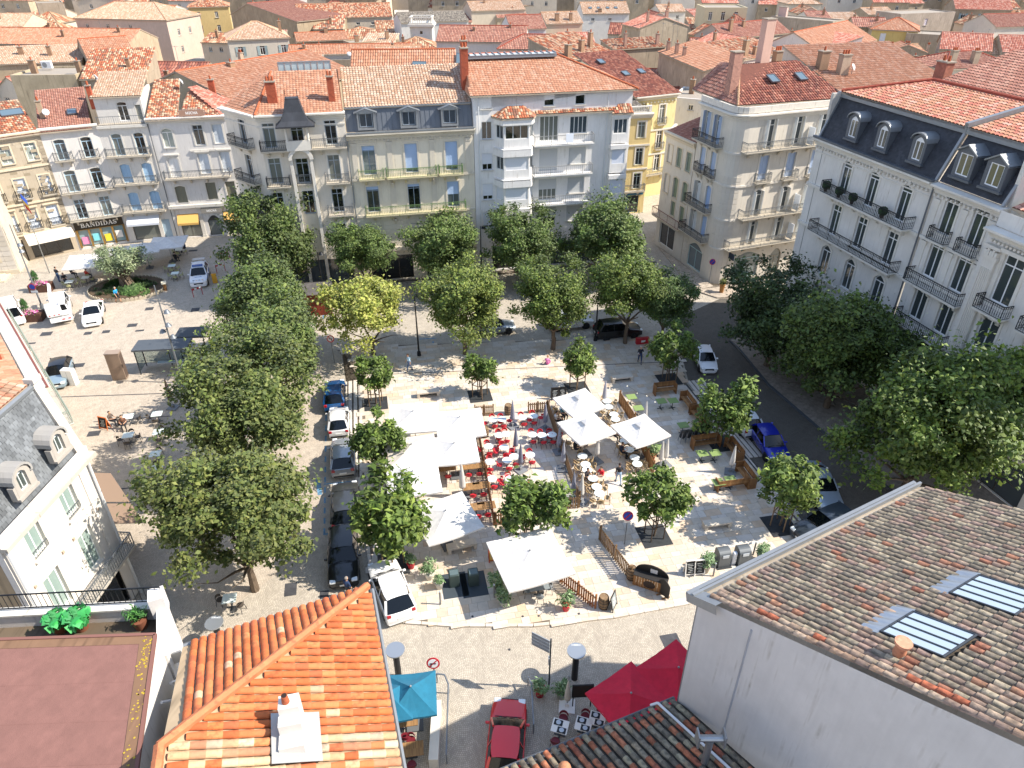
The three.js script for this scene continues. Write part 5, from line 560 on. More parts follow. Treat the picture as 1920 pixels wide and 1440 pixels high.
{ // brown old roof, bottom centre
  const E0 = [.3, 6.7, -14.6], E1 = [6.75, 6.7, -17.3], b = thing('low_tile_house', 'low house with dark mossy canal tiles at the bottom centre', 'house', E0[0], 0, E0[2]), e = V(E1[0] - E0[0], 0, E1[2] - E0[2]); const len = e.length() + 2; e.normalize(); const c = V(-e.z * .93 + e.x * .1, .30, e.x * .93 + e.z * .1).normalize(), n = c.clone().cross(e); if (n.y < 0) n.negate(); const q = (s, t, h = 0) => { const p = V(...E0).addScaledVector(e, s - 2).addScaledVector(c, t).addScaledVector(n, h); return [p.x, p.y, p.z]; }; deck(b, [q(0, 0), q(len, 0), q(len, 7), q(0, 7)], M('#4b443c', .95, { map: lichenMap }));
  layTiles(b, q(0, -.1), e.toArray(), c.toArray(), Math.floor(len / .33), 17, .33, .42, () => true, () => rnd() < .38 ? pick(['#b06c4e', '#a5624c', '#b87656']) : pick(['#8f8674', '#7d7566', '#a0977f', '#6f675b', '#988a74']));
  const L = p => p.map((v, i) => v - b.position.getComponent(i)); const z = new Geo(); z.bar(L(q(-.1, -.28, -.05)), L(q(len, -.28, -.05)), .15, 6); z.mesh('gutter', zincDark, b); const pv = new Geo(); pv.bar(L(q(len - .9, -.1, .22)), L(q(len - .9, 6, .22)), .11, 6).bar(L(q(len - .9, -.1, .22)), L(q(len - 1.1, -.3, .05)), .11, 6); pv.mesh('waste_pipe', M('#cdd2d6', .5), b); { const p = L(q(len - 1.35, 3.1, 0)), k = sub('flue', b, ...p), st = new Geo(); st.bar([0, -.3, 0], [0, 1.5, 0], .26, 12).bar([-.42, 1.62, 0], [.42, 1.62, 0], .26, 12); for (const s of [-1, 1]) st.box(s * .46, 1.32, 0, .06, .62, .42); st.mesh('flue_pipe', metalM('#c4c6c6', .35, .7), k); } { const p = L(q(3.2, 1.1, .05)), k = sub('vent_chimney', b, ...p); add('vent_tube', new THREE.CylinderGeometry(.2, .22, .4, 12), potM, k, 0, .15, 0); add('vent_cap', new THREE.SphereGeometry(.24, 12, 6, 0, 2 * PI, 0, PI / 2), M('#c08560', .85, { map: tileMap }), k, 0, .35, 0); }
  const w = new Geo(); w.quad(L([q(0, 0)[0], 0, q(0, 0)[2]]), L([q(len, 0)[0], 0, q(len, 0)[2]]), L(q(len, .1, -.2)), L(q(0, .1, -.2))); w.mesh('wall', plaster('#cfc7ba'), b); const w2 = new Geo(); w2.quad(L([q(0, 0)[0], 0, q(0, 0)[2]]), L([q(0, 7)[0], 0, q(0, 7)[2]]), L(q(0, 7, -.2)), L(q(0, .1, -.2))); w2.mesh('wall', plaster('#cfc7ba'), b);
}
{ // flat red roof with the terrace
  const y = 14, A = [-11.4, -14.8], B = [-10.1, -10.6], C = [-9, -7], b = thing('flat_roof_house', 'white house with a flat dull red felt roof and a railed terrace', 'house', A[0], 0, A[1]), m = plaster('#ece9e4'), L = p => [p[0] - b.position.x, p[1] - b.position.z], poly = (g, pts, h) => g.poly(pts.map(p => { const q = L(p); return [q[0], h, q[1]]; }));
  const felt = M('#8d655b', .95, { map: fine, bumpMap: roughBump, bumpScale: .006 }), ins = (p, dx, dz) => [p[0] + dx, p[1] + dz]; const W1 = [-24, -14.3], W2 = [-22, -6.5]; for (let i = 0; i < 6; i++) { const g = new Geo(), t0 = i / 6, t1 = (i + 1) / 6, l = (p, q, t) => [p[0] + (q[0] - p[0]) * t, p[1] + (q[1] - p[1]) * t], a = ins(A, -.35, .35), c = ins(C, -.35, 0), w1 = ins(W1, 0, .35); poly(g, [l(w1, W2, t0), l(a, c, t0), l(a, c, t1 + .012), l(w1, W2, t1 + .012)], y + .004 * (6 - i)); g.mesh('felt_sheet', felt, b); }
  const ed = M('#8d6f58', .95, { map: oldPlasterMap }), g1 = new Geo(); poly(g1, [W1, A, ins(A, -.36, .36), ins(W1, 0, .36)], y + .034); poly(g1, [A, C, ins(C, -.36, 0), ins(A, -.36, .36)], y + .036); g1.mesh('felt_edge', ed, b); const lip = new Geo(); const bar3 = (p, q, h, w) => { const a = L(p), c = L(q); lip.bar([a[0], h, a[1]], [c[0], h, c[1]], w); }; bar3(W1, A, y + .02, .1); bar3(A, C, y + .02, .1); lip.mesh('roof_lip', M('#7d564c', .9), b);
  const moss = new Geo(); for (let i = 0; i < 90; i++) { const t = Math.pow(rnd(), 1.6), p = [A[0] + (B[0] - A[0]) * t - rr(.03, .32), A[1] + (B[1] - A[1]) * t + rr(.05, .4)], q = L(p), r = rr(.012, .04); moss.poly([...Array(5)].map((_, k) => [q[0] + Math.cos(k * 1.257) * r, y + .041, q[1] + Math.sin(k * 1.257) * r].map((v, j) => j === 1 ? v : v))); } const mm = moss.mesh('lichen', M('#b59a2e', .95), b); mm.userData.kind = 'stuff';
  const f = new Fac(b, C, A); f.wall([{ s: f.L - 5.1, y: 11.6, w: .9, h: 1.7, fm: whiteFrame, n: 1, transom: 0, set: .12 }], 0, y - .04, m); const fn = new Fac(b, A, W1); fn.p0 = fn.at(.32); fn.wall([], 11, y - .04, oldPlaster('#a39a8c'));
  // terrace in front
  const t0 = [-12.35, -17.2], t1 = [-24, -16.4], ty = 12.2, fl = new Geo(); poly(fl, [A, W1, t1, t0], ty); fl.mesh('terrace_floor', M('#6e6253', .95, { map: oldPlasterMap }), b); const pn = new Fac(b, t0, t1); pn.wall([], 0, ty + .55, m, .3); const pe = new Fac(b, [A[0] + .05, A[1] - .05], t0); pe.p0 = pe.at(0); pe.L -= .02; pe.wall([], 0, ty + .75, m, .3); pn.put('coping', boxGeo(pn.L, .08, .4), whiteTrim, pn.L / 2, ty + .56, -.15); pe.put('corner_pier', boxGeo(.6, .9, .5), m, pe.L - .2, ty + .4, -.2); pe.put('lead_cap', boxGeo(.5, .5, .4), stoneM('#e5e0d6'), .7, ty - .3, .1);
  const rl = new Geo(); rl.bar([0, .8, 0], [pn.L, .8, 0], .04).bar([0, .12, 0], [pn.L, .12, 0], .03); for (let i = 0; i < 62; i++) rl.bar([i * .19, .1, 0], [i * .19, .8, 0], .016); pn.put('terrace_railing', rl.build(), ironM, 0, ty + .62, -.1); const wp = new Geo(); const wpt = (s, yy, o) => [s, yy, o]; wp.path([[f.L - .6, 12.3, .1], [f.L + .3, 11.4, .7], [f.L + .9, 12, .75]], .12, 6); wp.path([[f.L - 1.8, 13, .1], [f.L - 1.0, 11.9, .8], [f.L + .2, 12, 1.2]], .1, 6); f.put('white_pipe', wp.build(), M('#eef0f0', .5), 0, 0);
}

// ===== ground: cobbles in fans, slabs, kerbs =====
const hash = (a, b) => { let h = Math.imul(a | 0, 374761393) + Math.imul(b | 0, 668265263) | 0; h = Math.imul(h ^ h >>> 13, 1274126177); return ((h ^ h >>> 16) >>> 0) / 4294967296; };
function cobbles(n, metres, base, spread, joint) { // segmental fans of small setts
  const half = metres / 4, col = [], bump = [], rows = Math.round(metres / .1);
  for (let y = 0; y < n; y++) for (let x = 0; x < n; x++) { const X = x / n * metres, Y = y / n * metres, c = Math.floor(X / (half * 2)), lx = (X - c * half * 2) / half - 1; let yy = (Y + .42 * (1 - lx * lx) * half) / .1; const r = ((Math.floor(yy) % rows) + rows) % rows, fy = yy - Math.floor(yy), al = (lx + .12 * lx * lx * lx) * half / .098 + hash(r, c) * 1, k = Math.floor(al), fx = al - k; const e = Math.min(fx, 1 - fx, fy, 1 - fy), j = cl((e - .05) * 9), h = hash(r * 7 + 3, k + c * 57 + 100), t = N2[(y * 512 / n | 0) * 512 + (x * 512 / n | 0)] - .5; col.push([j, h, t]); }
  const m = tex(n, i => { const [j, h, t] = col[i], b = [0, 1, 2].map(q => base[q] * (1 + (h - .5) * spread + t * .2)); return b.map((v, q) => cl(joint[q] + (v - joint[q]) * j)); }, metres), bm = tex(n, i => [cl(col[i][0] * .9)], metres, false); return [m, bm];
}
const [cobMap, cobBump] = cobbles(1024, 3.2, [.86, .84, .80], .13, [.72, .69, .65]);
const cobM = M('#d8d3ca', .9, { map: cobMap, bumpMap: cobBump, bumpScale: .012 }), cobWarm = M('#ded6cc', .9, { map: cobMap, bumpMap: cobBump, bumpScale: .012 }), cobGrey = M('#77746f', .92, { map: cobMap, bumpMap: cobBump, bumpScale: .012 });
structure('ground', new Geo().quad([-420, 0, 60], [420, 0, 60], [420, 0, -520], [-420, 0, -520]).build(), cobM);
const sheet = (name, px, h, mat) => structure(name, new Geo().poly((() => { const p = px.map(q => [...S(q[0], q[1])]); let a = 0; p.forEach((q, i) => { const r = p[(i + 1) % p.length]; a += q[0] * r[1] - r[0] * q[1]; }); return (a > 0 ? p.reverse() : p).map(q => [q[0], h, q[1]]); })()).build(), mat);
sheet('left_square', [[0, 560], [440, 452], [600, 500], [610, 1010], [420, 1150], [0, 1000]], .004, cobWarm);
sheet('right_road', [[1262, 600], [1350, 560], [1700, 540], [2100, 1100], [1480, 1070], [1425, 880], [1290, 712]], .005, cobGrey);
{ // raised pavements with kerbs
  const walk = (name, pts, h, mat) => { const g = new Geo(); g.prism(pts, 0, h); return structure(name, g.build(), mat); }; const pav = M('#cdbba4', .9, { map: grain }), pavS = M('#d5c6b2', .9, { map: grain });
  walk('far_pavement', [S(610, 527), S(960, 506), S(1230, 492), [16.5, -80.5], [12.6, -78.8], [-16.3, -72.2], [-24.2, -70.4]], .13, pavS); walk('right_pavement', [S(1440, 722), S(1677, 927), [30, -26], [44, -24], [33, -46], [26.4, -63.2], [21.8, -60], S(1368, 640), S(1385, 655)], .13, M('#b5a899', .9, { map: grain })); walk('corner_pavement', [S(1300, 545), S(1345, 560), S(1420, 555), [33, -75], [22.2, -71], [18, -83]], .13, pavS);
  const kerb = (pts, w, h, mat) => { const g = new Geo(); for (let i = 0; i < pts.length - 1; i++) g.bar([pts[i][0], h - w / 2, pts[i][1]], [pts[i + 1][0], h - w / 2, pts[i + 1][1]], w); structure('kerb', g.build(), mat); }; kerb([S(1368, 640), S(1385, 655), S(1440, 722), S(1677, 927), [30, -26]], .16, .15, M('#4b4e52', .8)); kerb([S(610, 528), S(960, 507), S(1230, 493)], .16, .15, M('#55575a', .8));
}
// paved centre: each slab is a stone of its own
const plazaPoly = [[640, 652], [1268, 632], [1287, 720], [1352, 800], [1427, 892], [1512, 992], [1460, 1062], [1380, 1100], [1290, 1132], [1150, 1158], [1000, 1174], [850, 1174], [760, 1168], [716, 1130], [694, 1060], [677, 915], [677, 720]].map(p => S(...p));
const inside = (p, poly) => { let c = false; for (let i = 0, j = poly.length - 1; i < poly.length; j = i++) { const a = poly[i], b = poly[j]; if ((a[1] > p[1]) !== (b[1] > p[1]) && p[0] < (b[0] - a[0]) * (p[1] - a[1]) / (b[1] - a[1]) + a[0]) c = !c; } return c; };
const PLZ = .1;
{
  const base = structure('plaza', new Geo().prism(plazaPoly, 0, PLZ - .012).build(), M('#8f8371', .95, { map: grain })), t = 11.5 * D2R, ux = [Math.cos(t), -Math.sin(t)], vx = [Math.sin(t), Math.cos(t)], O = [-16, -60], list = [];
  const tones = ['#ddd3c4', '#d9cdbb', '#dfd6c9', '#d6cab8', '#dccdb8', '#d2c1ab', '#dcd2c5', '#dcc4a8'];
  for (let v = 0, r = 0; v < 38; r++) { const d = pick([.42, .5, .5, .6]); for (let u = rr(-1, 0); u < 40;) { const w = pick([.5, .62, .75, .9, 1.1]), c = [O[0] + ux[0] * (u + w / 2) + vx[0] * (v + d / 2), O[1] + ux[1] * (u + w / 2) + vx[1] * (v + d / 2)]; if (inside(c, plazaPoly)) list.push({ c, w, d, k: Math.floor(rnd() * tones.length), dist: Math.hypot(c[0], c[1]) }); u += w; } v += d; }
  list.sort((a, b) => a.dist - b.dist); const rest = new Geo(); const mt = tones.map(h => M(h, .82, { map: fine, bumpMap: roughBump, bumpScale: .003 }));
  list.forEach((s, i) => { if (i < 300) { const g = cached(`sl${s.w},${s.d}`, () => new Geo().box(0, 0, 0, s.w - .014, .03, s.d - .014, 0, false).build()); add('paving_slab', g, mt[s.k], base, s.c[0], PLZ - .03 + rr(0, .003), s.c[1], t); } else { const c = lin(tones[s.k]); rest.col = [c.r, c.g, c.b]; rest.box(s.c[0], PLZ - .03 + rr(0, .003), s.c[1], s.w - .014, .03, s.d - .014, t, false); } });
  const rm = rest.mesh('paving_slab_field', new THREE.MeshStandardMaterial({ vertexColors: true, roughness: .82, map: fine, bumpMap: roughBump, bumpScale: .003 }), base); rm.userData.kind = 'stuff';
  const edge = new Geo(), ep = plazaPoly.slice(3); for (let i = 0; i < ep.length - 1; i++) { const a = ep[i], b = ep[i + 1], n = Math.max(1, Math.round(Math.hypot(b[0] - a[0], b[1] - a[1]) / .9)); for (let k = 0; k < n; k++) { const p = [a[0] + (b[0] - a[0]) * (k + .02) / n, a[1] + (b[1] - a[1]) * (k + .02) / n], q = [a[0] + (b[0] - a[0]) * (k + .98) / n, a[1] + (b[1] - a[1]) * (k + .98) / n]; const kg = new Geo(); kg.bar([p[0], PLZ - .09, p[1]], [q[0], PLZ - .09, q[1]], .2); kg.mesh('kerbstone', mt[k % 3], base); } }
  // shallow steps along both sides
  for (const [p, q, sg] of [[[683, 712], [688, 880], -1], [[1283, 716], [1400, 860], 1]]) for (let i = 0; i < 4; i++) { const a = S(...p), b = S(...q), dx = sg * (.35 + i * .42), st = new Geo(); st.bar([a[0] + dx * .98, PLZ - .02 - i * .024 - .15, a[1] + dx * -.2], [b[0] + dx * .98, PLZ - .02 - i * .024 - .15, b[1] - dx * .2], .3); st.mesh('step', mt[i % 2 ? 0 : 6], base); }
  const drain = (a, b, w = .1) => { const p = S(...a, PLZ), q = S(...b, PLZ), g = new Geo(); g.bar([p[0], PLZ - .03, p[1]], [q[0], PLZ - .03, q[1]], w * .8); g.mesh('slot_drain', M('#3b3d40', .7), base); }; drain([700, 703], [1240, 679]); drain([1287, 722], [1425, 890], .14);
}
// painted parking marks, covers and drains in the paving
{
  const paint = M('#7fb4d6', .8, { map: grain }), line = (a, b, w, m, n) => { const p = S(...a), q = S(...b), l = Math.hypot(q[0] - p[0], q[1] - p[1]), d = [(q[0] - p[0]) / l * 1, (q[1] - p[1]) / l], g = new Geo(), o = [-d[1] * w / 2, d[0] * w / 2]; g.quad([p[0] + o[0], 0, p[1] + o[1]], [p[0] - o[0], 0, p[1] - o[1]], [q[0] - o[0], 0, q[1] - o[1]], [q[0] + o[0], 0, q[1] + o[1]]); const s = structure(n, g.build(), m, 0, .009, 0); return s; };
  const dash = (a, b, n) => { for (let i = 0; i < n; i++) { const t0 = i / n, t1 = (i + .55) / n, l = t => [a[0] + (b[0] - a[0]) * t, a[1] + (b[1] - a[1]) * t]; line(l(t0), l(t1), .12, paint, 'parking_mark'); } }; dash([612, 740], [608, 1010], 14); line([607, 908], [668, 902], .12, paint, 'parking_mark'); line([606, 1002], [625, 1000], .14, paint, 'parking_mark'); line([596, 898], [600, 928], .3, paint, 'parking_mark'); line([786, 636], [818, 634], .14, paint, 'parking_mark'); line([812, 640], [813, 658], .14, paint, 'parking_mark'); line([813, 658], [900, 655], .12, paint, 'parking_mark'); line([1000, 650], [1035, 646], .12, paint, 'parking_mark'); line([605, 585], [607, 598], .14, paint, 'parking_mark');
  const dk = M('#55565a', .75, { map: grain }); line([100, 745], [330, 737], .12, dk, 'slot_drain'); line([175, 791], [322, 780], .1, dk, 'slot_drain'); line([222, 917], [300, 910], .12, dk, 'slot_drain'); line([650, 640], [640, 520], .1, dk, 'slot_drain');
  const cov = (u, v, w, d, m = dk, t = .2) => { const p = S(u, v), g = new Geo(); g.box(0, 0, 0, w, .012, d, 0, false); structure('manhole_cover', g.build(), m, p[0], .002, p[1]).rotation.y = t; }; for (const [u, v, w, d] of [[87, 626, 1, .8], [165, 625, .7, .6], [199, 622, .7, .6], [248, 610, .9, .7], [262, 620, .8, .35], [307, 640, 1.2, 1], [280, 579, .8, .7], [366, 581, .8, .9], [362, 470, 1, .5], [57, 644, .9, .3], [148, 685, .9, .7], [176, 813, .9, .7], [1258, 1202, 1.0, .9], [545, 1105, .7, 1], [1352, 632, .7, .5], [608, 1115, .5, .6]]) cov(u, v, w, d); cov(1192, 1146, .55, .5, M('#9aa3a8', .4, { metalness: .6 })); cov(1140, 1152, .5, .45, M('#9aa3a8', .4, { metalness: .6 })); for (const [u, v] of [[770, 1156], [886, 1158], [980, 1158], [1010, 1157], [1085, 1153], [955, 1218], [820, 1345], [818, 1412]]) { const p = S(u, v), m = structure('stud', cached('stud', () => new THREE.CylinderGeometry(.07, .07, .02, 10)), dk, p[0], PLZ + .005, p[1]); if (v > 1170) m.position.y = .01; }
}

// ===== trees =====
const leafMat = (hex, tr = .3) => M(hex, .7, { transmission: tr, vertexColors: true, thickness: 0 });
function leafGeo(sd, count, R, lobes, lw, ll, clump, cols, tuft) { // leaves in clumps over an uneven crown; unit crown of radius R around the origin
  const save = seed; seed = sd; const p = new Float32Array(count * 12), c = new Float32Array(count * 12), idx = new Uint32Array(count * 6), cl_ = [], q = V(0, 0, 0);
  const bumps = [...Array(11)].map(() => [V(rr(-1, 1), rr(-.7, 1), rr(-1, 1)).normalize(), rr(.72, 1.24)]);
  const rad = d => { let k = .7; for (const [b, s] of bumps) k = Math.max(k, s * Math.pow(Math.max(0, d.dot(b)), 2.4)); return k; };
  for (let i = 0; i < lobes; i++) { const d = V(rr(-1, 1), rr(-.75, 1), rr(-1, 1)).normalize(), k = Math.pow(rnd(), .33) * rad(d); cl_.push({ p: V(d.x * k * R[0], d.y * k * R[1], d.z * k * R[2]), s: clump * rr(.5, 1.3), t: rr(.72, 1.25), h: rnd() }); }
  const C = cols.map(lin), x = V(0, 0, 0), y = V(0, 0, 0), z = V(0, 0, 0), col = new THREE.Color();
  for (let i = 0; i < count; i++) {
    const L = cl_[Math.floor(rnd() * lobes)], g = () => (rnd() + rnd() + rnd() - 1.5) * .82; q.set(g(), g() * .75, g()).multiplyScalar(L.s).add(L.p); if (tuft && rnd() < .03) q.y += rnd() * tuft;
    z.set(g(), g() + .55, g()).addScaledVector(q, .25 / R[1]).normalize(); x.set(rr(-1, 1), rr(-.9, .3), rr(-1, 1)).cross(z).normalize(); y.copy(z).cross(x); const s = .55 + .95 * Math.pow(rnd(), 1.6), a = ll * s, w = lw * s; col.copy(C[Math.floor(rnd() * C.length)]).multiplyScalar(L.t * rr(.8, 1.2)); const o = i * 12;
    const pt = (k, e, f, h) => { p[o + k] = q.x + x.x * e + y.x * f + z.x * h; p[o + k + 1] = q.y + x.y * e + y.y * f + z.y * h; p[o + k + 2] = q.z + x.z * e + y.z * f + z.z * h; c[o + k] = col.r; c[o + k + 1] = col.g; c[o + k + 2] = col.b; };
    pt(0, 0, -a / 2, 0); pt(3, w / 2, 0, w * .18); pt(6, 0, a / 2, -a * .12); pt(9, -w / 2, 0, w * .18); idx.set([o / 3, o / 3 + 1, o / 3 + 3, o / 3 + 1, o / 3 + 2, o / 3 + 3], i * 6);
  }
  seed = save; const geo = new THREE.BufferGeometry(); geo.setAttribute('position', new THREE.BufferAttribute(p, 3)); geo.setAttribute('color', new THREE.BufferAttribute(c, 3)); geo.setIndex(new THREE.BufferAttribute(idx, 1)); geo.computeVertexNormals(); return geo;
}
const GREEN = ['#93a55f', '#819552', '#a2ae6a', '#748a4a', '#adb576'], YEL = ['#bcc062', '#adb55a', '#c8c872', '#9caa50', '#d0cc80'];
const crowns = [1, 2, 3, 4].map(i => leafGeo(100 + i, 32000, [4, 3.5, 4], 165, .135, .225, .86, GREEN, i === 4 ? 2.2 : 1)); crowns.push(leafGeo(106, 17000, [4, 3.5, 4], 170, .16, .26, .85, YEL, 1));
const youngCrowns = [1, 2, 3].map(i => leafGeo(200 + i, 3900, [1.8, 1.6, 1.8], 54, .14, .29, .5, ['#93a85a', '#82984e', '#a5b868', '#6f8646', '#b8c47a'], .4));
function trunkGeo(sd, h, r, spread, limbs) { const save = seed; seed = sd; const g = new Geo(); g.bar([0, 0, 0], [rr(-.1, .1), h * .5, rr(-.1, .1)], r * 2.2, 8, r * 1.7).bar([0, h * .48, 0], [.05, h, 0], r * 1.7, 8, r * 1.2); for (let i = 0; i < limbs; i++) { const a = i / limbs * 2 * PI + rr(-.3, .3), e = [Math.cos(a) * spread, h + spread * rr(.5, .9), Math.sin(a) * spread], m = [e[0] * .45, h * .9 + (e[1] - h) * .55, e[2] * .45]; g.bar([0, h * .8, 0], m, r * 1.1, 6, r * .8).bar(m, e, r * .8, 6, r * .35); g.bar(e, [e[0] * 1.3 + rr(-.5, .5), e[1] + rr(.2, 1.2), e[2] * 1.3 + rr(-.5, .5)], r * .35, 5, r * .12); } seed = save; return g.build(); }
const trunks = [trunkGeo(301, 3.2, .2, 2, 6), trunkGeo(302, 3.6, .22, 2.2, 5)], barkM = M('#7d6f60', .95, { map: woodMap }), youngTrunk = trunkGeo(303, 2.1, .07, .8, 5), stakeM = M('#8c7760', .9, { map: woodMap });
const gratM = M('#3f4346', .8, { map: grain });
function bigTree(i, u, v, r, hc, hex, label, group, sc = 1) { // u,v,hc: middle of the crown
  const p = S(u, v, hc), k = r / 4.1, t = thing('street_tree', label, 'tree', p[0], 0, p[1], i * 1.7, group); const h = hc - 3.2 * k * sc, tr = add('trunk', trunks[i % 2], barkM, t); tr.scale.set(k, Math.max(.5, h / 3.0), k); const c = add('crown', crowns[i === 8 ? 4 : i % 4], leafMat(hex), t, 0, hc, 0); c.scale.set(k, k * sc, k); return t;
}
const rowL = 'big trees between the left square and the parked cars', rowB = 'trees in front of the far facades', rowM = 'trees along the middle road', rowR = 'big trees shading the right street';
[[0, 437, 960, 5.0, 6.2, '#b4b48c', 'large olive green tree nearest the camera in the left row'], [1, 458, 765, 5.3, 6.2, '#b0b48a', 'large olive green tree second nearest in the left row'], [2, 508, 645, 4.7, 6.2, '#a8b284', 'broad green tree in the middle of the left row'], [3, 495, 560, 4.8, 6.3, '#a0ae7e', 'green tree with upright shoots, second farthest in the left row'], [1, 510, 448, 5.6, 6.4, '#9eac7c', 'tall full green tree in front of the turret house']].forEach((a, i) => bigTree(...a, rowL, i === 4 ? 1.15 : 1));
[[0, 680, 470, 3.8, 5.2, '#a8ba86', 'round green tree before the left end of the zinc attic house'], [2, 830, 462, 4.6, 5.4, '#a8b886', 'round green tree before the right end of the zinc attic house'], [1, 982, 455, 4.6, 5.4, '#a2b480', 'dark green tree before the oriel of the white block'], [3, 1135, 440, 5.2, 6, '#a6b884', 'tall green tree before the corner of the white block']].forEach(a => bigTree(...a, rowB));
[[8, 690, 575, 4.3, 5, '#dfe2c0', 'yellow green tree, the palest in the square'], [2, 868, 562, 4.4, 5.6, '#c3c884', 'light green open tree right of the yellow green one'], [1, 1040, 558, 4.2, 5.4, '#b3bf78', 'light green tree between the open tree and the twin trees'], [0, 1182, 540, 4.1, 5.8, '#b4c07a', 'light green tree, front one of the twin trees'], [2, 1250, 562, 3.2, 5.2, '#869c68', 'dark green tree, back one of the twin trees']].forEach(a => bigTree(...a, rowM));
[[1, 1458, 590, 5.2, 5.2, '#6f8458', 'very dark green tree farthest up the right street'], [0, 1582, 650, 5.6, 5.8, '#94a562', 'dark green tree with bright tips in the middle of the right street'], [2, 1690, 632, 4.4, 5, '#7f9660', 'half hidden dark tree against the shaded facades'], [3, 1742, 795, 5.7, 6.2, '#a2b45e', 'largest bright tipped tree at the right above the old tile roof'], [0, 1862, 765, 5.8, 6.2, '#a8ba62', 'bright tipped tree cut by the right edge']].forEach(a => bigTree(...a, rowR, 1.08));
// young evergreens tied to stakes in square grates
const young = [[705, 757, 72, 3.0, 1.75, 'behind the pile of parasols at the upper left corner'], [900, 742, 52, 2.6, 1.5, 'left of the resting child, upper middle'], [1082, 728, 70, 2.7, 1.6, 'right of the resting child'], [1254, 712, 68, 3.3, 2.1, 'beside the small white car at the upper right'], [1352, 832, 88, 3.6, 2.3, 'over the stacked chairs'], [1462, 985, 80, 3.6, 2.1, 'beside the silver car'], [1226, 1005, 82, 3.4, 2.15, 'in a bare dark frame by the round sign'], [998, 1030, 85, 3.6, 2.3, 'behind the big white parasol at the bottom'], [738, 1058, 100, 3.9, 2.6, 'between the parked cars and white parasols, lower left'], [716, 888, 82, 3.2, 2.0, 'beside the silver hatchback, left edge of the terrace']];
young.forEach(([u, v, dv, hc, r, where], i) => {
  r *= 1.12; const p = S(u, v, PLZ), t = thing('young_tree', `young evergreen with glossy leaves ${where}`, 'tree', p[0], PLZ, p[1], i * 1.1, 'young evergreens on the paved centre'), k = r / 1.85; add('trunk', youngTrunk, barkM, t).scale.set(1, Math.max(.8, (hc - r * .3) / 2.4), 1); const c = add('crown', youngCrowns[i % 3], leafMat(['#a2b076', '#96a66c', '#acb87e'][i % 3], .2), t, 0, hc, 0); c.scale.set(k, k * 1.05, k); for (const [a, b] of [[-.45, -.45], [.45, -.45], [.45, .45], [-.45, .45]]) add('stake', cached('stake', () => new Geo().bar([0, 0, 0], [0, 2, 0], .09, 6).build()), i === 6 ? M('#4a4038', .9) : stakeM, t, a, 0, b);
  for (const y of [1.2, 1.8]) add('stake_rail', cached('stakeRail' + y, () => { const g = new Geo(); g.bar([-.45, y, -.45], [.45, y, -.45], .05).bar([.45, y, -.45], [.45, y, .45], .05).bar([.45, y, .45], [-.45, y, .45], .05).bar([-.45, y, .45], [-.45, y, -.45], .05); return g.build(); }), i === 6 ? M('#4a4038', .9) : stakeM, t); const gr = new Geo(); gr.box(0, .004, 0, 1.9, .02, 1.9, 0, false); add('tree_grate', gr.build(), gratM, t, 0, 0, 0, -i * 1.1 + 11.5 * D2R);
});
{ // old olive in its round bed
  const p = S(240, 540), t = thing('olive_tree', 'old gnarled olive tree with silvery leaves in a round bed', 'tree', p[0], 0, p[1]), g = new Geo(), sv = seed; seed = 77; for (let i = 0; i < 16; i++) { const a = i / 16 * 2 * PI, r = rr(.5, .95), e = rr(.3, .7); g.bar([Math.cos(a) * r, 0, Math.sin(a) * r * .8], [Math.cos(a + .6) * e, 1.6, Math.sin(a + .6) * e], .3, 6, .22).bar([Math.cos(a + .6) * e, 1.55, Math.sin(a + .6) * e], [Math.cos(a + .4) * e * 2.6, rr(2.2, 3), Math.sin(a + .4) * e * 2.4], .22, 6, .1); } g.mesh('trunk', M('#8d7f70', .95, { map: woodMap }), t); seed = sv; const oc = leafGeo(401, 9000, [3.2, 1.35, 2.4], 120, .1, .26, .75, ['#8c9a72', '#7d8c62', '#a3ae88', '#6f7f56'], .3); add('crown', oc, leafMat('#ffffff', .2), t, 0, 3.1, 0);
  const bed = thing('planting_bed', 'round bed of low green plants with a scalloped edge around the olive', 'flower bed', p[0] + .2, 0, p[1] + .4), rx = 4, rz = 3.1; const soil = new Geo(); soil.poly([...Array(28)].map((_, i) => [Math.cos(-i / 28 * 2 * PI) * rx, .22, Math.sin(-i / 28 * 2 * PI) * rz])); soil.mesh('soil', M('#6d5a44', .95, { map: grain }), bed); const low = leafGeo(402, 6500, [3.7, .12, 2.8], 200, .13, .26, .4, ['#4f7035', '#42622d', '#628044', '#3a5a2a'], .15); add('ground_cover', low, leafMat('#ffffff', .2), bed, 0, .32, 0).userData.kind = 'stuff'; for (let i = 0; i < 56; i++) { const a = i / 56 * 2 * PI; add('edging_tile', cached('scal', () => { const s = new THREE.Shape(); s.moveTo(-.2, 0); s.lineTo(.2, 0); s.lineTo(.2, .2); s.absarc(0, .2, .2, 0, PI); s.lineTo(-.2, 0); return extr(s, .06, -.03); }), stoneM('#c9bda6'), bed, Math.cos(a) * (rx + .03), 0, Math.sin(a) * (rz + .03), PI / 2 - Math.atan2(Math.sin(a) / rz, Math.cos(a) / rx)); }
}

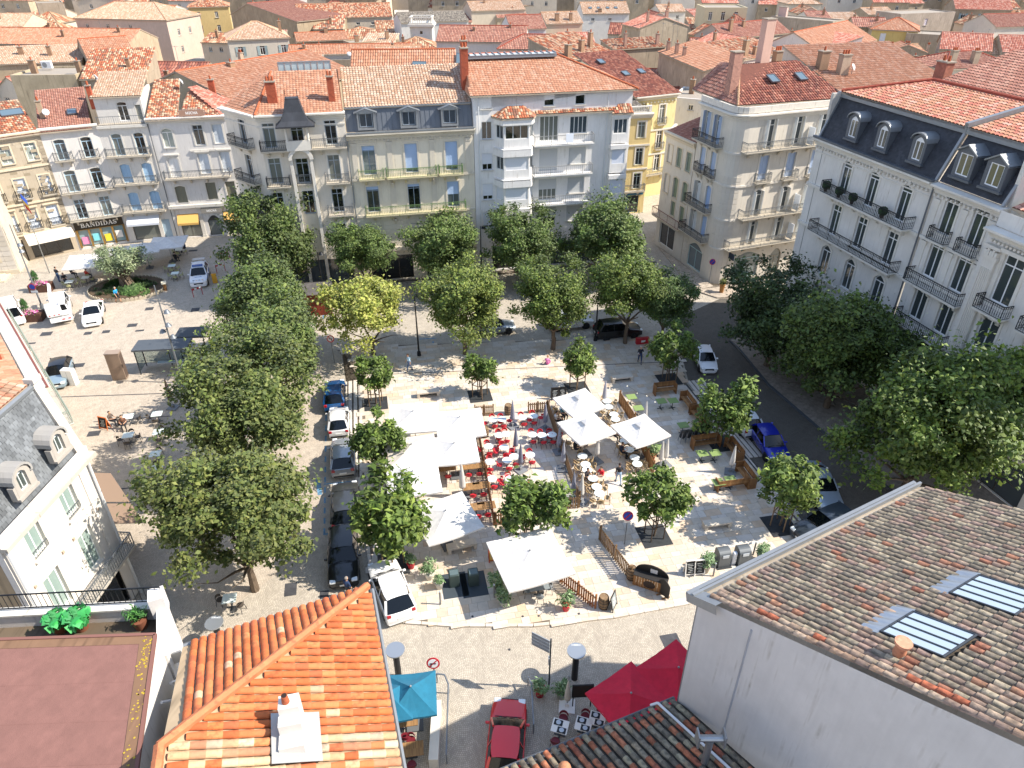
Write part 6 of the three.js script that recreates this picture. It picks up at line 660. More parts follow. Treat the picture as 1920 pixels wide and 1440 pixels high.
// ===== old town behind the square =====
{
  const P = plaster, Q = c => oldPlaster('#' + lin(c).lerp(lin('#ded6c6'), .38).getHexString()), w3 = (w, n, y, ww, hh, t) => [...Array(n)].map((_, i) => [w * (i + .5) / n, y, ww, hh, t]);
  // eave ends, eave height, depth, roof, rise, wall, tiles, label, options
  const T = [
    [-60, 50, 42, 49, 13, 14, 'gable', 2.2, P('#e2d3b4'), 'pale', 'cream house with a beige roof in the far upper left corner', { chim: [[6, 4, 1, .6, .6, 1.2]] }],
    [140, 33, 311, 37, 14, 15, 'hip', 3.2, P('#d8c0b0'), 'pale', 'long pinkish house with a beige hipped roof and three small windows', { wins: [[3, 2.6, .9, 1.3], [9, 2.6, .9, 1.3], [15.5, 2.6, .9, 1.3]], side: [[4, 4, 1, 1.5], [9, 4, 1, 1.5], [4, 8, 1, 1.5]] }],
    [68, 6, 118, 4, 16, 8, 'flat', 1, Q('#8b7d6c'), 'old', 'tall dark walled house behind the cream house, upper left', {}],
    [-70, 80, 238, 84, 12, 13, 'gable', 2.4, Q('#b29a78'), 'orange', 'very long low orange roof crossing the upper left', { chim: [[22, 3, 1, .6, .5, 1.3], [34, 5, 1.5, .7, .5, 1.3]], ant: [[30, 5, 2, 2.5]] }],
    [-60, 122, 152, 114, 12.4, 8, 'shed', 1.9, Q('#b8a783'), 'pale', 'pale lean to roof with chimney stacks below the very long orange roof', { chim: [[8, 4, 1, .9, .6, 1.2], [13, 3, .8, .7, .6, 1.5], [19, 5, 1.2, .8, .6, 1.2]] }],
    [163, 108, 252, 101, 13.2, 10, 'gable', 2.6, Q('#9f8a6c'), 'orange', 'orange gabled house above the raised attic storey', {}],
    [18, 141, 141, 140, 15.4, 8, 'flat', 1, Q('#b8a783'), 'old', 'beige parapet terrace with a white air conditioner behind the left roofs', { chim: [[2, 3, .2, .8, .6, 1.3], [9, 2, 0, .6, .6, 1]] }],
    [150, 147, 273, 143, 15.3, 9, 'shed', 2.6, Q('#a8957a'), 'mix', 'striped mixed tile roof right behind the raised attic storey', { chim: [[6, 3, 1.1, .5, .5, .9]] }],
    [273, 162, 437, 188, 14.4, 24, 'perp', 2.6, Q('#b4a07c'), 'orange', 'big plain orange roof behind the arcade house', { ridgeAt: .42, chim: [[9, 8, 1.6, .9, .8, 1.2], [4, 14, 1.6, .6, .6, 1.4, Q('#a58f78'), 3]], ant: [[3, 4, 2, 3]] }],
    [352, 13, 428, 11, 15, 10, 'hip', 1.8, P('#dcc287'), 'mix', 'pale yellow house with dark windows, top left of the centre', { wins: [...w3(9.5, 2, 2.8, .9, 1.5), ...w3(9.5, 2, 6.4, .9, 1.7), ...w3(9.5, 2, 10, .9, 1.7)], show: 12 }],
    [427, 74, 541, 69, 14, 11, 'hip', 2.6, P('#cfc8ba'), 'pale', 'grey white house with a pale hipped roof and tall windows', { wins: [...w3(13, 3, 3.2, 1, 1.7, 'o'), ...w3(13, 3, 7.2, 1.1, 2)], chim: [[11, 4, 1.5, .6, .5, 1.2]] }],
    [433, 26, 556, 40, 13.5, 16, 'perp', 3, Q('#a08a66'), 'red', 'rough stone house with a red gable behind the pale hipped roof', { ridgeAt: .3, chim: [[7, 3, 1.8, .6, .6, 1.2]], dish: [[9, 2, 1.6, 1]] }],
    [556, 34, 735, 30, 13.2, 12, 'gable', 2.8, P('#d0c5b3'), 'mix', 'wide house with a mottled roof and small square windows, top centre left', { wins: [[3, 2.4, .9, .9], [8, 1.8, .8, .6], [12, 2, 1, .8], [16, 2, 1, .8], [20, 2, 1, .8], [13, 5.6, 1.2, 2.2], [17, 5.6, 1.4, 2.3]] }],
    [556, 77, 652, 73, 12, 7, 'gable', 1.3, Q('#a4896a'), 'orange', 'small orange roof with a brick chimney before the mottled roof', { chim: [[7, 3, 1, .8, .7, 1.2]] }],
    [655, 80, 748, 74, 12.4, 5, 'flat', 1, Q('#9a876a'), 'old', 'rough rubble wall house left of the white tower', { chim: [[2, 1, .1, .8, .6, 1.1], [9, 1, .1, .7, .6, 1.6]] }],
    [538, 109, 772, 105, 12.4, 9, 'gable', 1.7, P('#cbb79c'), 'orange', 'long low orange roof behind the cream houses', { chim: [[3, 3, 1, .5, .5, .9], [20, 3, 1, .5, .5, .9]] }],
    [598, 113, 692, 111, 14.2, 7, 'flat', 1, Q('#7f7362'), 'old', 'flat dark roof with a white dish behind the cream houses', { flatM: M('#5d5a58', .9, { map: grain }), dish: [[5, 3, 0, .4]] }],
    [706, 108, 790, 106, 13.8, 6, 'gable', 1.4, P('#cdb9a0'), 'pale', 'small pale roof between the flat dark roof and the tower', {}],
    [656, 158, 853, 156, 17, 10, 'gable', 3.2, P('#d4c9b4'), 'orange', 'bright orange roof with two glass skylights right behind the zinc attic house', { sky: [[8.5, 2.2, 1.55, 1.7, 1.3], [14.2, 3.2, 2.15, 2.1, 1.8]], dish: [[1, 1, .6, 2.5]] }],
    [818, 76, 985, 78, 15, 9, 'gable', 2.2, P('#dcd9d4'), 'red', 'white house with a long red roof right of the white tower', { chim: [[7, 3, 1.4, .4, .4, .6], [14, 4, 1.8, .4, .4, .6]], ant: [[11, 1, .4, 1.6]] }],
    [752, 42, 878, 38, 14, 12, 'gable', 1.6, P('#dcdcd8'), 'grey', 'white building with a grey sheet roof, top centre', {}],
    [884, 20, 985, 17, 13, 10, 'gable', 2, P('#d4c8b4'), 'pale', 'pale roofed house at the top right of the grey sheet roof', { chim: [[5, 4, 1.6, .5, .5, 1]] }],
    [958, 54, 1024, 52, 15, 9, 'gable', 2.2, P('#e0dedb'), 'red', 'white house with a short red roof above the glass rooflight', {}],
    [935, 90, 1075, 92, 15.3, 8, 'hip', 1.8, P('#dedbd6'), 'red', 'low red hipped roof behind the white apartment block', { chim: [[12, 3, 1, .7, .6, 1.4]] }],
    [1024, 44, 1092, 42, 14, 9, 'gable', 2, P('#cdbfa8'), 'pale', 'beige roofed house with square chimneys, top right of centre', { chim: [[3, 1, .4, .9, .8, 1.6], [6.5, 1, .4, .7, .7, 1.6]] }],
    [1093, 25, 1180, 24, 13, 10, 'gable', 2.4, P('#e4e2dc'), 'pale', 'white house with four roof windows, top right of centre', { sky: [[2.5, 2.2, 1, .9, .8], [5, 2.2, 1, .9, .8], [7.6, 2.2, 1, .9, .8], [10, 2.2, 1, .9, .8]], wins: [[3, 2, 1, 1], [8, 2, 1, 1]], chim: [[5, .6, .2, 1, .8, .9]] }],
    [1066, 112, 1150, 98, 15.4, 9, 'shed', 2.4, Q('#8f8676'), 'mix', 'grey walled house with a patchy roof behind the orange block roof', { chim: [[1, 1, .4, 1, .8, 1.6], [5.5, 2, .8, .8, .7, 1.4], [9, 3, 1, .7, .6, 2]], ant: [[7, 2, 1, 2.6]] }],
    [1150, 92, 1248, 86, 14.4, 5, 'shed', 1, Q('#85735c'), 'mix', 'dark rubble walled house above the yellow houses', { chim: [[3, 1, .2, .5, .5, 2.2, Q('#8d4a3c'), 1], [10, 1, .2, .6, .5, 1.8, Q('#8d4a3c'), 1]], ant: [[6, 1, .4, 3.5], [11, 1, .4, 3.5]] }],
    [1200, 52, 1290, 48, 13.4, 9, 'perp', 2, Q('#a59682'), 'pink', 'gabled house with brick chimneys left of the narrow street', { chim: [[3, 2, 1.2, .5, .5, 2, Q('#8d4a3c'), 1], [8, 2, 1.2, .5, .5, 2, Q('#8d4a3c'), 1], [10, 5, 1.2, .5, .5, 2.2, Q('#8d4a3c'), 1]] }],
    [1236, 96, 1322, 132, 15.2, 6, 'shed', 1.6, Q('#b3937c'), 'orange', 'pinkish wall with an orange lean to roof beside the yellow houses', { chim: [[1.5, 1, .4, .7, .5, 1.3, Q('#9d5440'), 2], [5.5, 1, .4, .6, .5, 1.5, Q('#9d5440'), 1], [8, 1.4, .4, .5, .5, 1.2, Q('#9d5440'), 1]], ant: [[3, 1, .6, 4], [5, 1, .6, 5]] }],
    [1258, 182, 1322, 187, 12.6, 9, 'flat', 1, P('#e6e3dd'), 'old', 'white terrace house between the yellow houses and the rounded block', { wins: [[3, 1.6, .7, .9]], chim: [[2, 5, 0, .7, .6, 1.2]] }],
    [1290, 84, 1362, 98, 14, 12, 'gable', 2, Q('#98876f'), 'pink', 'house with a pink roof at the left of the narrow street', { chim: [[4, 3, 1, .5, .5, 1.4]] }],
    [1322, 14, 1402, 14, 16, 10, 'flat', 1, P('#dccfac'), 'old', 'tall cream street house with balconies at the top', { wins: [...w3(10, 3, 3, 1, 2), ...w3(10, 3, 6.5, 1, 2), ...w3(10, 3, 10, 1, 2)], show: 14 }],
    [1362, 72, 1482, 60, 14, 9, 'gable', 2.2, P('#c8bdac'), 'red', 'grey white house with a red roof right of the narrow street', { chim: [[3, 2, 1, .7, .6, 2.2], [8, 3, 1, .6, .6, 1.6]] }],
    [1392, 112, 1472, 98, 14.6, 8, 'shed', 1.8, P('#cdbab4'), 'mix', 'pinkish grey house with a mixed roof behind the rounded block', { chim: [[2, 1, .3, 1, .7, 2.4], [5, 1, .3, .7, .6, 1.2]] }],
    [1446, 30, 1562, 40, 14.6, 6, 'flat', 1, Q('#a59b8a'), 'old', 'stained grey terrace wall at the upper right', { chim: [[2, 2, 0, 2.2, .8, 1.5, P('#d6b8ae'), 0]] }],
    [1474, 78, 1552, 92, 14.2, 8, 'shed', 1.8, P('#b9a8a6'), 'pink', 'mauve grey house left of the wide orange roof', {}],
    [1546, 100, 1642, 74, 14, 13, 'gable', 3, P('#e6e2d8'), 'orange', 'house with a wide orange roof and a white end wall, upper right', { side: [[3, 3, 1, 1.4], [6.5, 3, 1, 1.4], [10, 3, 1, 1.4]], sky: [[10.5, 1.4, .7, .7, .8], [12.5, 1.4, .7, .7, .8]] }],
    [1636, 54, 1722, 58, 14, 11, 'hip', 2, P('#dcc680'), 'orange', 'dull yellow house with a hipped orange roof, upper right', { wins: [[2.5, 2.8, 1.2, 2, 's', { fm: M('#dfe2e4', .6) }], [2.5, 6.4, 1.2, 2, 's', { fm: M('#dfe2e4', .6) }]], side: [[3, 3, 1, 1.6]] }],
    [1662, 96, 1738, 98, 12, 6, 'perp', 1.3, Q('#a08a70'), 'orange', 'small gabled roof with clay chimney pots below the dull yellow house', { chim: [[1, 1, .3, .5, .4, .9, Q('#a5543c'), 2], [4, 1, .6, .9, .5, .8, Q('#a5543c'), 3], [8, 1, .4, .5, .4, .8, Q('#c9b49c'), 2]] }],
    [1700, 62, 1775, 66, 13.6, 8, 'flat', 1, Q('#8d8473'), 'old', 'dark grey blank wall between the dull yellow house and pink roofs', { ant: [[3, 2, 0, 3]] }],
    [1762, 90, 1858, 95, 13, 10, 'gable', 2.4, Q('#b5a894'), 'pink', 'pink roofed house with a small square window, upper right', { wins: [[5, 2, .8, .9]], ant: [[8, 4, 1.4, 2]] }],
    [1690, 26, 1792, 22, 14.4, 9, 'flat', 1, Q('#ab9b92'), 'old', 'mauve grey blank house at the top right', { wins: [[9, 3, 1, 1.6, 's', { fm: M('#ddd0d4', .6) }]] }],
    [1792, 16, 1898, 18, 14, 11, 'gable', 2.4, Q('#84725b'), 'pink', 'dark brown house with white framed windows at the top right', { wins: [...w3(15, 3, 2.6, 1.1, 1.4, 'o'), ...w3(15, 3, 6, 1.1, 1.4)] }],
    [1822, 98, 1884, 101, 12.4, 8, 'gable', 2, P('#e2dac8'), 'pale', 'cream house with two blue windows, far upper right', { wins: [[2, 2, .9, 1, 's', { fm: M('#a9b9c9', .6) }], [5, 2, .9, 1, 's', { fm: M('#a9b9c9', .6) }]] }],
    [1880, 96, 1990, 99, 13, 9, 'gable', 2.4, Q('#b8ad9c'), 'pink', 'pink roofed house cut by the upper right edge', { wins: [[2, 2, .9, 1]] }],
    [1868, 50, 1990, 46, 13.5, 10, 'gable', 2.2, P('#d8cfc2'), 'red', 'red roofed house below the dark brown house', {}],
    [1584, 178, 1800, 166, 19, 12, 'shed', 3, P('#d6cfc2'), 'orange', 'plain orange roof between the rounded block and the mansard', { chim: [[1, 6, 1.6, 1, .8, 1.6], [2.6, 4.6, 1.2, 1, .8, 1.8, Q('#a98c74'), 3]], dish: [[3.4, 4, 1.4, 1]] }],
    [1770, 128, 1900, 122, 15.5, 8, 'hip', 1.6, P('#cfc4b2'), 'red', 'red roofs with stone chimneys behind the mansard roofs', { chim: [[2, 1, .6, .9, .7, 1.6, Q('#8a6f5a'), 3], [6, 1, .6, 1, .8, 1.4, Q('#8a6f5a'), 3]] }],
  ];
  for (const [a, v, c, e, h, d, roof, rise, wall, pal, label, o] of T) house({ L: S(a, v, h), R: S(c, e, h), h, d, roof, rise, wall, pal, label, show: 10, ...o });
  const ac = S(90, 128, 15.4), k = thing('air_conditioner', 'white air conditioner box on the beige parapet terrace', 'air conditioner', ac[0], 15.4, ac[1]); add('casing', new RoundedBoxGeometry(1.5, 1, .5, 2, .05), M('#e2e4e4', .5), k, 0, .5, 0); add('fan_grille', new THREE.CylinderGeometry(.36, .36, .03, 16).rotateX(PI / 2), M('#8c9092', .5), k, -.2, .5, .26);
  { // white tower with the balustrade
    const p = S(792, 95, 9.5), b = thing('bell_tower', 'white square tower with a round opening and a balustraded top', 'tower', p[0], 0, p[1]), m = P('#e2dfda'), f = new Fac(b, [p[0] - 2.5, p[1]], [p[0] + 2.5, p[1]]); f.wall([{ s: 2.5, y: 12.9, w: .7, h: 1, arch: .3, n: 1, transom: 0, fm: M('#d8d6d0', .6) }], 0, 14.6, m); for (const [q, r] of [[[p[0] + 2.5, p[1] - .31], [p[0] + 2.5, p[1] - 5]], [[p[0] - 2.5, p[1] - 5], [p[0] - 2.5, p[1] - .31]]]) new Fac(b, q, r).wall([], 0, 14.6, m); const g = new Geo(); g.box(0, 14.5, -2.5, 6, .45, 6).box(0, 14.95, -2.5, 5.4, .3, 5.4); g.mesh('cornice', whiteTrim, b); const bl = new Geo(); for (let i = 0; i < 10; i++) for (const [x, z] of [[-2.3 + i * .51, -.1], [-2.3 + i * .51, -4.9], [-2.4, -.1 - i * .53], [2.4, -.1 - i * .53]]) bl.bar([x, 15.2, z], [x, 16.2, z], .16, 5); bl.box(0, 16.2, -.1, 5.2, .2, .35).box(0, 16.2, -4.9, 5.2, .2, .35).box(-2.4, 16.2, -2.5, .35, .2, 4.5).box(2.4, 16.2, -2.5, .35, .2, 4.5); bl.mesh('balustrade', whiteTrim, b); for (const s of [.25, 4.75]) f.pilaster(s, 0, 14.4, .5, .08, whiteTrim);
  }
  // low houses filling the blocks between
  const far = ['mix', 'brown', 'pink', 'old', 'pale', 'mix', 'old', 'red'], ord = ['nearest', 'second', 'third', 'fourth', 'fifth', 'sixth', 'seventh', 'eighth', 'ninth', 'tenth', 'eleventh', 'twelfth', 'thirteenth', 'fourteenth', 'fifteenth', 'sixteenth', 'seventeenth', 'eighteenth', 'farthest'], fw = [Q('#b3a184'), P('#ddd3c0'), Q('#9d8c74'), P('#e2dcd0'), Q('#c4b193'), P('#d8c8b4')]; for (let i = 0; i < 152; i++) { const z = -118 - (i % 19) * 10.5 - rr(0, 4), half = (-z + 20) * .76, x = -half + (Math.floor(i / 19) + rnd()) / 8 * 2 * half, w = rr(6.5, 11), t = rr(-.25, .25); if (x > 8 && x < 30 && z > -124) continue; const h = 9.2 + rnd() * 3; house({ L: [x - w / 2 * Math.cos(t), z - w / 2 * Math.sin(t)], R: [x + w / 2 * Math.cos(t), z + w / 2 * Math.sin(t)], h, d: rr(8, 11), roof: pick(['gable', 'gable', 'perp', 'shed', 'hip']), rise: rr(1.4, 2.4), wall: pick(fw), pal: pick(far), label: `low half hidden tiled house, ${ord[i % 19]} row of the far roofs, ${['leftmost', 'second', 'third', 'fourth', 'fifth', 'sixth', 'seventh', 'rightmost'][Math.floor(i / 19)]}`, group: 'low houses between the far roofs', show: 6, tile: { pitch: .5, row: 1.1, amp: .1 }, wins: [[w * .3, 2.2, .9, 1.2], [w * .7, 2.2, .9, 1.2]], chim: rnd() < .7 ? [[w * rr(.2, .8), rr(2, 5), 1, .6, .5, 1.3]] : [] }); }
  ['pink', 'mix', 'orange', 'pale', 'red', 'old'].forEach((pal, k) => { for (let i = 0; i < 8; i++) { const x = -232 + (i * 6 + (k * 5) % 6) * 9.8, z = -262 - (k % 3) * 14 - rnd() * 8, w = rr(9, 14); house({ L: [x, z], R: [x + w, z + rr(-1.5, 1.5)], h: rr(12, 15) + (k % 3) * 1.2, d: 11, roof: pick(['gable', 'gable', 'hip', 'perp']), rise: rr(1.8, 3), wall: pick(fw), pal, label: `distant ${pal === 'old' ? 'faded' : pal === 'mix' ? 'mottled' : pal} tiled house at the top edge, ${['leftmost', 'second', 'third', 'fourth', 'fifth', 'sixth', 'seventh', 'rightmost'][i]} of its colour from the left`, group: 'distant houses along the top edge', show: 8, tile: { pitch: .6, row: 1.6, amp: .12 }, wins: [[w * .3, 2.4, 1, 1.4], [w * .7, 2.4, 1, 1.4]], chim: [[w * .3, 3, 1.2, .7, .6, 1.4]] }); } });
}

// ===== vehicles =====
const tyreM = M('#17181a', .9), rimM = metalM('#b4b8bc', .35, .8), lampW = M('#dfe6ea', .15, { clearcoat: 1 }), lampR = M('#a3141a', .2, { clearcoat: 1 }), trimK = M('#1c1e21', .6), carGlass = M('#0c1115', .08), plateM = M('#e8e8e2', .5);
const paint = (c, m = .2) => M(c, .38, { clearcoat: 1, clearcoatRoughness: .06, metalness: m });
function loft(st, closed = true) { // st: rings of points, front to back
  const pos = [], idx = [], n = st[0].length; st.forEach(r => r.forEach(p => pos.push(...p))); for (let i = 0; i < st.length - 1; i++) for (let j = 0; j < n - (closed ? 0 : 1); j++) { const k = (j + 1) % n, a = i * n + j, b = i * n + k, c = (i + 1) * n + k, d = (i + 1) * n + j; idx.push(a, b, c, a, c, d); }
  if (closed) for (const [o, f] of [[0, 1], [(st.length - 1) * n, 0]]) for (let j = 1; j < n - 1; j++) f ? idx.push(o, o + j + 1, o + j) : idx.push(o, o + j, o + j + 1); const g = new THREE.BufferGeometry(); g.setAttribute('position', new THREE.Float32BufferAttribute(pos, 3)); g.setAttribute('uv', new THREE.Float32BufferAttribute(new Float32Array(pos.length / 3 * 2), 2)); g.setIndex(idx); return toCreasedNormals(g, .7);
}
const CARS = { // z from nose (-) to tail (+): [z/L, shoulder height, half width factor]; greenhouse: base front, roof front, roof rear, base rear (z/L)
  hatch: { L: 4.15, W: 1.78, H: 1.46, sh: [[-.5, .56, .80], [-.485, .66, .9], [-.40, .76, .96], [-.22, .88, 1], [-.1, .93, 1], [.3, .96, 1], [.42, .95, .97], [.485, .86, .92], [.5, .6, .86]], gh: [-.21, -.04, .33, .455] },
  mini: { L: 3.55, W: 1.63, H: 1.48, sh: [[-.5, .55, .74], [-.48, .66, .86], [-.4, .78, .95], [-.27, .9, 1], [-.1, .95, 1], [.3, .97, 1], [.44, .95, .95], [.49, .84, .9], [.5, .6, .84]], gh: [-.24, -.06, .33, .46] },
  sedan: { L: 4.65, W: 1.82, H: 1.45, sh: [[-.5, .56, .80], [-.485, .66, .9], [-.40, .77, .96], [-.2, .89, 1], [-.1, .93, 1], [.25, .95, 1], [.40, .97, .97], [.49, .93, .92], [.5, .6, .86]], gh: [-.2, -.05, .2, .40] },
  suv: { L: 4.5, W: 1.86, H: 1.66, sh: [[-.5, .62, .82], [-.485, .76, .92], [-.40, .9, .97], [-.22, 1.02, 1], [-.1, 1.05, 1], [.3, 1.07, 1], [.44, 1.06, .97], [.49, .95, .93], [.5, .66, .88]], gh: [-.21, -.06, .36, .47] },
  van: { L: 4.9, W: 1.9, H: 2.0, sh: [[-.5, .62, .82], [-.485, .8, .92], [-.42, .98, .97], [-.34, 1.08, 1], [-.1, 1.12, 1], [.3, 1.12, 1], [.46, 1.12, .99], [.49, 1.1, .98], [.5, .66, .95]], gh: [-.35, -.22, .475, .492] },
};
const carGeo = k => cached('car' + k, () => {
  const c = CARS[k], hw = c.W / 2, ring = (z, y, f) => { const w = hw * f, b = .24; return [[-w * .9, b, z], [-w, b + .14, z], [-w, y * .62, z], [-w * .985, y - .06, z], [-w * .9, y, z], [-w * .45, y + .035, z], [0, y + .045, z], [w * .45, y + .035, z], [w * .9, y, z], [w * .985, y - .06, z], [w, y * .62, z], [w, b + .14, z], [w * .9, b, z]].reverse(); };
  const body = loft(c.sh.map(s => ring(s[0] * c.L, s[1], s[2]))), [a, b, d, e] = c.gh.map(z => z * c.L), yb = c.sh[4][1] - .01, H = c.H, wb = hw * .93, wt = hw * .73, q = (x, y, z) => [x, y, z];
  const slope = (x0, x1, z0, z1, y0, y1) => { const g = new Geo(), n = 4; for (let i = 0; i < n; i++) { const f = t => { const x = -1 + 2 * t, bulge = (1 - x * x) * .07 * Math.sign(z0 - z1); return [[x * x0, y0, z0 + bulge], [x * x1, y1, z1 + bulge * .7]]; }, [p, r] = f(i / n), [s, u] = f((i + 1) / n); g.quad(p, s, u, r); } return g.build(.6); };
  const roofN = 6, rg = []; for (let i = 0; i <= roofN; i++) { const t = i / roofN, z = b + (d - b) * t, y = H - .07 + .075 * Math.sin(PI * (.12 + t * .76)), w = wt * (1 - .03 * t - .1 * Math.pow(Math.abs(2 * t - 1), 4)); rg.push([[-w * 1.03, y - .07, z], [-w, y - .02, z], [-w * .6, y + .03, z], [0, y + .045, z], [w * .6, y + .03, z], [w, y - .02, z], [w * 1.03, y - .07, z]].reverse()); } const roof = loft(rg, false);
  const yr = H - .07, ws = slope(wb * .93, wt * .97, a, b + .04, yb, yr + .02), rw = slope(wb * .9, wt * .93, e, d - .03, yb, yr + .02), sides = [-1, 1].map(s => { const g = new Geo(), m = b + (d - b) * .48; g.quad([s * wb, yb, a + .18], [s * wb, yb, m - .03], [s * wt, yr, m - .03], [s * wt, yr, b + .06]); const g2 = new Geo(); g2.quad([s * wb, yb, m + .03], [s * wb, yb, e - .16], [s * wt, yr, d - .08], [s * wt, yr, m + .03]); return [g.build(), g2.build()]; });
  const pil = [], m = b + (d - b) * .48; for (const s of [-1, 1]) pil.push(new Geo().bar(q(s * wb * .97, yb - .02, a + .05), q(s * wt, yr, b + .02), .09).build(), new Geo().bar(q(s * wb * .97, yb - .02, e - .04), q(s * wt * .99, yr, d - .02), .13).build(), new Geo().bar(q(s * wb * .99, yb - .02, m), q(s * wt, yr, m), .07).build()); return { body, roof, ws, rw, sides, pil, wz: [-.315 * c.L, .3 * c.L], c };
});
const wheelGeo = cached('tyre', () => new THREE.TorusGeometry(.235, .09, 8, 18).rotateY(PI / 2)), rimGeo = cached('rim', () => { const g = new Geo(); g.add(new THREE.CylinderGeometry(.2, .2, .1, 14).rotateZ(PI / 2)); return g.build(.6); }), spokeGeo = cached('spoke', () => { const g = new Geo(); for (let i = 0; i < 5; i++) { const a = i / 5 * 2 * PI; g.bar([0, 0, 0], [0, Math.cos(a) * .19, Math.sin(a) * .19], .05); } return g.build(); });
const along = (a, b, c, d) => { const t = S(a, b), n = S(c, d); return Math.atan2(t[0] - n[0], t[1] - n[1]); }; // tail, nose
function car(kind, color, label, u, v, turn, o = {}) {
  const G = carGeo(kind), c = G.c, p = S(u, v, o.h || .7), t = thing(o.name || 'parked_car', label, o.cat || 'car', p[0], 0, p[1], turn, o.group || 'cars around the square'), pm = paint(color, o.metal === undefined ? .25 : o.metal), hw = c.W / 2, L = c.L;
  add('body', G.body, pm, t); add('roof', G.roof, o.roof ? paint(o.roof) : pm, t); G.pil.forEach(g => add('pillar', g, o.roof === '#15171a' ? trimK : pm, t)); add('windscreen', G.ws, carGlass, t); add('rear_window', G.rw, carGlass, t); G.sides.forEach(s => s.forEach(g => add('side_window', g, carGlass, t)));
  for (const z of G.wz) for (const s of [-1, 1]) { const w = sub('wheel', t, s * (hw - .09), .32, z); add('tyre', wheelGeo, tyreM, w); add('rim', rimGeo, rimM, w); add('spokes', spokeGeo, M('#6c7074', .4, { metalness: .7 }), w, s * .06, 0, 0).name = 'rim_spokes'; add('wheel_arch', cached('arch', () => new THREE.CylinderGeometry(.39, .39, .16, 16).rotateZ(PI / 2)), trimK, t, s * (hw - .085), .36, z); }
  for (const s of [-1, 1]) { add('headlight', cached('hl', () => { const g = new RoundedBoxGeometry(.36, .16, .3, 2, .05); return g; }), lampW, t, s * hw * .68, c.sh[1][1] - .02, -L * .47); add('tail_light', cached('tl', () => new RoundedBoxGeometry(.26, .22, .16, 2, .05)), lampR, t, s * hw * .76, c.sh[7][1] - .07, L * .478); add('mirror', cached('mir', () => new RoundedBoxGeometry(.2, .13, .12, 2, .04)), pm, t, s * (hw + .08), c.sh[4][1] + .06, c.gh[0] * L + .32); add('door_handle', boxGeo(.03, .03, .18), trimK, t, s * (hw * .995), c.sh[4][1] - .16, .1); }
  for (const s of [-1, 1]) for (const z of [c.gh[0] * L + .25, .06 * L, c.gh[2] * L - .12]) add('door_seam', boxGeo(.012, c.sh[4][1] * .5, .014), trimK, t, s * hw * .998, .36, z); add('bonnet_seam', boxGeo(c.W * .74, .012, .02), trimK, t, 0, c.sh[3][1] + .034, c.sh[3][0] * L - .05); for (const s of [-.3, .3]) add('wiper', boxGeo(.5, .015, .03), trimK, t, s, c.sh[4][1] + .05, c.gh[0] * L - .01, s * .5); add('number_plate', boxGeo(.5, .12, .02), plateM, t, 0, .55, L * .503); add('number_plate', boxGeo(.5, .11, .02), plateM, t, 0, .42, -L * .503); add('grille', boxGeo(c.W * .5, .16, .04), trimK, t, 0, .5, -L * .497); add('bumper', boxGeo(c.W * .8, .16, .06), trimK, t, 0, .27, L * .493); add('bumper', boxGeo(c.W * .78, .12, .06), trimK, t, 0, .26, -L * .49); return t;
}
const VT = 11.5 * D2R; // the square's own direction
car('hatch', '#0f4f86', 'blue hatchback farthest in the row of parked cars on the left', 627, 737, VT); car('mini', '#e8e8e6', 'small white car with dark stripes parked behind the blue hatchback', 635, 787, VT); car('hatch', '#a9aeb2', 'silver hatchback in the row of parked cars on the left', 643, 852, VT, { metal: .5 }); car('suv', '#4a4c4d', 'dark grey estate car behind the silver hatchback', 647, 946, VT, { metal: .5 }); car('suv', '#0d0f12', 'black car facing the camera at the near end of the parked row', 644, 1040, VT + PI, { roof: '#15171a' }); car('suv', '#ececea', 'white people carrier parked askew by the orange roof', 733, 1102, along(742, 1140, 712, 1062), { metal: 0 }); car('hatch', '#cc1420', 'red car driving up the street at the bottom', 950, 1384, along(945, 1440, 955, 1322), { metal: 0, name: 'red_car' });
car('mini', '#eceeef', 'small white car on the upper right beside a young tree', 1322, 672, along(1318, 655, 1337, 695), { metal: 0 }); car('hatch', '#dfe3e6', 'white car half hidden by the tree over the stacked chairs', 1393, 782, along(1412, 800, 1382, 762), { metal: .1 }); car('hatch', '#1526a0', 'bright blue car parked in the right street', 1443, 828, along(1425, 805, 1456, 850)); car('sedan', '#aab7c4', 'silver saloon parked in the shade of the right street', 1538, 908, along(1522, 880, 1556, 940), { metal: .5 }); car('suv', '#39424c', 'dark car nose on below the silver saloon, partly behind the old roof', 1548, 985, along(1585, 965, 1500, 1000)); car('suv', '#0c0d0f', 'black car under the trees of the middle road', 1158, 617, VT - PI / 2); 
car('sedan', '#ededeb', 'white saloon parked on the left square by the lift truck', 174, 585, along(179, 562, 171, 604), { metal: 0 }); car('hatch', '#8fa6b4', 'grey blue car beside the white cabinet at the left edge', 110, 697, along(118, 672, 102, 715), { roof: '#15171a', metal: .4 }); 
car('hatch', '#9aa3a8', 'silver car mostly hidden behind the light green open tree', 925, 610, VT - PI / 2, { metal: .5 }); car('suv', '#d9dcdc', 'white car hidden behind the light green middle tree', 1068, 600, VT - PI / 2, { metal: 0 });
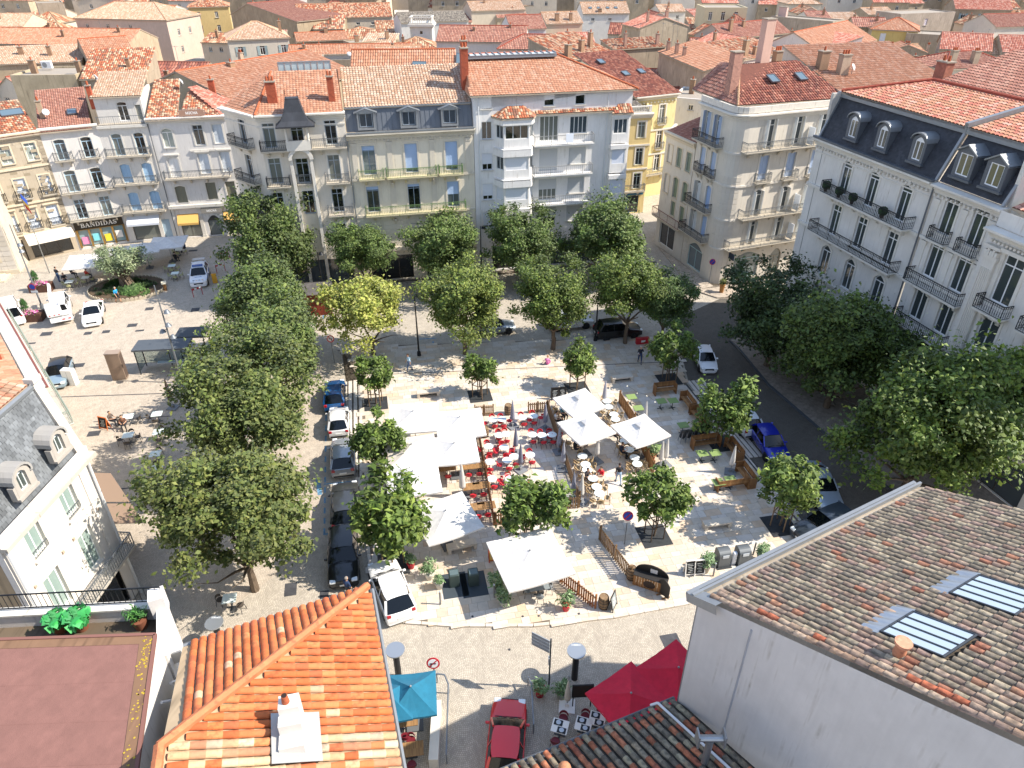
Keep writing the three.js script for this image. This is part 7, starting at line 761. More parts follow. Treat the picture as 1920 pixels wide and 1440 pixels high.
{ const t = car('suv', '#eaecee', 'white police car with blue stripes and a raised tailgate', 374, 515, along(377, 492, 370, 535), { name: 'police_car', metal: 0 }); add('light_bar', boxGeo(1.1, .12, .3), M('#2c5fa8', .3, { clearcoat: 1 }), t, 0, 1.72, .1); for (const s of [-1, 1]) add('stripe', boxGeo(.012, .2, 3), M('#2b63ad', .5), t, s * .945, .72, 0); add('stripe', boxGeo(.7, .012, .12), M('#5b86bd', .5), t, 0, 1.0, -1.35); for (let i = 0; i < 4; i++) add('hood_chevron', boxGeo(.2, .012, .14), M(i % 2 ? '#1c1e21' : '#e2a23a', .5), t, -.45 + i * .3, .88, -1.95, (i - 1.5) * .3); const tg = add('tailgate', boxGeo(1.3, .06, 1), paint('#eaecee', 0), t, 0, 1.65, 2.3); tg.rotation.x = .2; }
{ const t = car('van', '#eceded', 'white van cut by the left edge behind the flower box', 18, 580, along(33, 603, 18, 567), { name: 'white_van', cat: 'van', metal: 0, h: 1 }); }
{ // lift truck
  const t = car('van', '#eeeeec', 'white lift truck with a folded boom and a white bucket', 112, 572, along(116, 605, 110, 543), { name: 'lift_truck', cat: 'truck', metal: 0, h: 1 }), w = M('#e6e7e6', .5); add('flat_bed', boxGeo(1.95, .22, 2.7), w, t, 0, 1.15, 1.75); add('tail_panel', boxGeo(1.95, .45, .1), w, t, 0, .55, 3.05); add('boom', new Geo().bar([-.5, 2.35, -2.4], [-.5, 2.2, 1.2], .26).build(), w, t); add('boom', new Geo().bar([-.5, 2.55, -2.2], [-.62, 1.4, 2.2], .2).build(), w, t); add('turret', new Geo().bar([-.3, 1.3, .6], [-.3, 2.3, .6], .5, 8).build(), M('#d7d9d8', .5), t); const b = new Geo(); for (const [x, z, a, c] of [[0, .42, 1.2, .06], [0, -.42, 1.2, .06], [.6, 0, .06, .84], [-.6, 0, .06, .84]]) b.box(x, 0, z, a, 1.05, c); b.box(0, 0, 0, 1.16, .06, .8); add('bucket', b.build(), w, t, -.42, 1.25, 2.75); for (let i = 0; i < 5; i++) add('warning_stripe', boxGeo(.14, .1, .012), M(i % 2 ? '#e8e8e4' : '#b3202a', .5), t, -.85 + i * .2, 1.33, 3.21); for (let i = 0; i < 4; i++) add('warning_stripe', boxGeo(.3, .12, .012), M(i % 2 ? '#e8e8e4' : '#b3202a', .5), t, .2 + i * .25, .7, 3.11);
}

// ===== parasols =====
const cloth = c => M(c, .9, { map: fine, transmission: .1, thickness: 0 }), poleM = M('#8f9296', .5, { metalness: .5 }), woodPole = M('#8a6a48', .8, { map: woodMap });
function parasol(label, u, v, size, color, turn = 0, o = {}) {
  const h = o.h || 2.45, rise = o.rise || .62, p = S(u, v, h + rise * .8), t = thing('parasol', label, 'parasol', p[0], o.y === undefined ? PLZ : o.y, p[1], turn, o.group || 'open parasols'), n = o.sides || 4, g = new Geo(), r = size / 2 * (n === 4 ? 1.414 : 1.08), ap = [0, h + rise, 0], N = 6, m = cloth(color); t.position.y = o.y === undefined ? PLZ : o.y; const C = [...Array(n)].map((_, i) => { const a = (i + .5) / n * 2 * PI; return [Math.cos(a) * r, h, Math.sin(a) * r]; }); const dy = -t.position.y;
  for (let i = 0; i < n; i++) { const a = C[i], b = C[(i + 1) % n], pan = new Geo(), K = 6; const P = (s, w) => { const e = [a[0] + (b[0] - a[0]) * w, a[1], a[2] + (b[2] - a[2]) * w], sag = -.12 * Math.sin(PI * w) * s * (1 - .35 * s) - .07 * Math.sin(PI * s) + .014 * Math.sin(w * 23 + i * 5 + u) * s * Math.sin(PI * w); return [e[0] * s, ap[1] + (e[1] - ap[1]) * s + sag + dy * 0, e[2] * s]; }; for (let j = 0; j < K; j++) for (let k = 0; k < 8; k++) { const s0 = Math.max(.02, j / K), s1 = (j + 1) / K; pan.quad(P(s0, k / 8), P(s1, k / 8), P(s1, (k + 1) / 8), P(s0, (k + 1) / 8)); } for (let k = 0; k < 4; k++) { const A = P(1, k / 4), B = P(1, (k + 1) / 4), f = q => [q[0], q[1] - .12, q[2]]; pan.quad(A, f(A), f(B), B); } pan.mesh('canopy_panel', m, t); }
  for (const c of C) add('rib', new Geo().bar([0, h + rise - .16, 0], [c[0] * .5, h + rise * .5 - .14, c[2] * .5], .03).bar([c[0] * .5, h + rise * .5 - .14, c[2] * .5], [c[0] * .97, h - .04, c[2] * .97], .03).build(), poleM, t); add('pole', cached('ppole' + h, () => new Geo().bar([0, 0, 0], [0, h + rise, 0], .06, 8).build()), o.wood ? woodPole : poleM, t); add('base', cached('pbase', () => { const g = new Geo(); g.box(0, 0, 0, .8, .09, .8).box(0, .09, 0, .2, .25, .2); return g.build(); }), M('#5f6264', .8), t); if (o.vent) { const vg = new Geo(), vr = r * .22; for (let i = 0; i < n; i++) { const a = C[i], b = C[(i + 1) % n], k = .22; vg.tri([0, ap[1] + .12, 0], [b[0] * k, ap[1] - .08, b[2] * k], [a[0] * k, ap[1] - .08, a[2] * k]); } vg.mesh('vent_cap', m, t); } else add('finial', cached('pfin', () => new THREE.SphereGeometry(.06, 8, 6)), poleM, t, 0, h + rise + .02, 0); return t;
}
const WH = '#efece6', gw = 'white parasols of the paved centre';
[['large white parasol at the back left of the covered terrace', 775, 775, 3.7, .1], ['large white parasol at the back right of the covered terrace', 862, 786, 3.5, .16], ['cream parasol at the left of the covered terrace', 772, 837, 3.4, .2], ['white parasol right of the cream one', 852, 835, 3.2, .16], ['white parasol in the middle left of the covered terrace', 774, 888, 3.5, .2], ['white parasol in front of the covered terrace', 836, 962, 3.6, .45], ['lone white parasol nearest the camera', 994, 1037, 4.0, .35]].forEach(([l, u, v, s, t], i) => parasol(l, u, v, s, i === 2 ? '#e9dfd0' : WH, t, { group: gw, rise: .55 }));
[['white ridged parasol farthest back on the rattan terrace', 1087, 746, 3.0, .5], ['white parasol in the middle of the rattan terrace', 1100, 793, 3.1, .5], ['white parasol at the right of the rattan terrace', 1202, 798, 3.1, .5]].forEach(([l, u, v, s, t]) => parasol(l, u, v, s, WH, t, { group: gw, vent: 1 }));
[['white parasol nearest the arcade house', 312, 446, 3.9, .2], ['white parasol left of the olive by the shop', 160, 480, 4.2, .3], ['white parasol behind the olive crown', 212, 466, 3.6, .3], ['white parasol between the olive and the arcade parasol', 268, 457, 3.4, .3]].forEach(([l, u, v, s, t]) => parasol(l, u, v, s, '#eceae6', t, { group: 'white parasols by the olive tree', y: 0 }));
parasol('blue square parasol beside the orange roof', 770, 1290, 2.35, '#1f7896', .12, { y: 0 }); parasol('blue parasol half hidden behind the orange roof gutter', 728, 1300, 2.2, '#1f7896', .12, { y: 0 }); parasol('red parasol nearer the red car', 1183, 1302, 3.0, '#e02442', .62, { y: 0, rise: .5 }); parasol('red parasol against the grey wall', 1272, 1254, 2.9, '#dc2240', .62, { y: 0, rise: .5 });
const shutGeo = cached('shutP', () => { const pts = [[.03, .75], [.19, .8], [.2, .95], [.16, 1.5], [.1, 2.05], [.05, 2.45], [.02, 2.55]].map(p => new THREE.Vector2(...p)), g = new THREE.LatheGeometry(pts, 16), a = g.attributes.position; for (let i = 0; i < a.count; i++) { const t = Math.atan2(a.getZ(i), a.getX(i)), k = 1 + .22 * Math.sin(t * 8); a.setX(i, a.getX(i) * k); a.setZ(i, a.getZ(i) * k); } g.computeVertexNormals(); return g; });
function closedParasol(label, u, v, color, o = {}) { const y = o.y === undefined ? PLZ : o.y, p = S(u, v, y), t = thing('closed_parasol', label, 'parasol', p[0], y, p[1], rr(0, 3), 'closed parasols'), k = o.k || 1; add('furled_canopy', shutGeo, cloth(color), t).scale.set(k, k, k); add('pole', cached('cpole', () => new Geo().bar([0, 0, 0], [0, 2.5, 0], .05, 8).build()), poleM, t); add('base', cached('pbase', () => 0), o.base || M('#7a7d80', .8), t); }
[['beside the far ridged parasol', 1132, 760, '#b9b9c2'], ['behind the right parasol of the rattan terrace', 1207, 800, '#d9d6d0'], ['at the back of the middle fence', 1022, 805, '#8f93a3'], ['halfway along the middle fence', 1048, 848, '#a5a8b4'], ['left of the red chairs, farther one', 967, 850, '#7d8294'], ['along the middle fence below the halfway one', 1055, 880, '#a5a8b4'], ['left of the red chairs, nearer one', 976, 882, '#7d8294'], ['grey one at the near end of the middle fence', 1074, 938, '#8f93a3'], ['white one at the near end of the middle fence', 1089, 942, '#e2dfd8'], ['white one in the middle of the rattan terrace', 1118, 866, '#dcd9d2'], ['right of a pair by the flower box', 1246, 872, '#e0ddd6'], ['left of a pair by the flower box', 1237, 876, '#d8d5ce'], ['at the green tables by the right edge', 1369, 886, '#e4e1da'], ['tall white one between the covered terrace and red cloths', 868, 932, '#e6e1d9'], ['at the back of the red chair terrace', 961, 800, '#8f93a3']].forEach(([w, u, v, c], i) => closedParasol(`furled parasol ${w}`, u, v, c, { k: i === 13 ? 1.15 : .95 })); closedParasol('small furled cream parasol on a white foot by the red parasols', 1063, 1325, '#d9d2c6', { y: 0, k: .85, base: M('#e8e6e0', .7) }); closedParasol('tall furled brown parasol at the left trees', 325, 765, '#4a3d35', { y: 0, k: 1.1 });

// ===== tables, chairs, benches =====
const rattan = M('#c9b28c', .85, { map: woodMap }), redS = M('#c22a33', .5), darkS = M('#3a3d40', .6), tubeM = M('#55585a', .5, { metalness: .5 });
const backGeo = cached('cback', () => { const g = new Geo(), n = 8; for (let i = 0; i < n; i++) { const f = (t, y) => { const a = PI * (.12 + .76 * t); return [Math.cos(a) * .24, y + Math.sin(PI * t) * .12, .04 + Math.sin(a) * .2 - .02]; }, a = f(i / n, .62), b = f((i + 1) / n, .62), c = f((i + 1) / n, .45), d = f(i / n, .45); g.quad(d, c, b, a); g.bar(a, b, .03); } return g.build(); }), seatGeo = cached('cseat', () => { const g = new THREE.CylinderGeometry(.22, .2, .045, 14); g.translate(0, .445, 0); return g; }), legGeo = (x, z) => cached(`cleg${x},${z}`, () => new Geo().bar([x * .16, .43, z * .16], [x * .21, 0, z * .21], .028).build());
function chair(kind, x, y, z, turn, where) { const t = thing('terrace_chair', where ? `${{ red: 'red', rattan: 'rattan', dark: 'dark', wine: 'wine red', grey: 'grey metal', cafe: 'olive' }[kind]} chair ${where}` : kind, 'chair', x, y, z, turn, kind + ' chairs'); const m = { red: redS, rattan, dark: M('#4c453d', .7), wine: M('#6d1a26', .5), grey: M('#7d8488', .5), cafe: M('#a8a678', .7) }[kind]; add('seat', seatGeo, m, t); add('backrest', backGeo, m, t); for (const [a, b] of [[-1, -1], [1, -1], [1, 1], [-1, 1]]) add('leg', legGeo(a, b), kind === 'rattan' ? rattan : tubeM, t); return t; }
function table(kind, u, v, label, group, chairs = [], ck = 'red', y = PLZ, turn = VT, short) {
  const p = S(u, v, y + .72), t = thing(kind === 'round' ? 'round_table' : 'square_table', label, 'table', p[0], y, p[1], turn, group), top = { round: M('#d9e2e2', .35, { clearcoat: .4 }), white: M('#e6e4dc', .5), green: M('#7f9458', .6), pale: M('#d5e0da', .45), wood: M('#b08a5c', .7, { map: woodMap }), cloth: M('#d9d4ca', .8), grey: M('#7d868a', .5) }[kind];
  if (kind === 'round') add('table_top', cached('rtop', () => new THREE.CylinderGeometry(.36, .36, .03, 20).translate(0, .73, 0)), top, t); else add('table_top', cached('stop' + kind, () => new Geo().box(0, .71, 0, kind === 'wood' || kind === 'grey' ? 1.2 : .78, .035, .72).build()), top, t); add('pedestal', cached('tped', () => new Geo().bar([0, .03, 0], [0, .72, 0], .06, 6).build()), tubeM, t); add('foot', cached('tfoot', () => { const g = new Geo(); g.box(0, 0, 0, .55, .035, .08).box(0, .001, 0, .08, .035, .55); return g.build(); }), tubeM, t);
  chairs.forEach(a => { const d = (kind === 'round' ? .58 : .64) + (rnd() - .5) * .1, q = a * D2R + turn + (rnd() - .5) * .25; chair(ck, p[0] + Math.sin(q) * d, y, p[1] + Math.cos(q) * d, q, `on the ${a === 0 ? 'near' : a === 180 ? 'far' : a < 180 ? 'right' : 'left'} side of the ${short || label.replace(/^(pale |small |set |wooden |long grey metal )*(square |round )?(cafe )?/, '').split(' ').slice(0, 8).join(' ').replace(/[, ]+(in|of|the|by)?$/, '')}`); }); return t;
}
const gR = 'round tables with red chairs', gB = 'round tables with rattan chairs'; const ranks = L => L.map(([u, v]) => { const cut = [775, 800, 832, 850, 880, 999], r = cut.findIndex(c => v < c), k = L.filter(q => cut.findIndex(c => q[1] < c) === r && q[0] < u).length; return `${['leftmost', 'second', 'third', 'fourth', 'fifth', 'sixth', 'seventh'][k]} in the ${['farthest', 'second', 'third', 'fourth', 'fifth', 'nearest'][r]} row`; });
{ const L = [[924, 787], [941, 786], [936, 816], [916, 837], [945, 839], [918, 866], [951, 863], [922, 898], [957, 898], [979, 783], [1000, 780], [998, 815], [1016, 816], [1035, 815], [994, 853], [964, 856], [948, 814], [973, 905]], R = ranks(L); L.forEach(([u, v], i) => table('round', u, v, `pale round table among red chairs, ${R[i]}`, gR, [0, 180].concat(rnd() < .5 ? [90] : [], rnd() < .3 ? [270] : []), 'red', PLZ, VT, `red terrace table ${R[i]}`)); } { const L = [[1052, 757], [1057, 766], [1141, 763], [1151, 777], [1154, 786], [1161, 801], [1171, 827], [1180, 843], [1190, 858], [1195, 870], [1092, 855], [1098, 871], [1101, 881], [1119, 913], [1124, 925], [1080, 824], [1112, 897], [1138, 752]], R = ranks(L); L.forEach(([u, v], i) => table('round', u, v, `pale round table among rattan chairs, ${R[i]}`, gB, i % 2 ? [90, 180, 270] : [0, 60, 180, 300], 'rattan', PLZ, VT, `rattan terrace table ${R[i]}`)); }
[['behind the right parasol, farther one', 1184, 744], ['behind the right parasol, nearer one', 1197, 765], ['left one by the far wooden corner bench', 1240, 752], ['right one by the far wooden corner bench', 1262, 751], ['beside the stacked chairs', 1281, 797], ['left one in the middle wooden corner bench', 1317, 850], ['right one in the middle wooden corner bench', 1341, 849], ['left one in the near wooden corner bench', 1347, 904], ['right one in the near wooden corner bench', 1370, 899], ['in the shade behind the furled pair, upper one', 1226, 825], ['in the shade behind the furled pair, lower one', 1233, 839]].forEach(([w, u, v]) => table('green', u, v, `small square green table ${w}`, 'green tables'));
[['between the seated pair', 240, 781, [90, 270]], ['beside the left trees, farthest', 294, 776, [270, 0]], ['in front of the seated pair', 240, 816, [0, 90, 180, 270]], ['beside the left trees, second farthest', 297, 810, [0, 180]], ['beside the left trees, middle', 291, 851, [0, 180]], ['beside the left trees, second nearest', 294, 878, [0]], ['beside the left trees, nearest', 292, 913, [0]], ['under the nearest left tree', 430, 1122, [60, 240]]].forEach(([w, u, v, c]) => table('pale', u, v, `pale square cafe table ${w}`, 'pale tables of the left square', c, 'dark', 0)); [['left one', 1050, 1362], ['middle one', 1094, 1358], ['right one', 1120, 1348]].forEach(([w, u, v]) => { table('white', u, v, `set table beside the red parasols, ${w}`, 'set tables by the red parasols', [180, 0], 'wine', 0, -.3); const p = S(u, v, .75); for (const s of [-.2, .2]) { const d = thing('place_setting', `dark place mat with a plate on the set table, ${w}, ${s < 0 ? 'far' : 'near'} side`, 'place setting', p[0] + s * .3, .75, p[1] + s, -.3, 'place settings by the red parasols'); add('mat', boxGeo(.42, .012, .3), M('#23282c', .7), d); add('plate', cached('plate', () => new THREE.CylinderGeometry(.12, .08, .02, 14)), M('#b9c4cc', .3), d, 0, .025, 0); } });
[['far', 878, 874], ['middle', 884, 912], ['near', 893, 950]].forEach(([w, u, v]) => { for (const k of [0, 1]) { const t = table('wood', u + k * 19, v + (k ? -2 : 0), `wooden table with red chairs beside the long fence, ${w} pair, ${k ? 'right' : 'left'} one`, 'tables with red chairs by the long fence', [0], 'red', PLZ, VT, `long fence table, ${w} pair, ${k ? 'right' : 'left'}`); } }); table('wood', 838, 877, 'wooden table with red chairs under the middle left parasol', 'tables with red chairs by the long fence', [0, 180], 'red'); table('grey', 1010, 1098, 'long grey metal table under the lone white parasol', 'grey tables', [0, 180, 90, 270], 'grey'); [['near the walking man in blue', 160, 520], ['at the left of the olive bed', 130, 528], ['in front of the arcade parasol', 322, 498], ['under the arcade parasol, far one', 335, 468], ['right of the olive bed', 328, 512]].forEach(([w, u, v]) => table('pale', u, v, `cafe table ${w}`, 'cafe tables by the olive tree', [0, 90, 180, 270], 'cafe', 0)); [['far', 760, 1350], ['near', 770, 1405]].forEach(([w, u, v]) => table('wood', u, v, `wooden table in the narrow terrace under the blue parasol, ${w} one`, 'tables under the blue parasol', [0, 180], 'wine', 0, .15, `${w} table under the blue parasol`));
function bench(label, u, v, turn = VT) { const p = S(u, v, PLZ), t = thing('stone_bench', label, 'bench', p[0], PLZ, p[1], turn, 'stone benches'), m = stoneM('#d8cdbc'); add('seat', new RoundedBoxGeometry(1.9, .16, .55, 2, .03), m, t, 0, .42, 0); for (const s of [-1, 1]) add('support', new RoundedBoxGeometry(.22, .36, .52, 2, .02), m, t, s * .82, .18, 0); add('back_grille', boxGeo(1.4, .26, .03), darkS, t, 0, .05, -.05); }
bench('stone bench in the tree shade at the upper left of the paved centre', 803, 742); bench('stone bench beside the young tree at the upper right', 1166, 714); bench('stone bench below the front parasol of the covered terrace', 866, 1030, VT + .1); bench('stone bench right of the framed young tree', 1343, 988);
const plankM = [M('#b08352', .8, { map: woodMap }), M('#a3774a', .8, { map: woodMap }), M('#bd9160', .8, { map: woodMap })];
function woodBench(label, u, v, len, turn) { const p = S(u, v, PLZ), t = thing('wooden_bench', label, 'bench', p[0], PLZ, p[1], turn, 'wooden benches of the green tables'); for (let i = 0; i < 4; i++) add('seat_plank', boxGeo(len, .04, .12), plankM[i % 3], t, 0, .42, -.2 + i * .13); for (let i = 0; i < 4; i++) add('back_plank', boxGeo(len, .12, .035), plankM[(i + 1) % 3], t, 0, .5 + i * .13, -.3); for (const s of [-1, 1]) add('end_panel', boxGeo(.06, .95, .62), plankM[1], t, s * (len / 2 - .03), 0, -.02); }
woodBench('wooden bench with a back at the far green tables', 1246, 738, 1.9, VT); woodBench('wooden bench turned sideways at the far green tables', 1288, 762, 1.9, VT - PI / 2); woodBench('wooden bench behind the stacked chairs', 1322, 838, 2.2, VT); woodBench('wooden bench along the plaza edge, middle corner', 1374, 852, 2, VT - PI / 2); woodBench('wooden bench along the plaza edge, near corner', 1396, 900, 2, VT - PI / 2); woodBench('wooden bench seen from behind at the near corner', 1370, 915, 2.3, VT + PI);
woodBench('wooden bench along the plaza edge by the tree over the chairs', 1308, 790, 2, VT - PI / 2);
{ const p = S(1300, 828, PLZ), n0 = { x: p[0], z: p[1] }; for (let i = 0; i < 5; i++) { const t = thing('chair_stack', `stack of dark chairs under the young tree, ${['leftmost', 'second', 'middle', 'fourth', 'rightmost'][i]} stack`, 'chair stack', p[0] - .9 + i * .45, PLZ, p[1] - i * .07, VT + rr(-.1, .1), 'stacked chairs'); for (let k = 0; k < 6; k++) { const c = sub('chair', t, 0, k * .12, k * .025); add('seat', seatGeo, darkS, c); add('backrest', backGeo, darkS, c); for (const [a, b] of [[-1, -1], [1, -1], [1, 1], [-1, 1]]) add('leg', legGeo(a, b), M('#8e9296', .5, { metalness: .4 }), c); } } }
function fence(label, a, b, h, gap = .16, mat = plankM, o = {}) { const p = S(...a, PLZ), q = S(...b, PLZ), l = Math.hypot(q[0] - p[0], q[1] - p[1]), t = thing(o.name || 'picket_fence', label, 'fence', p[0], PLZ, p[1], Math.atan2(-(q[1] - p[1]), q[0] - p[0]), 'wooden terrace fences'), n = Math.floor(l / gap); for (let i = 0; i <= n; i++) add('picket', boxGeo(gap * .62, h, .025), mat[i % 3], t, i * gap, 0, 0); for (const y of [.18, h - .22]) add('rail', new Geo().box(l / 2, y, -.03, l, .08, .035).build(), mat[0], t); for (const x of [0, l / 2, l]) add('post', boxGeo(.09, h + .06, .09), mat[1], t, x, 0, -.09); }
const oldWood = [M('#a78a66', .85, { map: woodMap }), M('#9a7d5a', .85, { map: woodMap }), M('#b3977a', .85, { map: woodMap })], browns = [M('#7d5435', .85, { map: woodMap }), M('#86593a', .85, { map: woodMap }), M('#734c30', .85, { map: woodMap })];
fence('long brown fence between the covered terrace and red chairs', [897, 820], [926, 985], 1.1, .16, browns); fence('long fence with furled parasols between red chairs and rattan chairs', [1027, 772], [1084, 945], 1.1, .16, oldWood); fence('wooden screen at the far right of the rattan terrace', [1160, 755], [1187, 797], 1.15, .15); fence('wooden screen at the near right of the rattan terrace', [1202, 842], [1222, 888], 1.15, .15); fence('picket fence between the lone parasol and the framed tree', [1123, 1012], [1180, 1088], 1.15, .17, oldWood); fence('picket fence right of the lone white parasol', [1050, 1092], [1114, 1142], 1.1, .17, [M('#8f5f3d', .85), M('#99683f', .85), M('#86583a', .85)]); fence('short picket panel behind the red chairs, left one', [891, 781], [925, 779], 1, .16, oldWood); fence('short picket panel behind the red chairs, right one', [991, 775], [1026, 772], 1, .16, oldWood); fence('short picket panel at the near end of the long brown fence', [926, 985], [952, 983], 1, .16, plankM); fence('weathered panel with a round black speaker at the near end of the middle fence', [1052, 955], [1086, 953], 1.0, .16, oldWood);

// ===== barrels, boards, pots, signs =====
const barrelGeo = cached('barrel', () => new THREE.LatheGeometry([[0, 0], [.26, 0], [.3, .2], [.33, .45], [.3, .7], [.26, .9], [.24, .9], [.24, .87], [0, .87]].map(p => new THREE.Vector2(...p)), 18));
[['between the picket panel and the red chairs', 953, 776], ['at the head of the long brown fence', 909, 818], ['at the near end of the framed tree fence', 1183, 1084], ['by the kerb beside a chalkboard', 1131, 1138]].forEach(([w, u, v]) => { const p = S(u, v, PLZ), t = thing('wine_barrel', `old oak wine barrel ${w}`, 'barrel', p[0], PLZ, p[1], 0, 'wine barrels'); add('staves', barrelGeo, M('#a38a6c', .85, { map: woodMap }), t); for (const [y, r] of [[.14, .293], [.33, .323], [.58, .323], [.77, .293]]) add('hoop', cached('hoop' + r, () => new THREE.CylinderGeometry(r + .006, r + .006, .045, 18, 1, true)), ironM, t, 0, y, 0); });
function aBoard(label, u, v, w, h, frame, turn, o = {}) { const y = o.y === undefined ? PLZ : o.y, p = S(u, v, y), t = thing('chalkboard', label, 'sign board', p[0], y, p[1], turn, 'menu boards'); for (const s of [-1, 1]) { const b = sub('panel', t, 0, 0, s * .2); b.rotation.x = -s * .2; add('frame', cached(`abf${w}${h}`, () => { const g = new Geo(); g.box(-w / 2, 0, 0, .06, h, .04).box(w / 2, 0, 0, .06, h, .04).box(0, .12, 0, w - .06, .06, .04).box(0, h - .06, 0, w - .06, .06, .04); return g.build(); }), frame, b); add('slate', boxGeo(w - .06, h - .2, .02), o.face || M('#20262a', .8, { map: grain }), b, 0, .15, 0); if (s > 0) for (let i = 0; i < 6; i++) add('chalk_line', boxGeo(w * rr(.3, .62), .022, .006), M('#d9dcd8', .9), b, rr(-.05, .05), .3 + i * (h - .5) / 6, .014); } }
const whF = M('#e4e2da', .6), blF = M('#2a2522', .7), orF = M('#c96a2c', .6); aBoard('left chalkboard in a dark frame beside the far ridged parasol', 1040, 748, .6, 1.15, blF, .1); aBoard('right chalkboard in a dark frame beside the far ridged parasol', 1054, 744, .6, 1, blF, .1); aBoard('left white framed chalkboard by the litter bins', 1292, 1076, .62, 1.2, whF, .15); aBoard('right white framed chalkboard by the litter bins', 1309, 1075, .62, 1.2, whF, .15); aBoard('orange framed chalkboard by the seated pair on the left square', 198, 803, .75, 1.1, orF, -.3, { y: 0 }); aBoard('orange framed ice cream menu by the lone parasol', 926, 1050, .6, 1.2, M('#b5431f', .6), .1, { face: M('#d9b25a', .6) }); aBoard('grey slanted board against the barrel by the kerb', 1147, 1138, .7, 1.1, blF, 1.1, { face: M('#8d9494', .7) });
{ const p = S(1218, 1100, PLZ), t = thing('wooden_counter', 'black arched wooden counter with a round emblem by the framed tree fence', 'counter', p[0], PLZ, p[1], -.42); const n = 12; for (let i = 0; i < n; i++) add('front_plank', boxGeo(.145, .8, .03), plankM[i % 3], t, -.87 + i * .158, .05, .28); const s = new THREE.Shape(); s.moveTo(-1, 0); s.lineTo(1, 0); s.quadraticCurveTo(.9, .55, 0, .62); s.quadraticCurveTo(-.9, .55, -1, 0); add('arched_back', extr(s, .06, -.03), M('#23211f', .6), t, 0, .92, -.22); add('top', boxGeo(2, .06, .6), M('#2c2926', .5), t, 0, .86, 0); add('emblem', new THREE.CylinderGeometry(.3, .3, .02, 20).rotateX(PI / 2).scale(1.2, .9, 1), M('#2a1a12', .5), t, 0, .46, .31); add('notice', boxGeo(.42, .3, .01), M('#e8e6e0', .6), t, .1, 1.0, -.17); for (const k of [-1, 1]) add('side_panel', boxGeo(.04, .9, .5), plankM[1], t, k * .97, 0, 0); const q = S(1243, 1118, PLZ), b = thing('round_top_board', 'tall black round topped board leaning beside the arched counter', 'sign board', q[0], PLZ, q[1], -.9), sh = outline(.8, 1.25, .3, -.4, .1); add('panel', extr(sh, .04, -.02), M('#26241f', .6), b); for (const k of [-1, 1]) add('foot', boxGeo(.5, .08, .08), plankM[0], b, k * .2, 0, 0, 1.2); }
const potGeo = cached('bigpot', () => new THREE.LatheGeometry([[0, 0], [.2, 0], [.28, .5], [.31, .5], [.31, .56], [.26, .56], [.25, .5], [0, .5]].map(p => new THREE.Vector2(...p)), 16)), shrubs = [1, 2].map(i => leafGeo(500 + i, 420, [.36, .42, .36], 24, .06, .15, .2, ['#7f9a6a', '#6c8a58', '#94a97c', '#5c7a48'], .2)), flowers = leafGeo(510, 900, [.75, .22, .4], 60, .08, .1, .16, ['#d45a9a', '#e58ac0', '#c2408a', '#efc3dc', '#7f9a4a'], .05);
[['red', 'by the front parasol bench', 771, 1064, '#b3202e', 1], ['red', 'by the picket fence at the kerb', 1061, 1143, '#c2202f', 1.3], ['grey', 'left of the litter bins', 1322, 1072, '#a39b8c', 1.4], ['grey', 'right of the lone parasol, nearer one', 945, 1136, '#9a9c98', 1.3], ['dark', 'left of the lone parasol pole', 935, 1108, '#54483c', 1.5], ['white', 'below the front parasol of the covered terrace', 805, 1085, '#c9c4b8', 1.4], ['grey', 'by the near bollard', 824, 1102, '#b3b0a8', .9], ['brown', 'at the corner of the rattan terrace', 1222, 862, '#a5603c', 1.2], ['dark', 'at the right behind the old roof gutter', 1425, 1050, '#8d8a84', 1.2]].forEach(([c, w, u, v, hex, k], i) => { const p = S(u, v, PLZ), t = thing('potted_shrub', `leafy shrub in a ${c} pot ${w}`, 'plant', p[0], PLZ, p[1], i, 'potted shrubs'); add('pot', potGeo, M(hex, .6), t).scale.setScalar(.9); const f = add('foliage', shrubs[i % 2], leafMat('#ffffff', .2), t, 0, .5 + .3 * k, 0); f.scale.setScalar(k); });
[['by the direction sign post', 1012, 1303, '#b3202e'], ['beside the furled cream parasol', 1052, 1308, '#8a8f86'], ['on the corner by the rounded stone block', 1352, 550, '#a8763c']].forEach(([w, u, v, hex], i) => { const p = S(u, v), t = thing('potted_shrub', `leafy shrub in a pot ${w}`, 'plant', p[0], 0, p[1], i, 'potted shrubs'); add('pot', potGeo, M(hex, .6), t).scale.set(1, i === 2 ? 2 : 1, 1); add('foliage', shrubs[i % 2], leafMat(i === 2 ? '#ffe0a0' : '#ffffff', .2), t, 0, i === 2 ? 1.35 : .8, 0).scale.setScalar(1.2); });
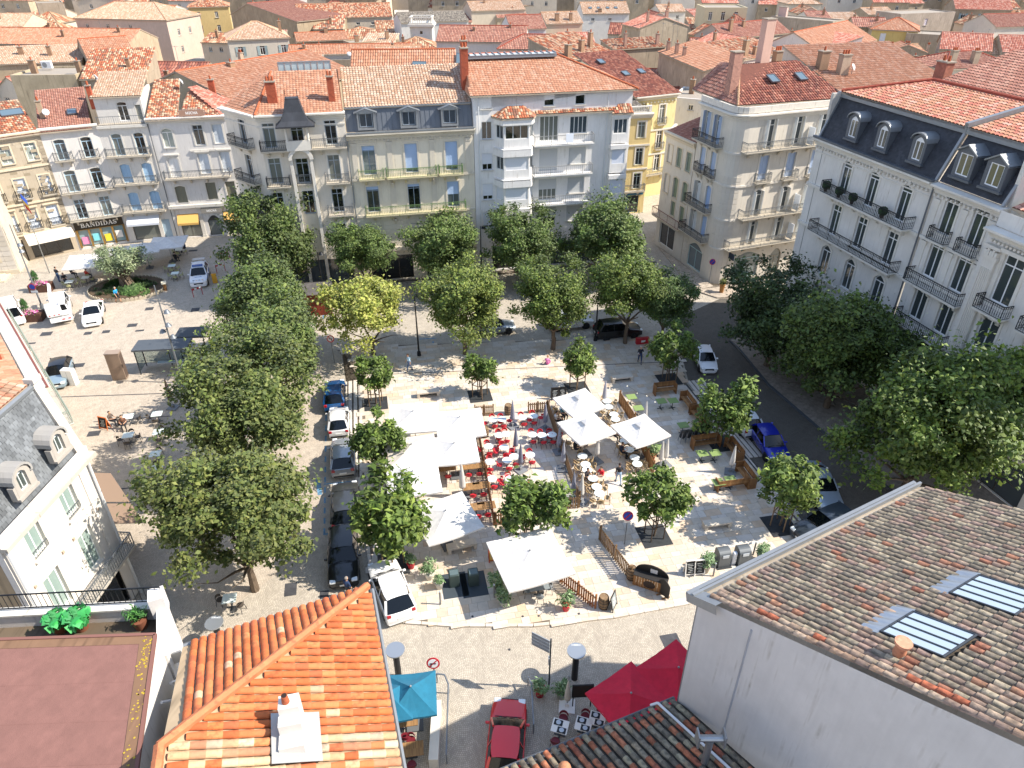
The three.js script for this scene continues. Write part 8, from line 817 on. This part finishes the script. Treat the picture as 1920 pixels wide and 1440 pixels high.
for (const [w, u, v] of [['farther', 80, 545], ['nearer', 62, 600]]) { const p = S(u, v), t = thing('flower_box', `${w} wooden box of pink flowers with a clipped cone shrub on the left square`, 'planter', p[0], 0, p[1], .15, 'flower boxes'); add('box', boxGeo(2.2, .85, 1.1), M('#6b4a3c', .8, { map: woodMap }), t); add('flowers', flowers, leafMat('#ffffff', .2), t, .1, 1.0, .25).scale.set(1.4, 1.2, 1.2); const cone = leafGeo(521, 2600, [.7, 1.1, .7], 60, .06, .13, .2, ['#3f6a2a', '#365f24', '#4c7a33'], 0), a = cone.attributes.position; for (let i = 0; i < a.count; i++) { const k = Math.max(.06, Math.min(1.15, (1.25 - a.getY(i)) / 2)); a.setX(i, a.getX(i) * k); a.setZ(i, a.getZ(i) * k); } add('cone_shrub', cone, leafMat('#ffffff', .15), t, -.35, 1.75, -.1); }
// litter bins
[['left', 1352, 1056], ['right', 1389, 1052]].forEach(([w, u, v]) => { const p = S(u, v, PLZ), t = thing('litter_bin', `dark grey sloped top litter bin by the chalkboards, ${w} one`, 'bin', p[0], PLZ, p[1], VT, 'litter bins'), s = new THREE.Shape(); s.moveTo(-.36, 0); s.lineTo(.36, 0); s.lineTo(.36, .95); s.quadraticCurveTo(.3, 1.2, -.1, 1.22); s.quadraticCurveTo(-.34, 1.2, -.36, 1); s.lineTo(-.36, 0); const g = extr(s, .75, -.37); g.rotateY(-PI / 2); add('casing', g, M('#5d6265', .5, { metalness: .3 }), t); add('flap', boxGeo(.4, .22, .03), M('#b9bfc2', .4), t, 0, .8, .37); add('base_plate', boxGeo(1, .02, 1), gratM, t, 0, .002, 0); }); { const p = S(1374, 1056, PLZ), t = thing('paper_sack', 'white paper sack standing between the two litter bins', 'bag', p[0], PLZ, p[1], .2); const g = new RoundedBoxGeometry(.3, .95, .26, 3, .08), a = g.attributes.position; for (let i = 0; i < a.count; i++) a.setX(i, a.getX(i) * (1 + .12 * Math.sin(a.getY(i) * 9))); add('sack', g, M('#d8dce0', .8), t, 0, .48, 0); }
[['left', 852, 1095], ['right', 888, 1093]].forEach(([w, u, v]) => { const p = S(u, v, PLZ), t = thing('waste_chute', `dark green underground waste chute at the lower left of the paved centre, ${w} one`, 'bin', p[0], PLZ, p[1], VT, 'waste chutes'); add('column', new RoundedBoxGeometry(.6, 1, .6, 2, .06), M('#43524f', .5, { metalness: .3 }), t, 0, .5, 0); add('lid', boxGeo(.5, .05, .4), M('#59696a', .4), t, 0, 1, .05); add('base_plate', boxGeo(1.5, .02, 1.9), M('#39434a', .7), t, 0, .003, .1); });
// bollards
[['near the white people carrier', 826, 1133], ['by the lone parasol', 927, 1120], ['beside the litter bin chalkboards', 1337, 1080], ['right of the litter bins', 1412, 1040]].forEach(([w, u, v]) => { const p = S(u, v, PLZ), t = thing('bollard', `slim steel bollard ${w}`, 'bollard', p[0], PLZ, p[1], 0, 'bollards'); add('post', cached('bol', () => new THREE.CylinderGeometry(.05, .05, 1.05, 10).translate(0, .52, 0)), M('#7a7e82', .45, { metalness: .6 }), t); add('cap', cached('bolc', () => new THREE.CylinderGeometry(.055, .055, .04, 10).translate(0, 1.06, 0)), M('#c9ccce', .4, { metalness: .6 }), t); });
// signs on posts
function disc(name, label, u, v, h, r, faces, o = {}) { const y = o.y || 0, p = S(u, v, y), t = thing(name, label, 'sign', p[0], y, p[1], o.turn || 0, 'road signs'); add('post', new Geo().bar([0, 0, 0], [0, h, 0], .06, 8).build(), M('#6d7276', .5, { metalness: .5 }), t); const g = sub('sign_plate', t, 0, h, .05); g.rotation.x = o.tip || -.25; faces.forEach(([rad, col], i) => add(i ? 'sign_face' : 'plate', new THREE.CylinderGeometry(rad, rad, .03, 24).rotateX(PI / 2), M(col, .5), g, 0, 0, i * .006)); (o.bars || []).forEach(([w, hh, c, rot, x = 0, yy = 0]) => { const m = add('sign_bar', new THREE.BoxGeometry(w, hh, .012), M(c, .5), g, x, yy, .034); m.rotation.z = rot; }); if (o.panel) add('panel', boxGeo(.42, .16, .02), M('#e0e0dc', .5), t, 0, h - .55, .05); }
const noPark = [[.33, '#c21f2c'], [.27, '#23409a']], noTurn = [[.33, '#c21f2c'], [.25, '#eceae6']]; disc('no_parking_sign', 'round no parking sign on a post by the framed tree', 1171, 1020, 2.45, .3, noPark, { y: PLZ, bars: [[.55, .06, '#c21f2c', .78]], panel: 1 }); disc('no_turn_sign', 'round no left turn sign beside the left trees', 627, 680, 2.5, .3, noTurn, { bars: [[.3, .05, '#1c1e22', 0], [.06, .2, '#1c1e22', 0, .1, -.08], [.55, .05, '#c21f2c', -.78]] }); disc('no_turn_sign', 'round no right turn sign beside the blue parasol', 818, 1302, 2.6, .3, noTurn, { bars: [[.3, .05, '#1c1e22', 0], [.06, .2, '#1c1e22', 0, -.1, -.08], [.55, .05, '#c21f2c', .78]] }); disc('no_parking_sign', 'round no parking sign on the rounded stone block corner', 1329, 532, 2.6, .3, noPark, { y: .13, bars: [[.5, .06, '#c21f2c', .78]] });
{ const p = S(1029, 1290), t = thing('direction_sign', 'post with four slanted grey direction boards above the red car', 'sign', p[0], 0, p[1]); add('post', new Geo().bar([0, 0, 0], [0, 3.9, 0], .09, 8).build(), M('#4d5256', .5, { metalness: .5 }), t); for (let i = 0; i < 4; i++) add('arm_board', boxGeo(1.0, .2, .04), M('#8d949a', .5), t, -.5, 3.9 - i * .24, 0, -.55); add('small_plate', boxGeo(.05, .5, .2), M('#9aa1a6', .5), t, -.06, 2, 0); }
for (const [w, u, v, h, tx] of [['right of the direction sign', 1077, 1272, 2.2, 1], ['left of the blue parasol', 748, 1270, 2.2, 0], ['by the left trees', 414, 1205, 1.6, 1]]) { const p = S(u, v), t = thing('disc_totem', `dark column topped by a flat round grey disc ${w}`, 'totem', p[0], 0, p[1], 0, 'disc totems'); add('column', new Geo().bar([0, 0, 0], [0, h, 0], .34, 14).build(), M('#24262a', .4, { metalness: .4 }), t); add('disc', new THREE.CylinderGeometry(.48, .48, .07, 32).translate(0, h + .04, 0), M('#a7adb2', .35, { metalness: .6 }), t); if (tx) { const lm = lettering('PLACE', .5, .14, '#dfe3e6', '#a1a7ac'); const q = add('lettering', new THREE.PlaneGeometry(.5, .12).rotateX(-PI / 2), lm, t, 0, h + .08, -.33); } }
{ const p = S(1090, 1325), t = thing('menu_stand', 'dark framed menu stand on legs by the red parasols', 'sign board', p[0], 0, p[1], .05); add('panel', boxGeo(1.0, .85, .06), M('#2b211a', .6), t, 0, .9, 0); add('frame', (() => { const g = new Geo(); g.box(-.5, .85, .01, .06, .95, .07).box(.5, .85, .01, .06, .95, .07).box(0, .85, .01, .94, .06, .07).box(0, 1.74, .01, .94, .06, .07); return g.build(); })(), M('#1d1713', .6), t); for (const s of [-1, 1]) add('leg', boxGeo(.05, .9, .05), M('#1d1713', .6), t, s * .45, 0, 0); }
for (const [l, pts] of [['curved steel rail beside the blue parasol', [[838, 1432], [842, 1300], [835, 1282], [820, 1280]]], ['curved steel rail beside the set tables', [[1000, 1375], [996, 1300], [992, 1290], [990, 1285]]]]) { const q = pts.map(a => S(...a)), t = thing('kerb_rail', l, 'railing', q[0][0], 0, q[0][1], 0, 'kerb rails'); const g = new Geo(); g.path(q.map(a => [a[0] - q[0][0], .75, a[1] - q[0][1]]), .09, 8); g.mesh('top_rail', M('#8b9094', .4, { metalness: .6 }), t); for (const k of [0, 1, 3]) add('upright', new Geo().bar([0, 0, 0], [0, .75, 0], .07, 8).build(), M('#8b9094', .4, { metalness: .6 }), t, q[k][0] - q[0][0], 0, q[k][1] - q[0][1]); }
{ const a = S(805, 1440), c = S(812, 1328), t = thing('terrace_wall', 'low white wall of the narrow terrace beside the street', 'wall', a[0], 0, a[1]); const g = new Geo(); g.prism([[0, 0], [.45, 0], [c[0] - a[0] + .45, c[1] - a[1]], [c[0] - a[0], c[1] - a[1]]], 0, .7); g.mesh('wall', plaster('#e2ded4'), t); }
// street lamps and flag
function lampPost(label, u, v, h, heads, o = {}) { const p = S(u, v), t = thing('street_lamp', label, 'street lamp', p[0], 0, p[1], o.turn || 0, 'street lamps'), m = M(o.c || '#4b5055', .5, { metalness: .5 }); add('post', new Geo().bar([0, 0, 0], [0, h * .5, 0], .17, 10, .14).bar([0, h * .5, 0], [0, h, 0], .13, 10, .09).build(), m, t); add('base', cached('lampb', () => new THREE.CylinderGeometry(.16, .2, .5, 12).translate(0, .25, 0)), m, t); heads.forEach(([x, y, z]) => { const g = sub('lamp_head', t, x, y, z); add('shade', cached('lshade', () => new THREE.CylinderGeometry(.12, .28, .26, 14)), m, g); add('lens', cached('llens', () => new THREE.CylinderGeometry(.24, .24, .03, 14)), M('#d9dcd8', .3), g, 0, -.14, 0); add('bracket', new Geo().bar([-x, 0, -z], [0, .1, 0], .05).build(), m, g); }); }
lampPost('tall grey lamp post with spotlights on the left square', 343, 718, 9.2, [[.4, 6.9, 0], [.3, 5.8, .2], [-.3, 5.2, .2], [.3, 4.6, 0]], { c: '#7f858a' }); lampPost('tall grey post with a no parking sign at the flower boxes', 80, 578, 9, [[.3, 7, .1], [.3, 6.4, .2]], { c: '#85898c' }); lampPost('slim black lamp post between the yellow green tree and the open tree', 786, 668, 6.3, [[.35, 6.2, 0]], { c: '#26282b' }); lampPost('slim black lamp post by the red kiosk', 611, 575, 6, [[.35, 5.9, 0]], { c: '#26282b' }); lampPost('slim black lamp post before the white apartment block', 903, 520, 6, [[.35, 5.9, 0]], { c: '#26282b' }); lampPost('slim black lamp post beside the black car', 1116, 640, 6, [[.35, 5.9, 0]], { c: '#26282b' });
{ const p = S(80, 578), t = thing('no_parking_sign', 'round no parking sign strapped to the tall post by the flower boxes', 'sign', p[0], 0, p[1], 0, 'road signs'); add('plate', new THREE.CylinderGeometry(.36, .36, .03, 24).rotateX(PI / 2), M('#c21f2c', .5), t, -.1, 2.5, .16); add('sign_face', new THREE.CylinderGeometry(.29, .29, .03, 24).rotateX(PI / 2), M('#23409a', .5), t, -.1, 2.5, .166); add('panel', boxGeo(.7, .22, .02), M('#e0e0dc', .5), t, -.05, 1.85, .16); }
{ const p = S(93, 512), t = thing('flagpole', 'flagpole with a blue, yellow and red flag at the left', 'flagpole', p[0], 0, p[1], .2); add('pole', new Geo().bar([0, 0, 0], [0, 9.4, 0], .12, 8, .06).build(), M('#8f8f8a', .5, { metalness: .4 }), t); ['#2b4fa8', '#d9b23c', '#c8323c'].forEach((c, i) => { const g = new Geo(); for (let k = 0; k < 4; k++) { const f = (x, y) => [x, y, .1 * Math.sin(x * 8 + y * 3)]; g.quad(f(.05 + k * .1, 9.2 - i * .55 - k * .2), f(.15 + k * .1, 9.05 - i * .55 - k * .2), f(.15 + k * .1, 8.5 - i * .55 - k * .2), f(.05 + k * .1, 8.65 - i * .55 - k * .2)); } g.mesh('flag_band', M(c, .8), t); }); }
// bus shelter, totem, cabinet, kiosk
{ const p = S(318, 692), t = thing('bus_shelter', 'glass bus shelter with a dark flat roof beside the left trees', 'bus shelter', p[0], 0, p[1], .1), fr = M('#3a4046', .5, { metalness: .4 }), gl = M('#cfd8d8', .08, { transmission: 1, thickness: 0 }); add('roof', boxGeo(4.6, .16, 1.9), M('#5a626a', .6, { map: metalMap }), t, 0, 2.4, 0); for (const [x, z] of [[-2.2, -.8], [2.2, -.8], [-2.2, .7], [2.2, .7], [0, -.8]]) add('post', boxGeo(.08, 2.4, .08), fr, t, x, 0, z); for (const x of [-1.1, 1.1]) add('glass_pane', boxGeo(2.05, 1.9, .02), gl, t, x, .3, -.8); for (const s of [-1, 1]) add('glass_pane', boxGeo(.02, 1.9, 1.35), gl, t, s * 2.2, .3, -.05); add('seat', boxGeo(2.6, .06, .4), M('#aebfca', .5), t, .3, .5, -.4); add('ad_panel', boxGeo(.12, 1.9, 1.3), M('#c9cfd2', .5), t, 2.35, .3, -.05); }
{ const p = S(372, 668), t = thing('bus_shelter', 'second shelter roof half hidden by the left trees', 'bus shelter', p[0], 0, p[1], .1); add('roof', boxGeo(2.6, .16, 1.9), M('#3d444b', .6), t, 0, 2.4, 0); for (const [x, z] of [[-1.1, -.8], [1.1, -.8], [-1.1, .7], [1.1, .7]]) add('post', boxGeo(.08, 2.4, .08), M('#3a4046', .5), t, x, 0, z); }
{ const p = S(227, 709), t = thing('advertising_totem', 'brown metal advertising totem on the left square', 'totem', p[0], 0, p[1], .15); add('casing', new RoundedBoxGeometry(1.15, 2.6, .7, 2, .05), M('#8a7869', .6, { metalness: .2 }), t, 0, 1.3, 0); add('side_panel', boxGeo(.03, 2.2, .56), M('#5c4d43', .6), t, .585, .2, 0); add('top_cap', boxGeo(1.2, .06, .75), M('#9a897a', .6), t, 0, 2.58, 0); const q = S(136, 720), k = thing('electric_cabinet', 'white electric cabinet beside the grey blue car', 'cabinet', q[0], 0, q[1], -.1); add('casing', new RoundedBoxGeometry(1.0, 1.5, .55, 2, .03), M('#dfe1df', .5), k, 0, .75, 0); add('door_seam', boxGeo(.02, 1.3, .02), M('#9a9d9c', .6), k, 0, .1, .275); }
{ const p = S(598, 582), t = thing('kiosk', 'rust red wooden kiosk with a grey roof behind the left trees', 'kiosk', p[0], 0, p[1], .2); for (let i = 0; i < 10; i++) { add('wall_plank', boxGeo(.26, 2.5, .05), M(['#8f3a20', '#83341c', '#993f24'][i % 3], .8, { map: woodMap }), t, -1.2 + i * .27, 0, 1.2); add('wall_plank', boxGeo(.05, 2.5, .26), M(['#8f3a20', '#83341c', '#993f24'][i % 3], .8, { map: woodMap }), t, 1.36, 0, -1.2 + i * .27); } const r = new Geo(); r.quad([-1.6, 2.5, 1.6], [1.7, 2.5, 1.6], [1.7, 3.1, 0], [-1.6, 3.1, 0]).quad([-1.6, 3.1, 0], [1.7, 3.1, 0], [1.7, 2.5, -1.6], [-1.6, 2.5, -1.6]); r.mesh('roof', M('#6f6a66', .8, { map: grain }), t); }
{ const p = S(1204, 645), t = thing('road_barrier', 'red and white plastic road barrier at the foot of a middle tree', 'barrier', p[0], 0, p[1], VT); add('block', new RoundedBoxGeometry(1.3, .7, .4, 2, .08), M('#b51f28', .6), t, 0, .35, 0); add('band', boxGeo(.4, .2, .41), M('#e4e2de', .6), t, 0, .3, 0); }
for (const [w, u, v] of [['right of the police car, farther', 424, 487], ['right of the police car, nearer', 415, 510], ['in the tree shade before the police car', 372, 555]]) { const p = S(u, v), t = thing('work_barrier', `red and white work barrier ${w}`, 'barrier', p[0], 0, p[1], .8, 'work barriers'); for (const s of [-1, 1]) add('leg', boxGeo(.06, 1, .06), M('#a8323a', .6), t, s * .5, 0, 0); for (let i = 0; i < 4; i++) add('board_band', boxGeo(.25, .16, .03), M(i % 2 ? '#e6e4e0' : '#c02a32', .6), t, -.38 + i * .25, .8, .03); } { const p = S(404, 530), t = thing('wet_floor_board', 'yellow folding warning board beside the police car', 'sign board', p[0], 0, p[1], .3); for (const s of [-1, 1]) { const m = add('leaf', boxGeo(.5, 1.1, .03), M('#d99f2c', .6), t, 0, 0, s * .15); m.rotation.x = -s * .14; } const q = S(311, 545), k = thing('wooden_lectern', 'small wooden notice lectern at the edge of the olive bed', 'sign board', q[0], 0, q[1], .4); add('post', boxGeo(.3, .9, .12), plankM[0], k); const tp = add('panel', boxGeo(.5, .06, .5), M('#d8cdb0', .7), k, 0, .92, 0); tp.rotation.x = .4; }
// palm-like green plants on the terrace of the flat roof
for (const [w, u, v, k] of [['left', 110, 1172, 1], ['middle', 150, 1168, 1.15], ['right', 262, 1165, .8]]) { const p = S(u, v, 12.5), t = thing('terrace_plant', `bright green leafy plant on the flat roof terrace, ${w} one`, 'plant', p[0], 12.2, p[1], 0, 'terrace plants'); const g = w === 'right' ? leafGeo(531, 500, [.4, .35, .35], 30, .05, .22, .2, ['#3f7a2c', '#356b24', '#58933a'], .1) : leafGeo(530, 170, [.5, .32, .4], 16, .24, .3, .22, ['#3fae58', '#2f9a4c', '#57b868', '#2a8a48'], .1); add('foliage', g, leafMat('#ffffff', .3), t, 0, .62, 0).scale.setScalar(k); add('pot', cached('smallpot', () => 0), M('#7a4a34', .8), t, 0, .2, 0).scale.setScalar(1.5); }
// string lights over the green tables
{ const pts = [[1176, 722], [1195, 733], [1213, 738], [1228, 752]].map(a => S(...a, 3)), p = pts[0], t = thing('string_light', 'string of small bulbs hung above the far green tables', 'string light', p[0], 0, p[1]); const g = new Geo(); g.path(pts.map((q, i) => [q[0] - p[0], 3 - .15 * Math.sin(PI * i / 3), q[1] - p[1]]), .015, 4); g.mesh('cable', M('#3a3a38', .8), t); pts.forEach((q, i) => add('bulb', cached('bulb', () => new THREE.SphereGeometry(.06, 8, 6)), M('#ebe6d4', .3), t, q[0] - p[0], 2.9 - .15 * Math.sin(PI * i / 3), q[1] - p[1])); }

// ===== people =====
function figure(bones) { // smooth union of tapered capsules meshed as one skin; each bone: [a, b, ra, rb, colour]
  const st = .027, lo = [1e9, 1e9, 1e9], hi = [-1e9, -1e9, -1e9]; for (const [a, b, ra, rb] of bones) for (let k = 0; k < 3; k++) { lo[k] = Math.min(lo[k], a[k] - ra, b[k] - rb); hi[k] = Math.max(hi[k], a[k] + ra, b[k] + rb); } for (let k = 0; k < 3; k++) { lo[k] -= .06; hi[k] += .06; } const n = [0, 1, 2].map(k => Math.ceil((hi[k] - lo[k]) / st)), F = new Float32Array((n[0] + 1) * (n[1] + 1) * (n[2] + 1)), C = new Uint8Array(F.length), id = (x, y, z) => (z * (n[1] + 1) + y) * (n[0] + 1) + x;
  const pre = bones.map(([a, b, ra, rb, c]) => ({ a, d: [b[0] - a[0], b[1] - a[1], b[2] - a[2]], l: Math.max(1e-6, (b[0] - a[0]) ** 2 + (b[1] - a[1]) ** 2 + (b[2] - a[2]) ** 2), ra, rb }));
  F.fill(9); const near = new Float32Array(F.length).fill(9); pre.forEach((q, i) => { const r = Math.max(q.ra, q.rb) + .09, e = q.a.map((v, k) => v + q.d[k]), l = [0, 1, 2].map(k => Math.max(0, Math.floor((Math.min(q.a[k], e[k]) - r - lo[k]) / st))), u = [0, 1, 2].map(k => Math.min(n[k], Math.ceil((Math.max(q.a[k], e[k]) + r - lo[k]) / st)));
    for (let z = l[2]; z <= u[2]; z++) for (let y = l[1]; y <= u[1]; y++) for (let x = l[0]; x <= u[0]; x++) { const e0 = lo[0] + x * st - q.a[0], e1 = lo[1] + y * st - q.a[1], e2 = lo[2] + z * st - q.a[2], t = Math.max(0, Math.min(1, (e0 * q.d[0] + e1 * q.d[1] + e2 * q.d[2]) / q.l)), s = Math.sqrt((e0 - q.d[0] * t) ** 2 + (e1 - q.d[1] * t) ** 2 + (e2 - q.d[2] * t) ** 2) - (q.ra + (q.rb - q.ra) * t), k = id(x, y, z), m = F[k]; if (s < near[k]) { near[k] = s; C[k] = i; } const h = Math.max(0, .03 - Math.abs(m - s)) / .03; F[k] = Math.min(m, s) - h * h * .0075; } });
  const pos = [], col = [], vid = new Int32Array(F.length).fill(-1), idx = [], cols = bones.map(b => lin(b[4])); for (let z = 0; z < n[2]; z++) for (let y = 0; y < n[1]; y++) for (let x = 0; x < n[0]; x++) { let s = [0, 0, 0], c = 0; for (let e = 0; e < 12; e++) { const ax = e >> 2, u = e & 1, v = e >> 1 & 1, A = [0, 0, 0], B = [0, 0, 0]; A[(ax + 1) % 3] = B[(ax + 1) % 3] = u; A[(ax + 2) % 3] = B[(ax + 2) % 3] = v; B[ax] = 1; const f = F[id(x + A[0], y + A[1], z + A[2])], g = F[id(x + B[0], y + B[1], z + B[2])]; if (f < 0 !== g < 0) { const t = f / (f - g); for (let k = 0; k < 3; k++) s[k] += A[k] + (B[k] - A[k]) * t; c++; } } if (c) { vid[id(x, y, z)] = pos.length / 3; pos.push(lo[0] + (x + s[0] / c) * st, lo[1] + (y + s[1] / c) * st, lo[2] + (z + s[2] / c) * st); const q = cols[C[id(x, y, z)]]; col.push(q.r, q.g, q.b); } }
  for (let z = 1; z < n[2]; z++) for (let y = 1; y < n[1]; y++) for (let x = 1; x < n[0]; x++) for (let ax = 0; ax < 3; ax++) { const o = [x, y, z], e = [x, y, z]; e[ax]++; const f = F[id(...o)], g = F[id(...e)]; if (f < 0 === g < 0) continue; const b = (ax + 1) % 3, d = (ax + 2) % 3, q = (i, j) => { const r = [x, y, z]; r[b] -= i; r[d] -= j; return vid[id(...r)]; }, v = [q(0, 0), q(1, 0), q(1, 1), q(0, 1)]; if (v.some(k => k < 0)) continue; f < 0 ? idx.push(v[0], v[1], v[2], v[0], v[2], v[3]) : idx.push(v[0], v[2], v[1], v[0], v[3], v[2]); }
  const g = new THREE.BufferGeometry(); g.setAttribute('position', new THREE.Float32BufferAttribute(pos, 3)); g.setAttribute('color', new THREE.Float32BufferAttribute(col, 3)); g.setIndex(idx); g.computeVertexNormals(); return g;
}
const skinM = new THREE.MeshStandardMaterial({ vertexColors: true, roughness: .8, side: THREE.DoubleSide });
function person(label, u, v, pose, turn, c, o = {}) {
  const y = o.y === undefined ? PLZ : o.y, p = S(u, v, y), t = thing('person', label, 'person', p[0], y, p[1], turn, 'people in the square'), k = '#c69a7c', { top, leg, hair = '#3a2a20', sleeve = top, shoe = '#2a2826' } = c, B = []; const b = (a, d, ra, rb, col) => B.push([a, d, ra, rb, col]);
  const sit = pose === 'sit', hp = sit ? .5 : .93, sh = sit ? .98 : 1.43, cz = sit ? -.03 : 0, hz_ = sit ? .05 : .04, st = pose === 'walk' ? .22 : .03; b([0, hp + .02, 0], [0, hp + .2, cz], .145, .13, leg); b([0, hp + .16, cz], [0, sh - .12, cz], .135, .16, top); b([-.12, sh - .06, cz], [.12, sh - .06, cz], .09, .09, top); b([0, sh - .02, cz], [0, sh + .12, hz_], .055, .05, k);
  b([0, sh + .2, hz_ + .02], [0, sh + .25, hz_ + .01], .085, .09, k); b([0, sh + .27, hz_ - .03], [0, sh + .29, hz_ - .01], .095, .085, hair); b([0, sh + .2, hz_ + .105], [0, sh + .215, hz_ + .1], .016, .012, k); for (const s of [-1, 1]) { b([s * .09, sh + .21, hz_], [s * .092, sh + .23, hz_], .02, .018, k);
    const w = s * st; if (sit) { b([s * .1, hp + .02, .02], [s * .13, hp, .42], .085, .062, leg); b([s * .13, hp, .42], [s * .13, .1, .38], .058, .042, c.shin || leg); b([s * .13, .05, .36], [s * .14, .04, .54], .045, .04, shoe); } else { b([s * .09, hp, 0], [s * .1, .5, w * .7 + .03], .09, .062, leg); b([s * .1, .5, w * .7 + .03], [s * .1, .09, w - (w < 0 ? .08 : 0)], .058, .042, c.shin || leg); b([s * .1, .05, w - .02 - (w < 0 ? .08 : 0)], [s * .11, .04, w + .14 - (w < 0 ? .08 : 0)], .045, .038, shoe); }
    const e = sit ? [s * .25, sh - .26, .08] : [s * .26, sh - .28, -w * .3 + (o.arms ? .05 : 0)], wr = sit ? [s * .13, sh - .24, .34] : o.arms ? [s * .2, sh - .3, .26] : [s * .26, sh - .52, -w * .6 + .08]; b([s * .19, sh - .05, cz], e, .06, .045, top); b(e, wr, .042, .03, sleeve === top ? k : sleeve); const d = V(wr[0] - e[0], wr[1] - e[1], wr[2] - e[2]).normalize(), pm = [wr[0] + d.x * .06, wr[1] + d.y * .06, wr[2] + d.z * .06]; b(wr, pm, .032, .036, k);
    o.tips = o.tips || []; o.tips.push([pm, d, s]); }
  add('body', figure(B), skinM, t); const fg = new Geo(); for (const [pm, d, s] of o.tips) { const side = V(-d.z, 0, d.x).normalize(); if (side.lengthSq() < .1) side.set(0, 0, 1); for (let i = 0; i < 4; i++) { const a = [pm[0] + side.x * (i - 1.5) * .018 + d.x * .02, pm[1] + d.y * .02, pm[2] + side.z * (i - 1.5) * .018 + d.z * .02], l = [.055, .068, .064, .05][i]; fg.bar(a, [a[0] + d.x * l, a[1] + d.y * l - .012, a[2] + d.z * l], .017, 5, .013); } fg.bar([pm[0] + side.x * .03 * s, pm[1], pm[2] + side.z * .03 * s], [pm[0] + side.x * .06 * s + d.x * .03, pm[1] + d.y * .03, pm[2] + side.z * .06 * s + d.z * .03], .019, 5, .015); } fg.mesh('fingers', M('#c69a7c', .8), t).name = 'finger_set'; t.children[1].userData.kind = 'stuff'; return t;
}
const J = '#2c3f63'; person('person in a bright blue shirt and dark shorts walking on the left square', 223, 567, 'walk', 1.2, { top: '#2a93c9', leg: '#1d2026', shin: '#c69a7c', hair: '#8d8780' }, { y: 0 }); person('person in a black shirt and jeans seen from behind by the flower boxes', 112, 528, 'stand', 2.9, { top: '#25262a', leg: '#3f5878' }, { y: 0, arms: 1 }); person('person in a dark jumper and pale jeans walking through the rattan terrace', 1159, 906, 'walk', 3.3, { top: '#1c1c20', sleeve: '#1c1c20', leg: '#8aa3bd' }); person('person in a navy waistcoat and jeans near the upper right young tree', 1199, 681, 'walk', 0, { top: '#20242e', leg: J, sleeve: '#d9d9d6', hair: '#b9b2aa' }, { arms: 1 }); person('person in a pale blue top walking behind the upper left young tree', 768, 696, 'walk', -1.2, { top: '#a9cbe0', leg: '#4a5f80' }); person('person in pink sitting on the edge between two young trees', 1026, 690, 'sit', 2.8, { top: '#d77fb4', leg: '#b95a96', hair: '#b08a68' }, { y: -.28 }); person('person in a navy shirt behind the gutter of the orange roof', 655, 1122, 'stand', 2.6, { top: '#1f3558', leg: '#3a3c42', hair: '#8d8780' }, { y: 0 });
[['person in black seated at the left of the rattan terrace back row', 1042, 797, 1.3, '#e2e0da', '#23252b'], ['person in a teal top seated by the far ridged parasol', 1055, 785, .6, '#4a7a86', '#2a2c33'], ['person in black leaning at the middle fence', 1052, 806, 1.1, '#1f2126', '#1f2126'], ['person in black seated across from the navy shirt', 1078, 850, 1.4, '#1d1e22', '#2c2d33'], ['person in a navy shirt seated on the rattan terrace', 1098, 846, -1.2, '#27395c', '#c9b49a'], ['person in dark clothes seated left of the red top', 1100, 905, .9, '#2b2427', '#2a2a2e'], ['person in a bright red top seated on the rattan terrace', 1126, 902, -.9, '#d8232f', '#d9c2ae'], ['person in dark blue seated left under the right parasol', 1164, 856, 1.2, '#1f2b40', '#23252b'], ['person in a pale top seated right under the right parasol', 1196, 850, -1.1, '#cfcfd6', '#3a3f4a'], ['person in black seated in the shade of the right parasol', 1151, 825, .8, '#212328', '#2c2d33']].forEach(([l, u, v, t, top, leg]) => person(l, u, v, 'sit', t, { top, leg }, { tips: [] })); [['person in grey brown seated left by the orange board', 212, 797, 1.4, '#5d5048', '#2a2c33'], ['person in a brown jacket seated right by the orange board', 235, 804, .4, '#6b4a3a', '#2a2c33'], ['person in a black jacket seated below the white mansard house', 299, 1134, .2, '#17181b', '#22242a'], ['person in black seated at the left of the olive bed', 124, 532, .8, '#1c1d20', '#2a2c33'], ['person in a red top seated near the olive bed', 166, 524, 2.8, '#c9412f', '#3a3c42'], ['person in black seated near the olive bed', 138, 520, 1.4, '#202124', '#2a2c33'], ['person in dark clothes seated left under the arcade parasol', 325, 472, 1.2, '#2a2c31', '#26282e'], ['person in a navy top seated right under the arcade parasol', 348, 472, -1.2, '#2c3f63', '#26282e'], ['person in black seated in front of the arcade parasol', 331, 492, 3, '#1d1e21', '#26282e']].forEach(([l, u, v, t, top, leg]) => person(l, u, v, 'sit', t, { top, leg }, { y: 0, tips: [] }));

renderer.render(scene, camera);
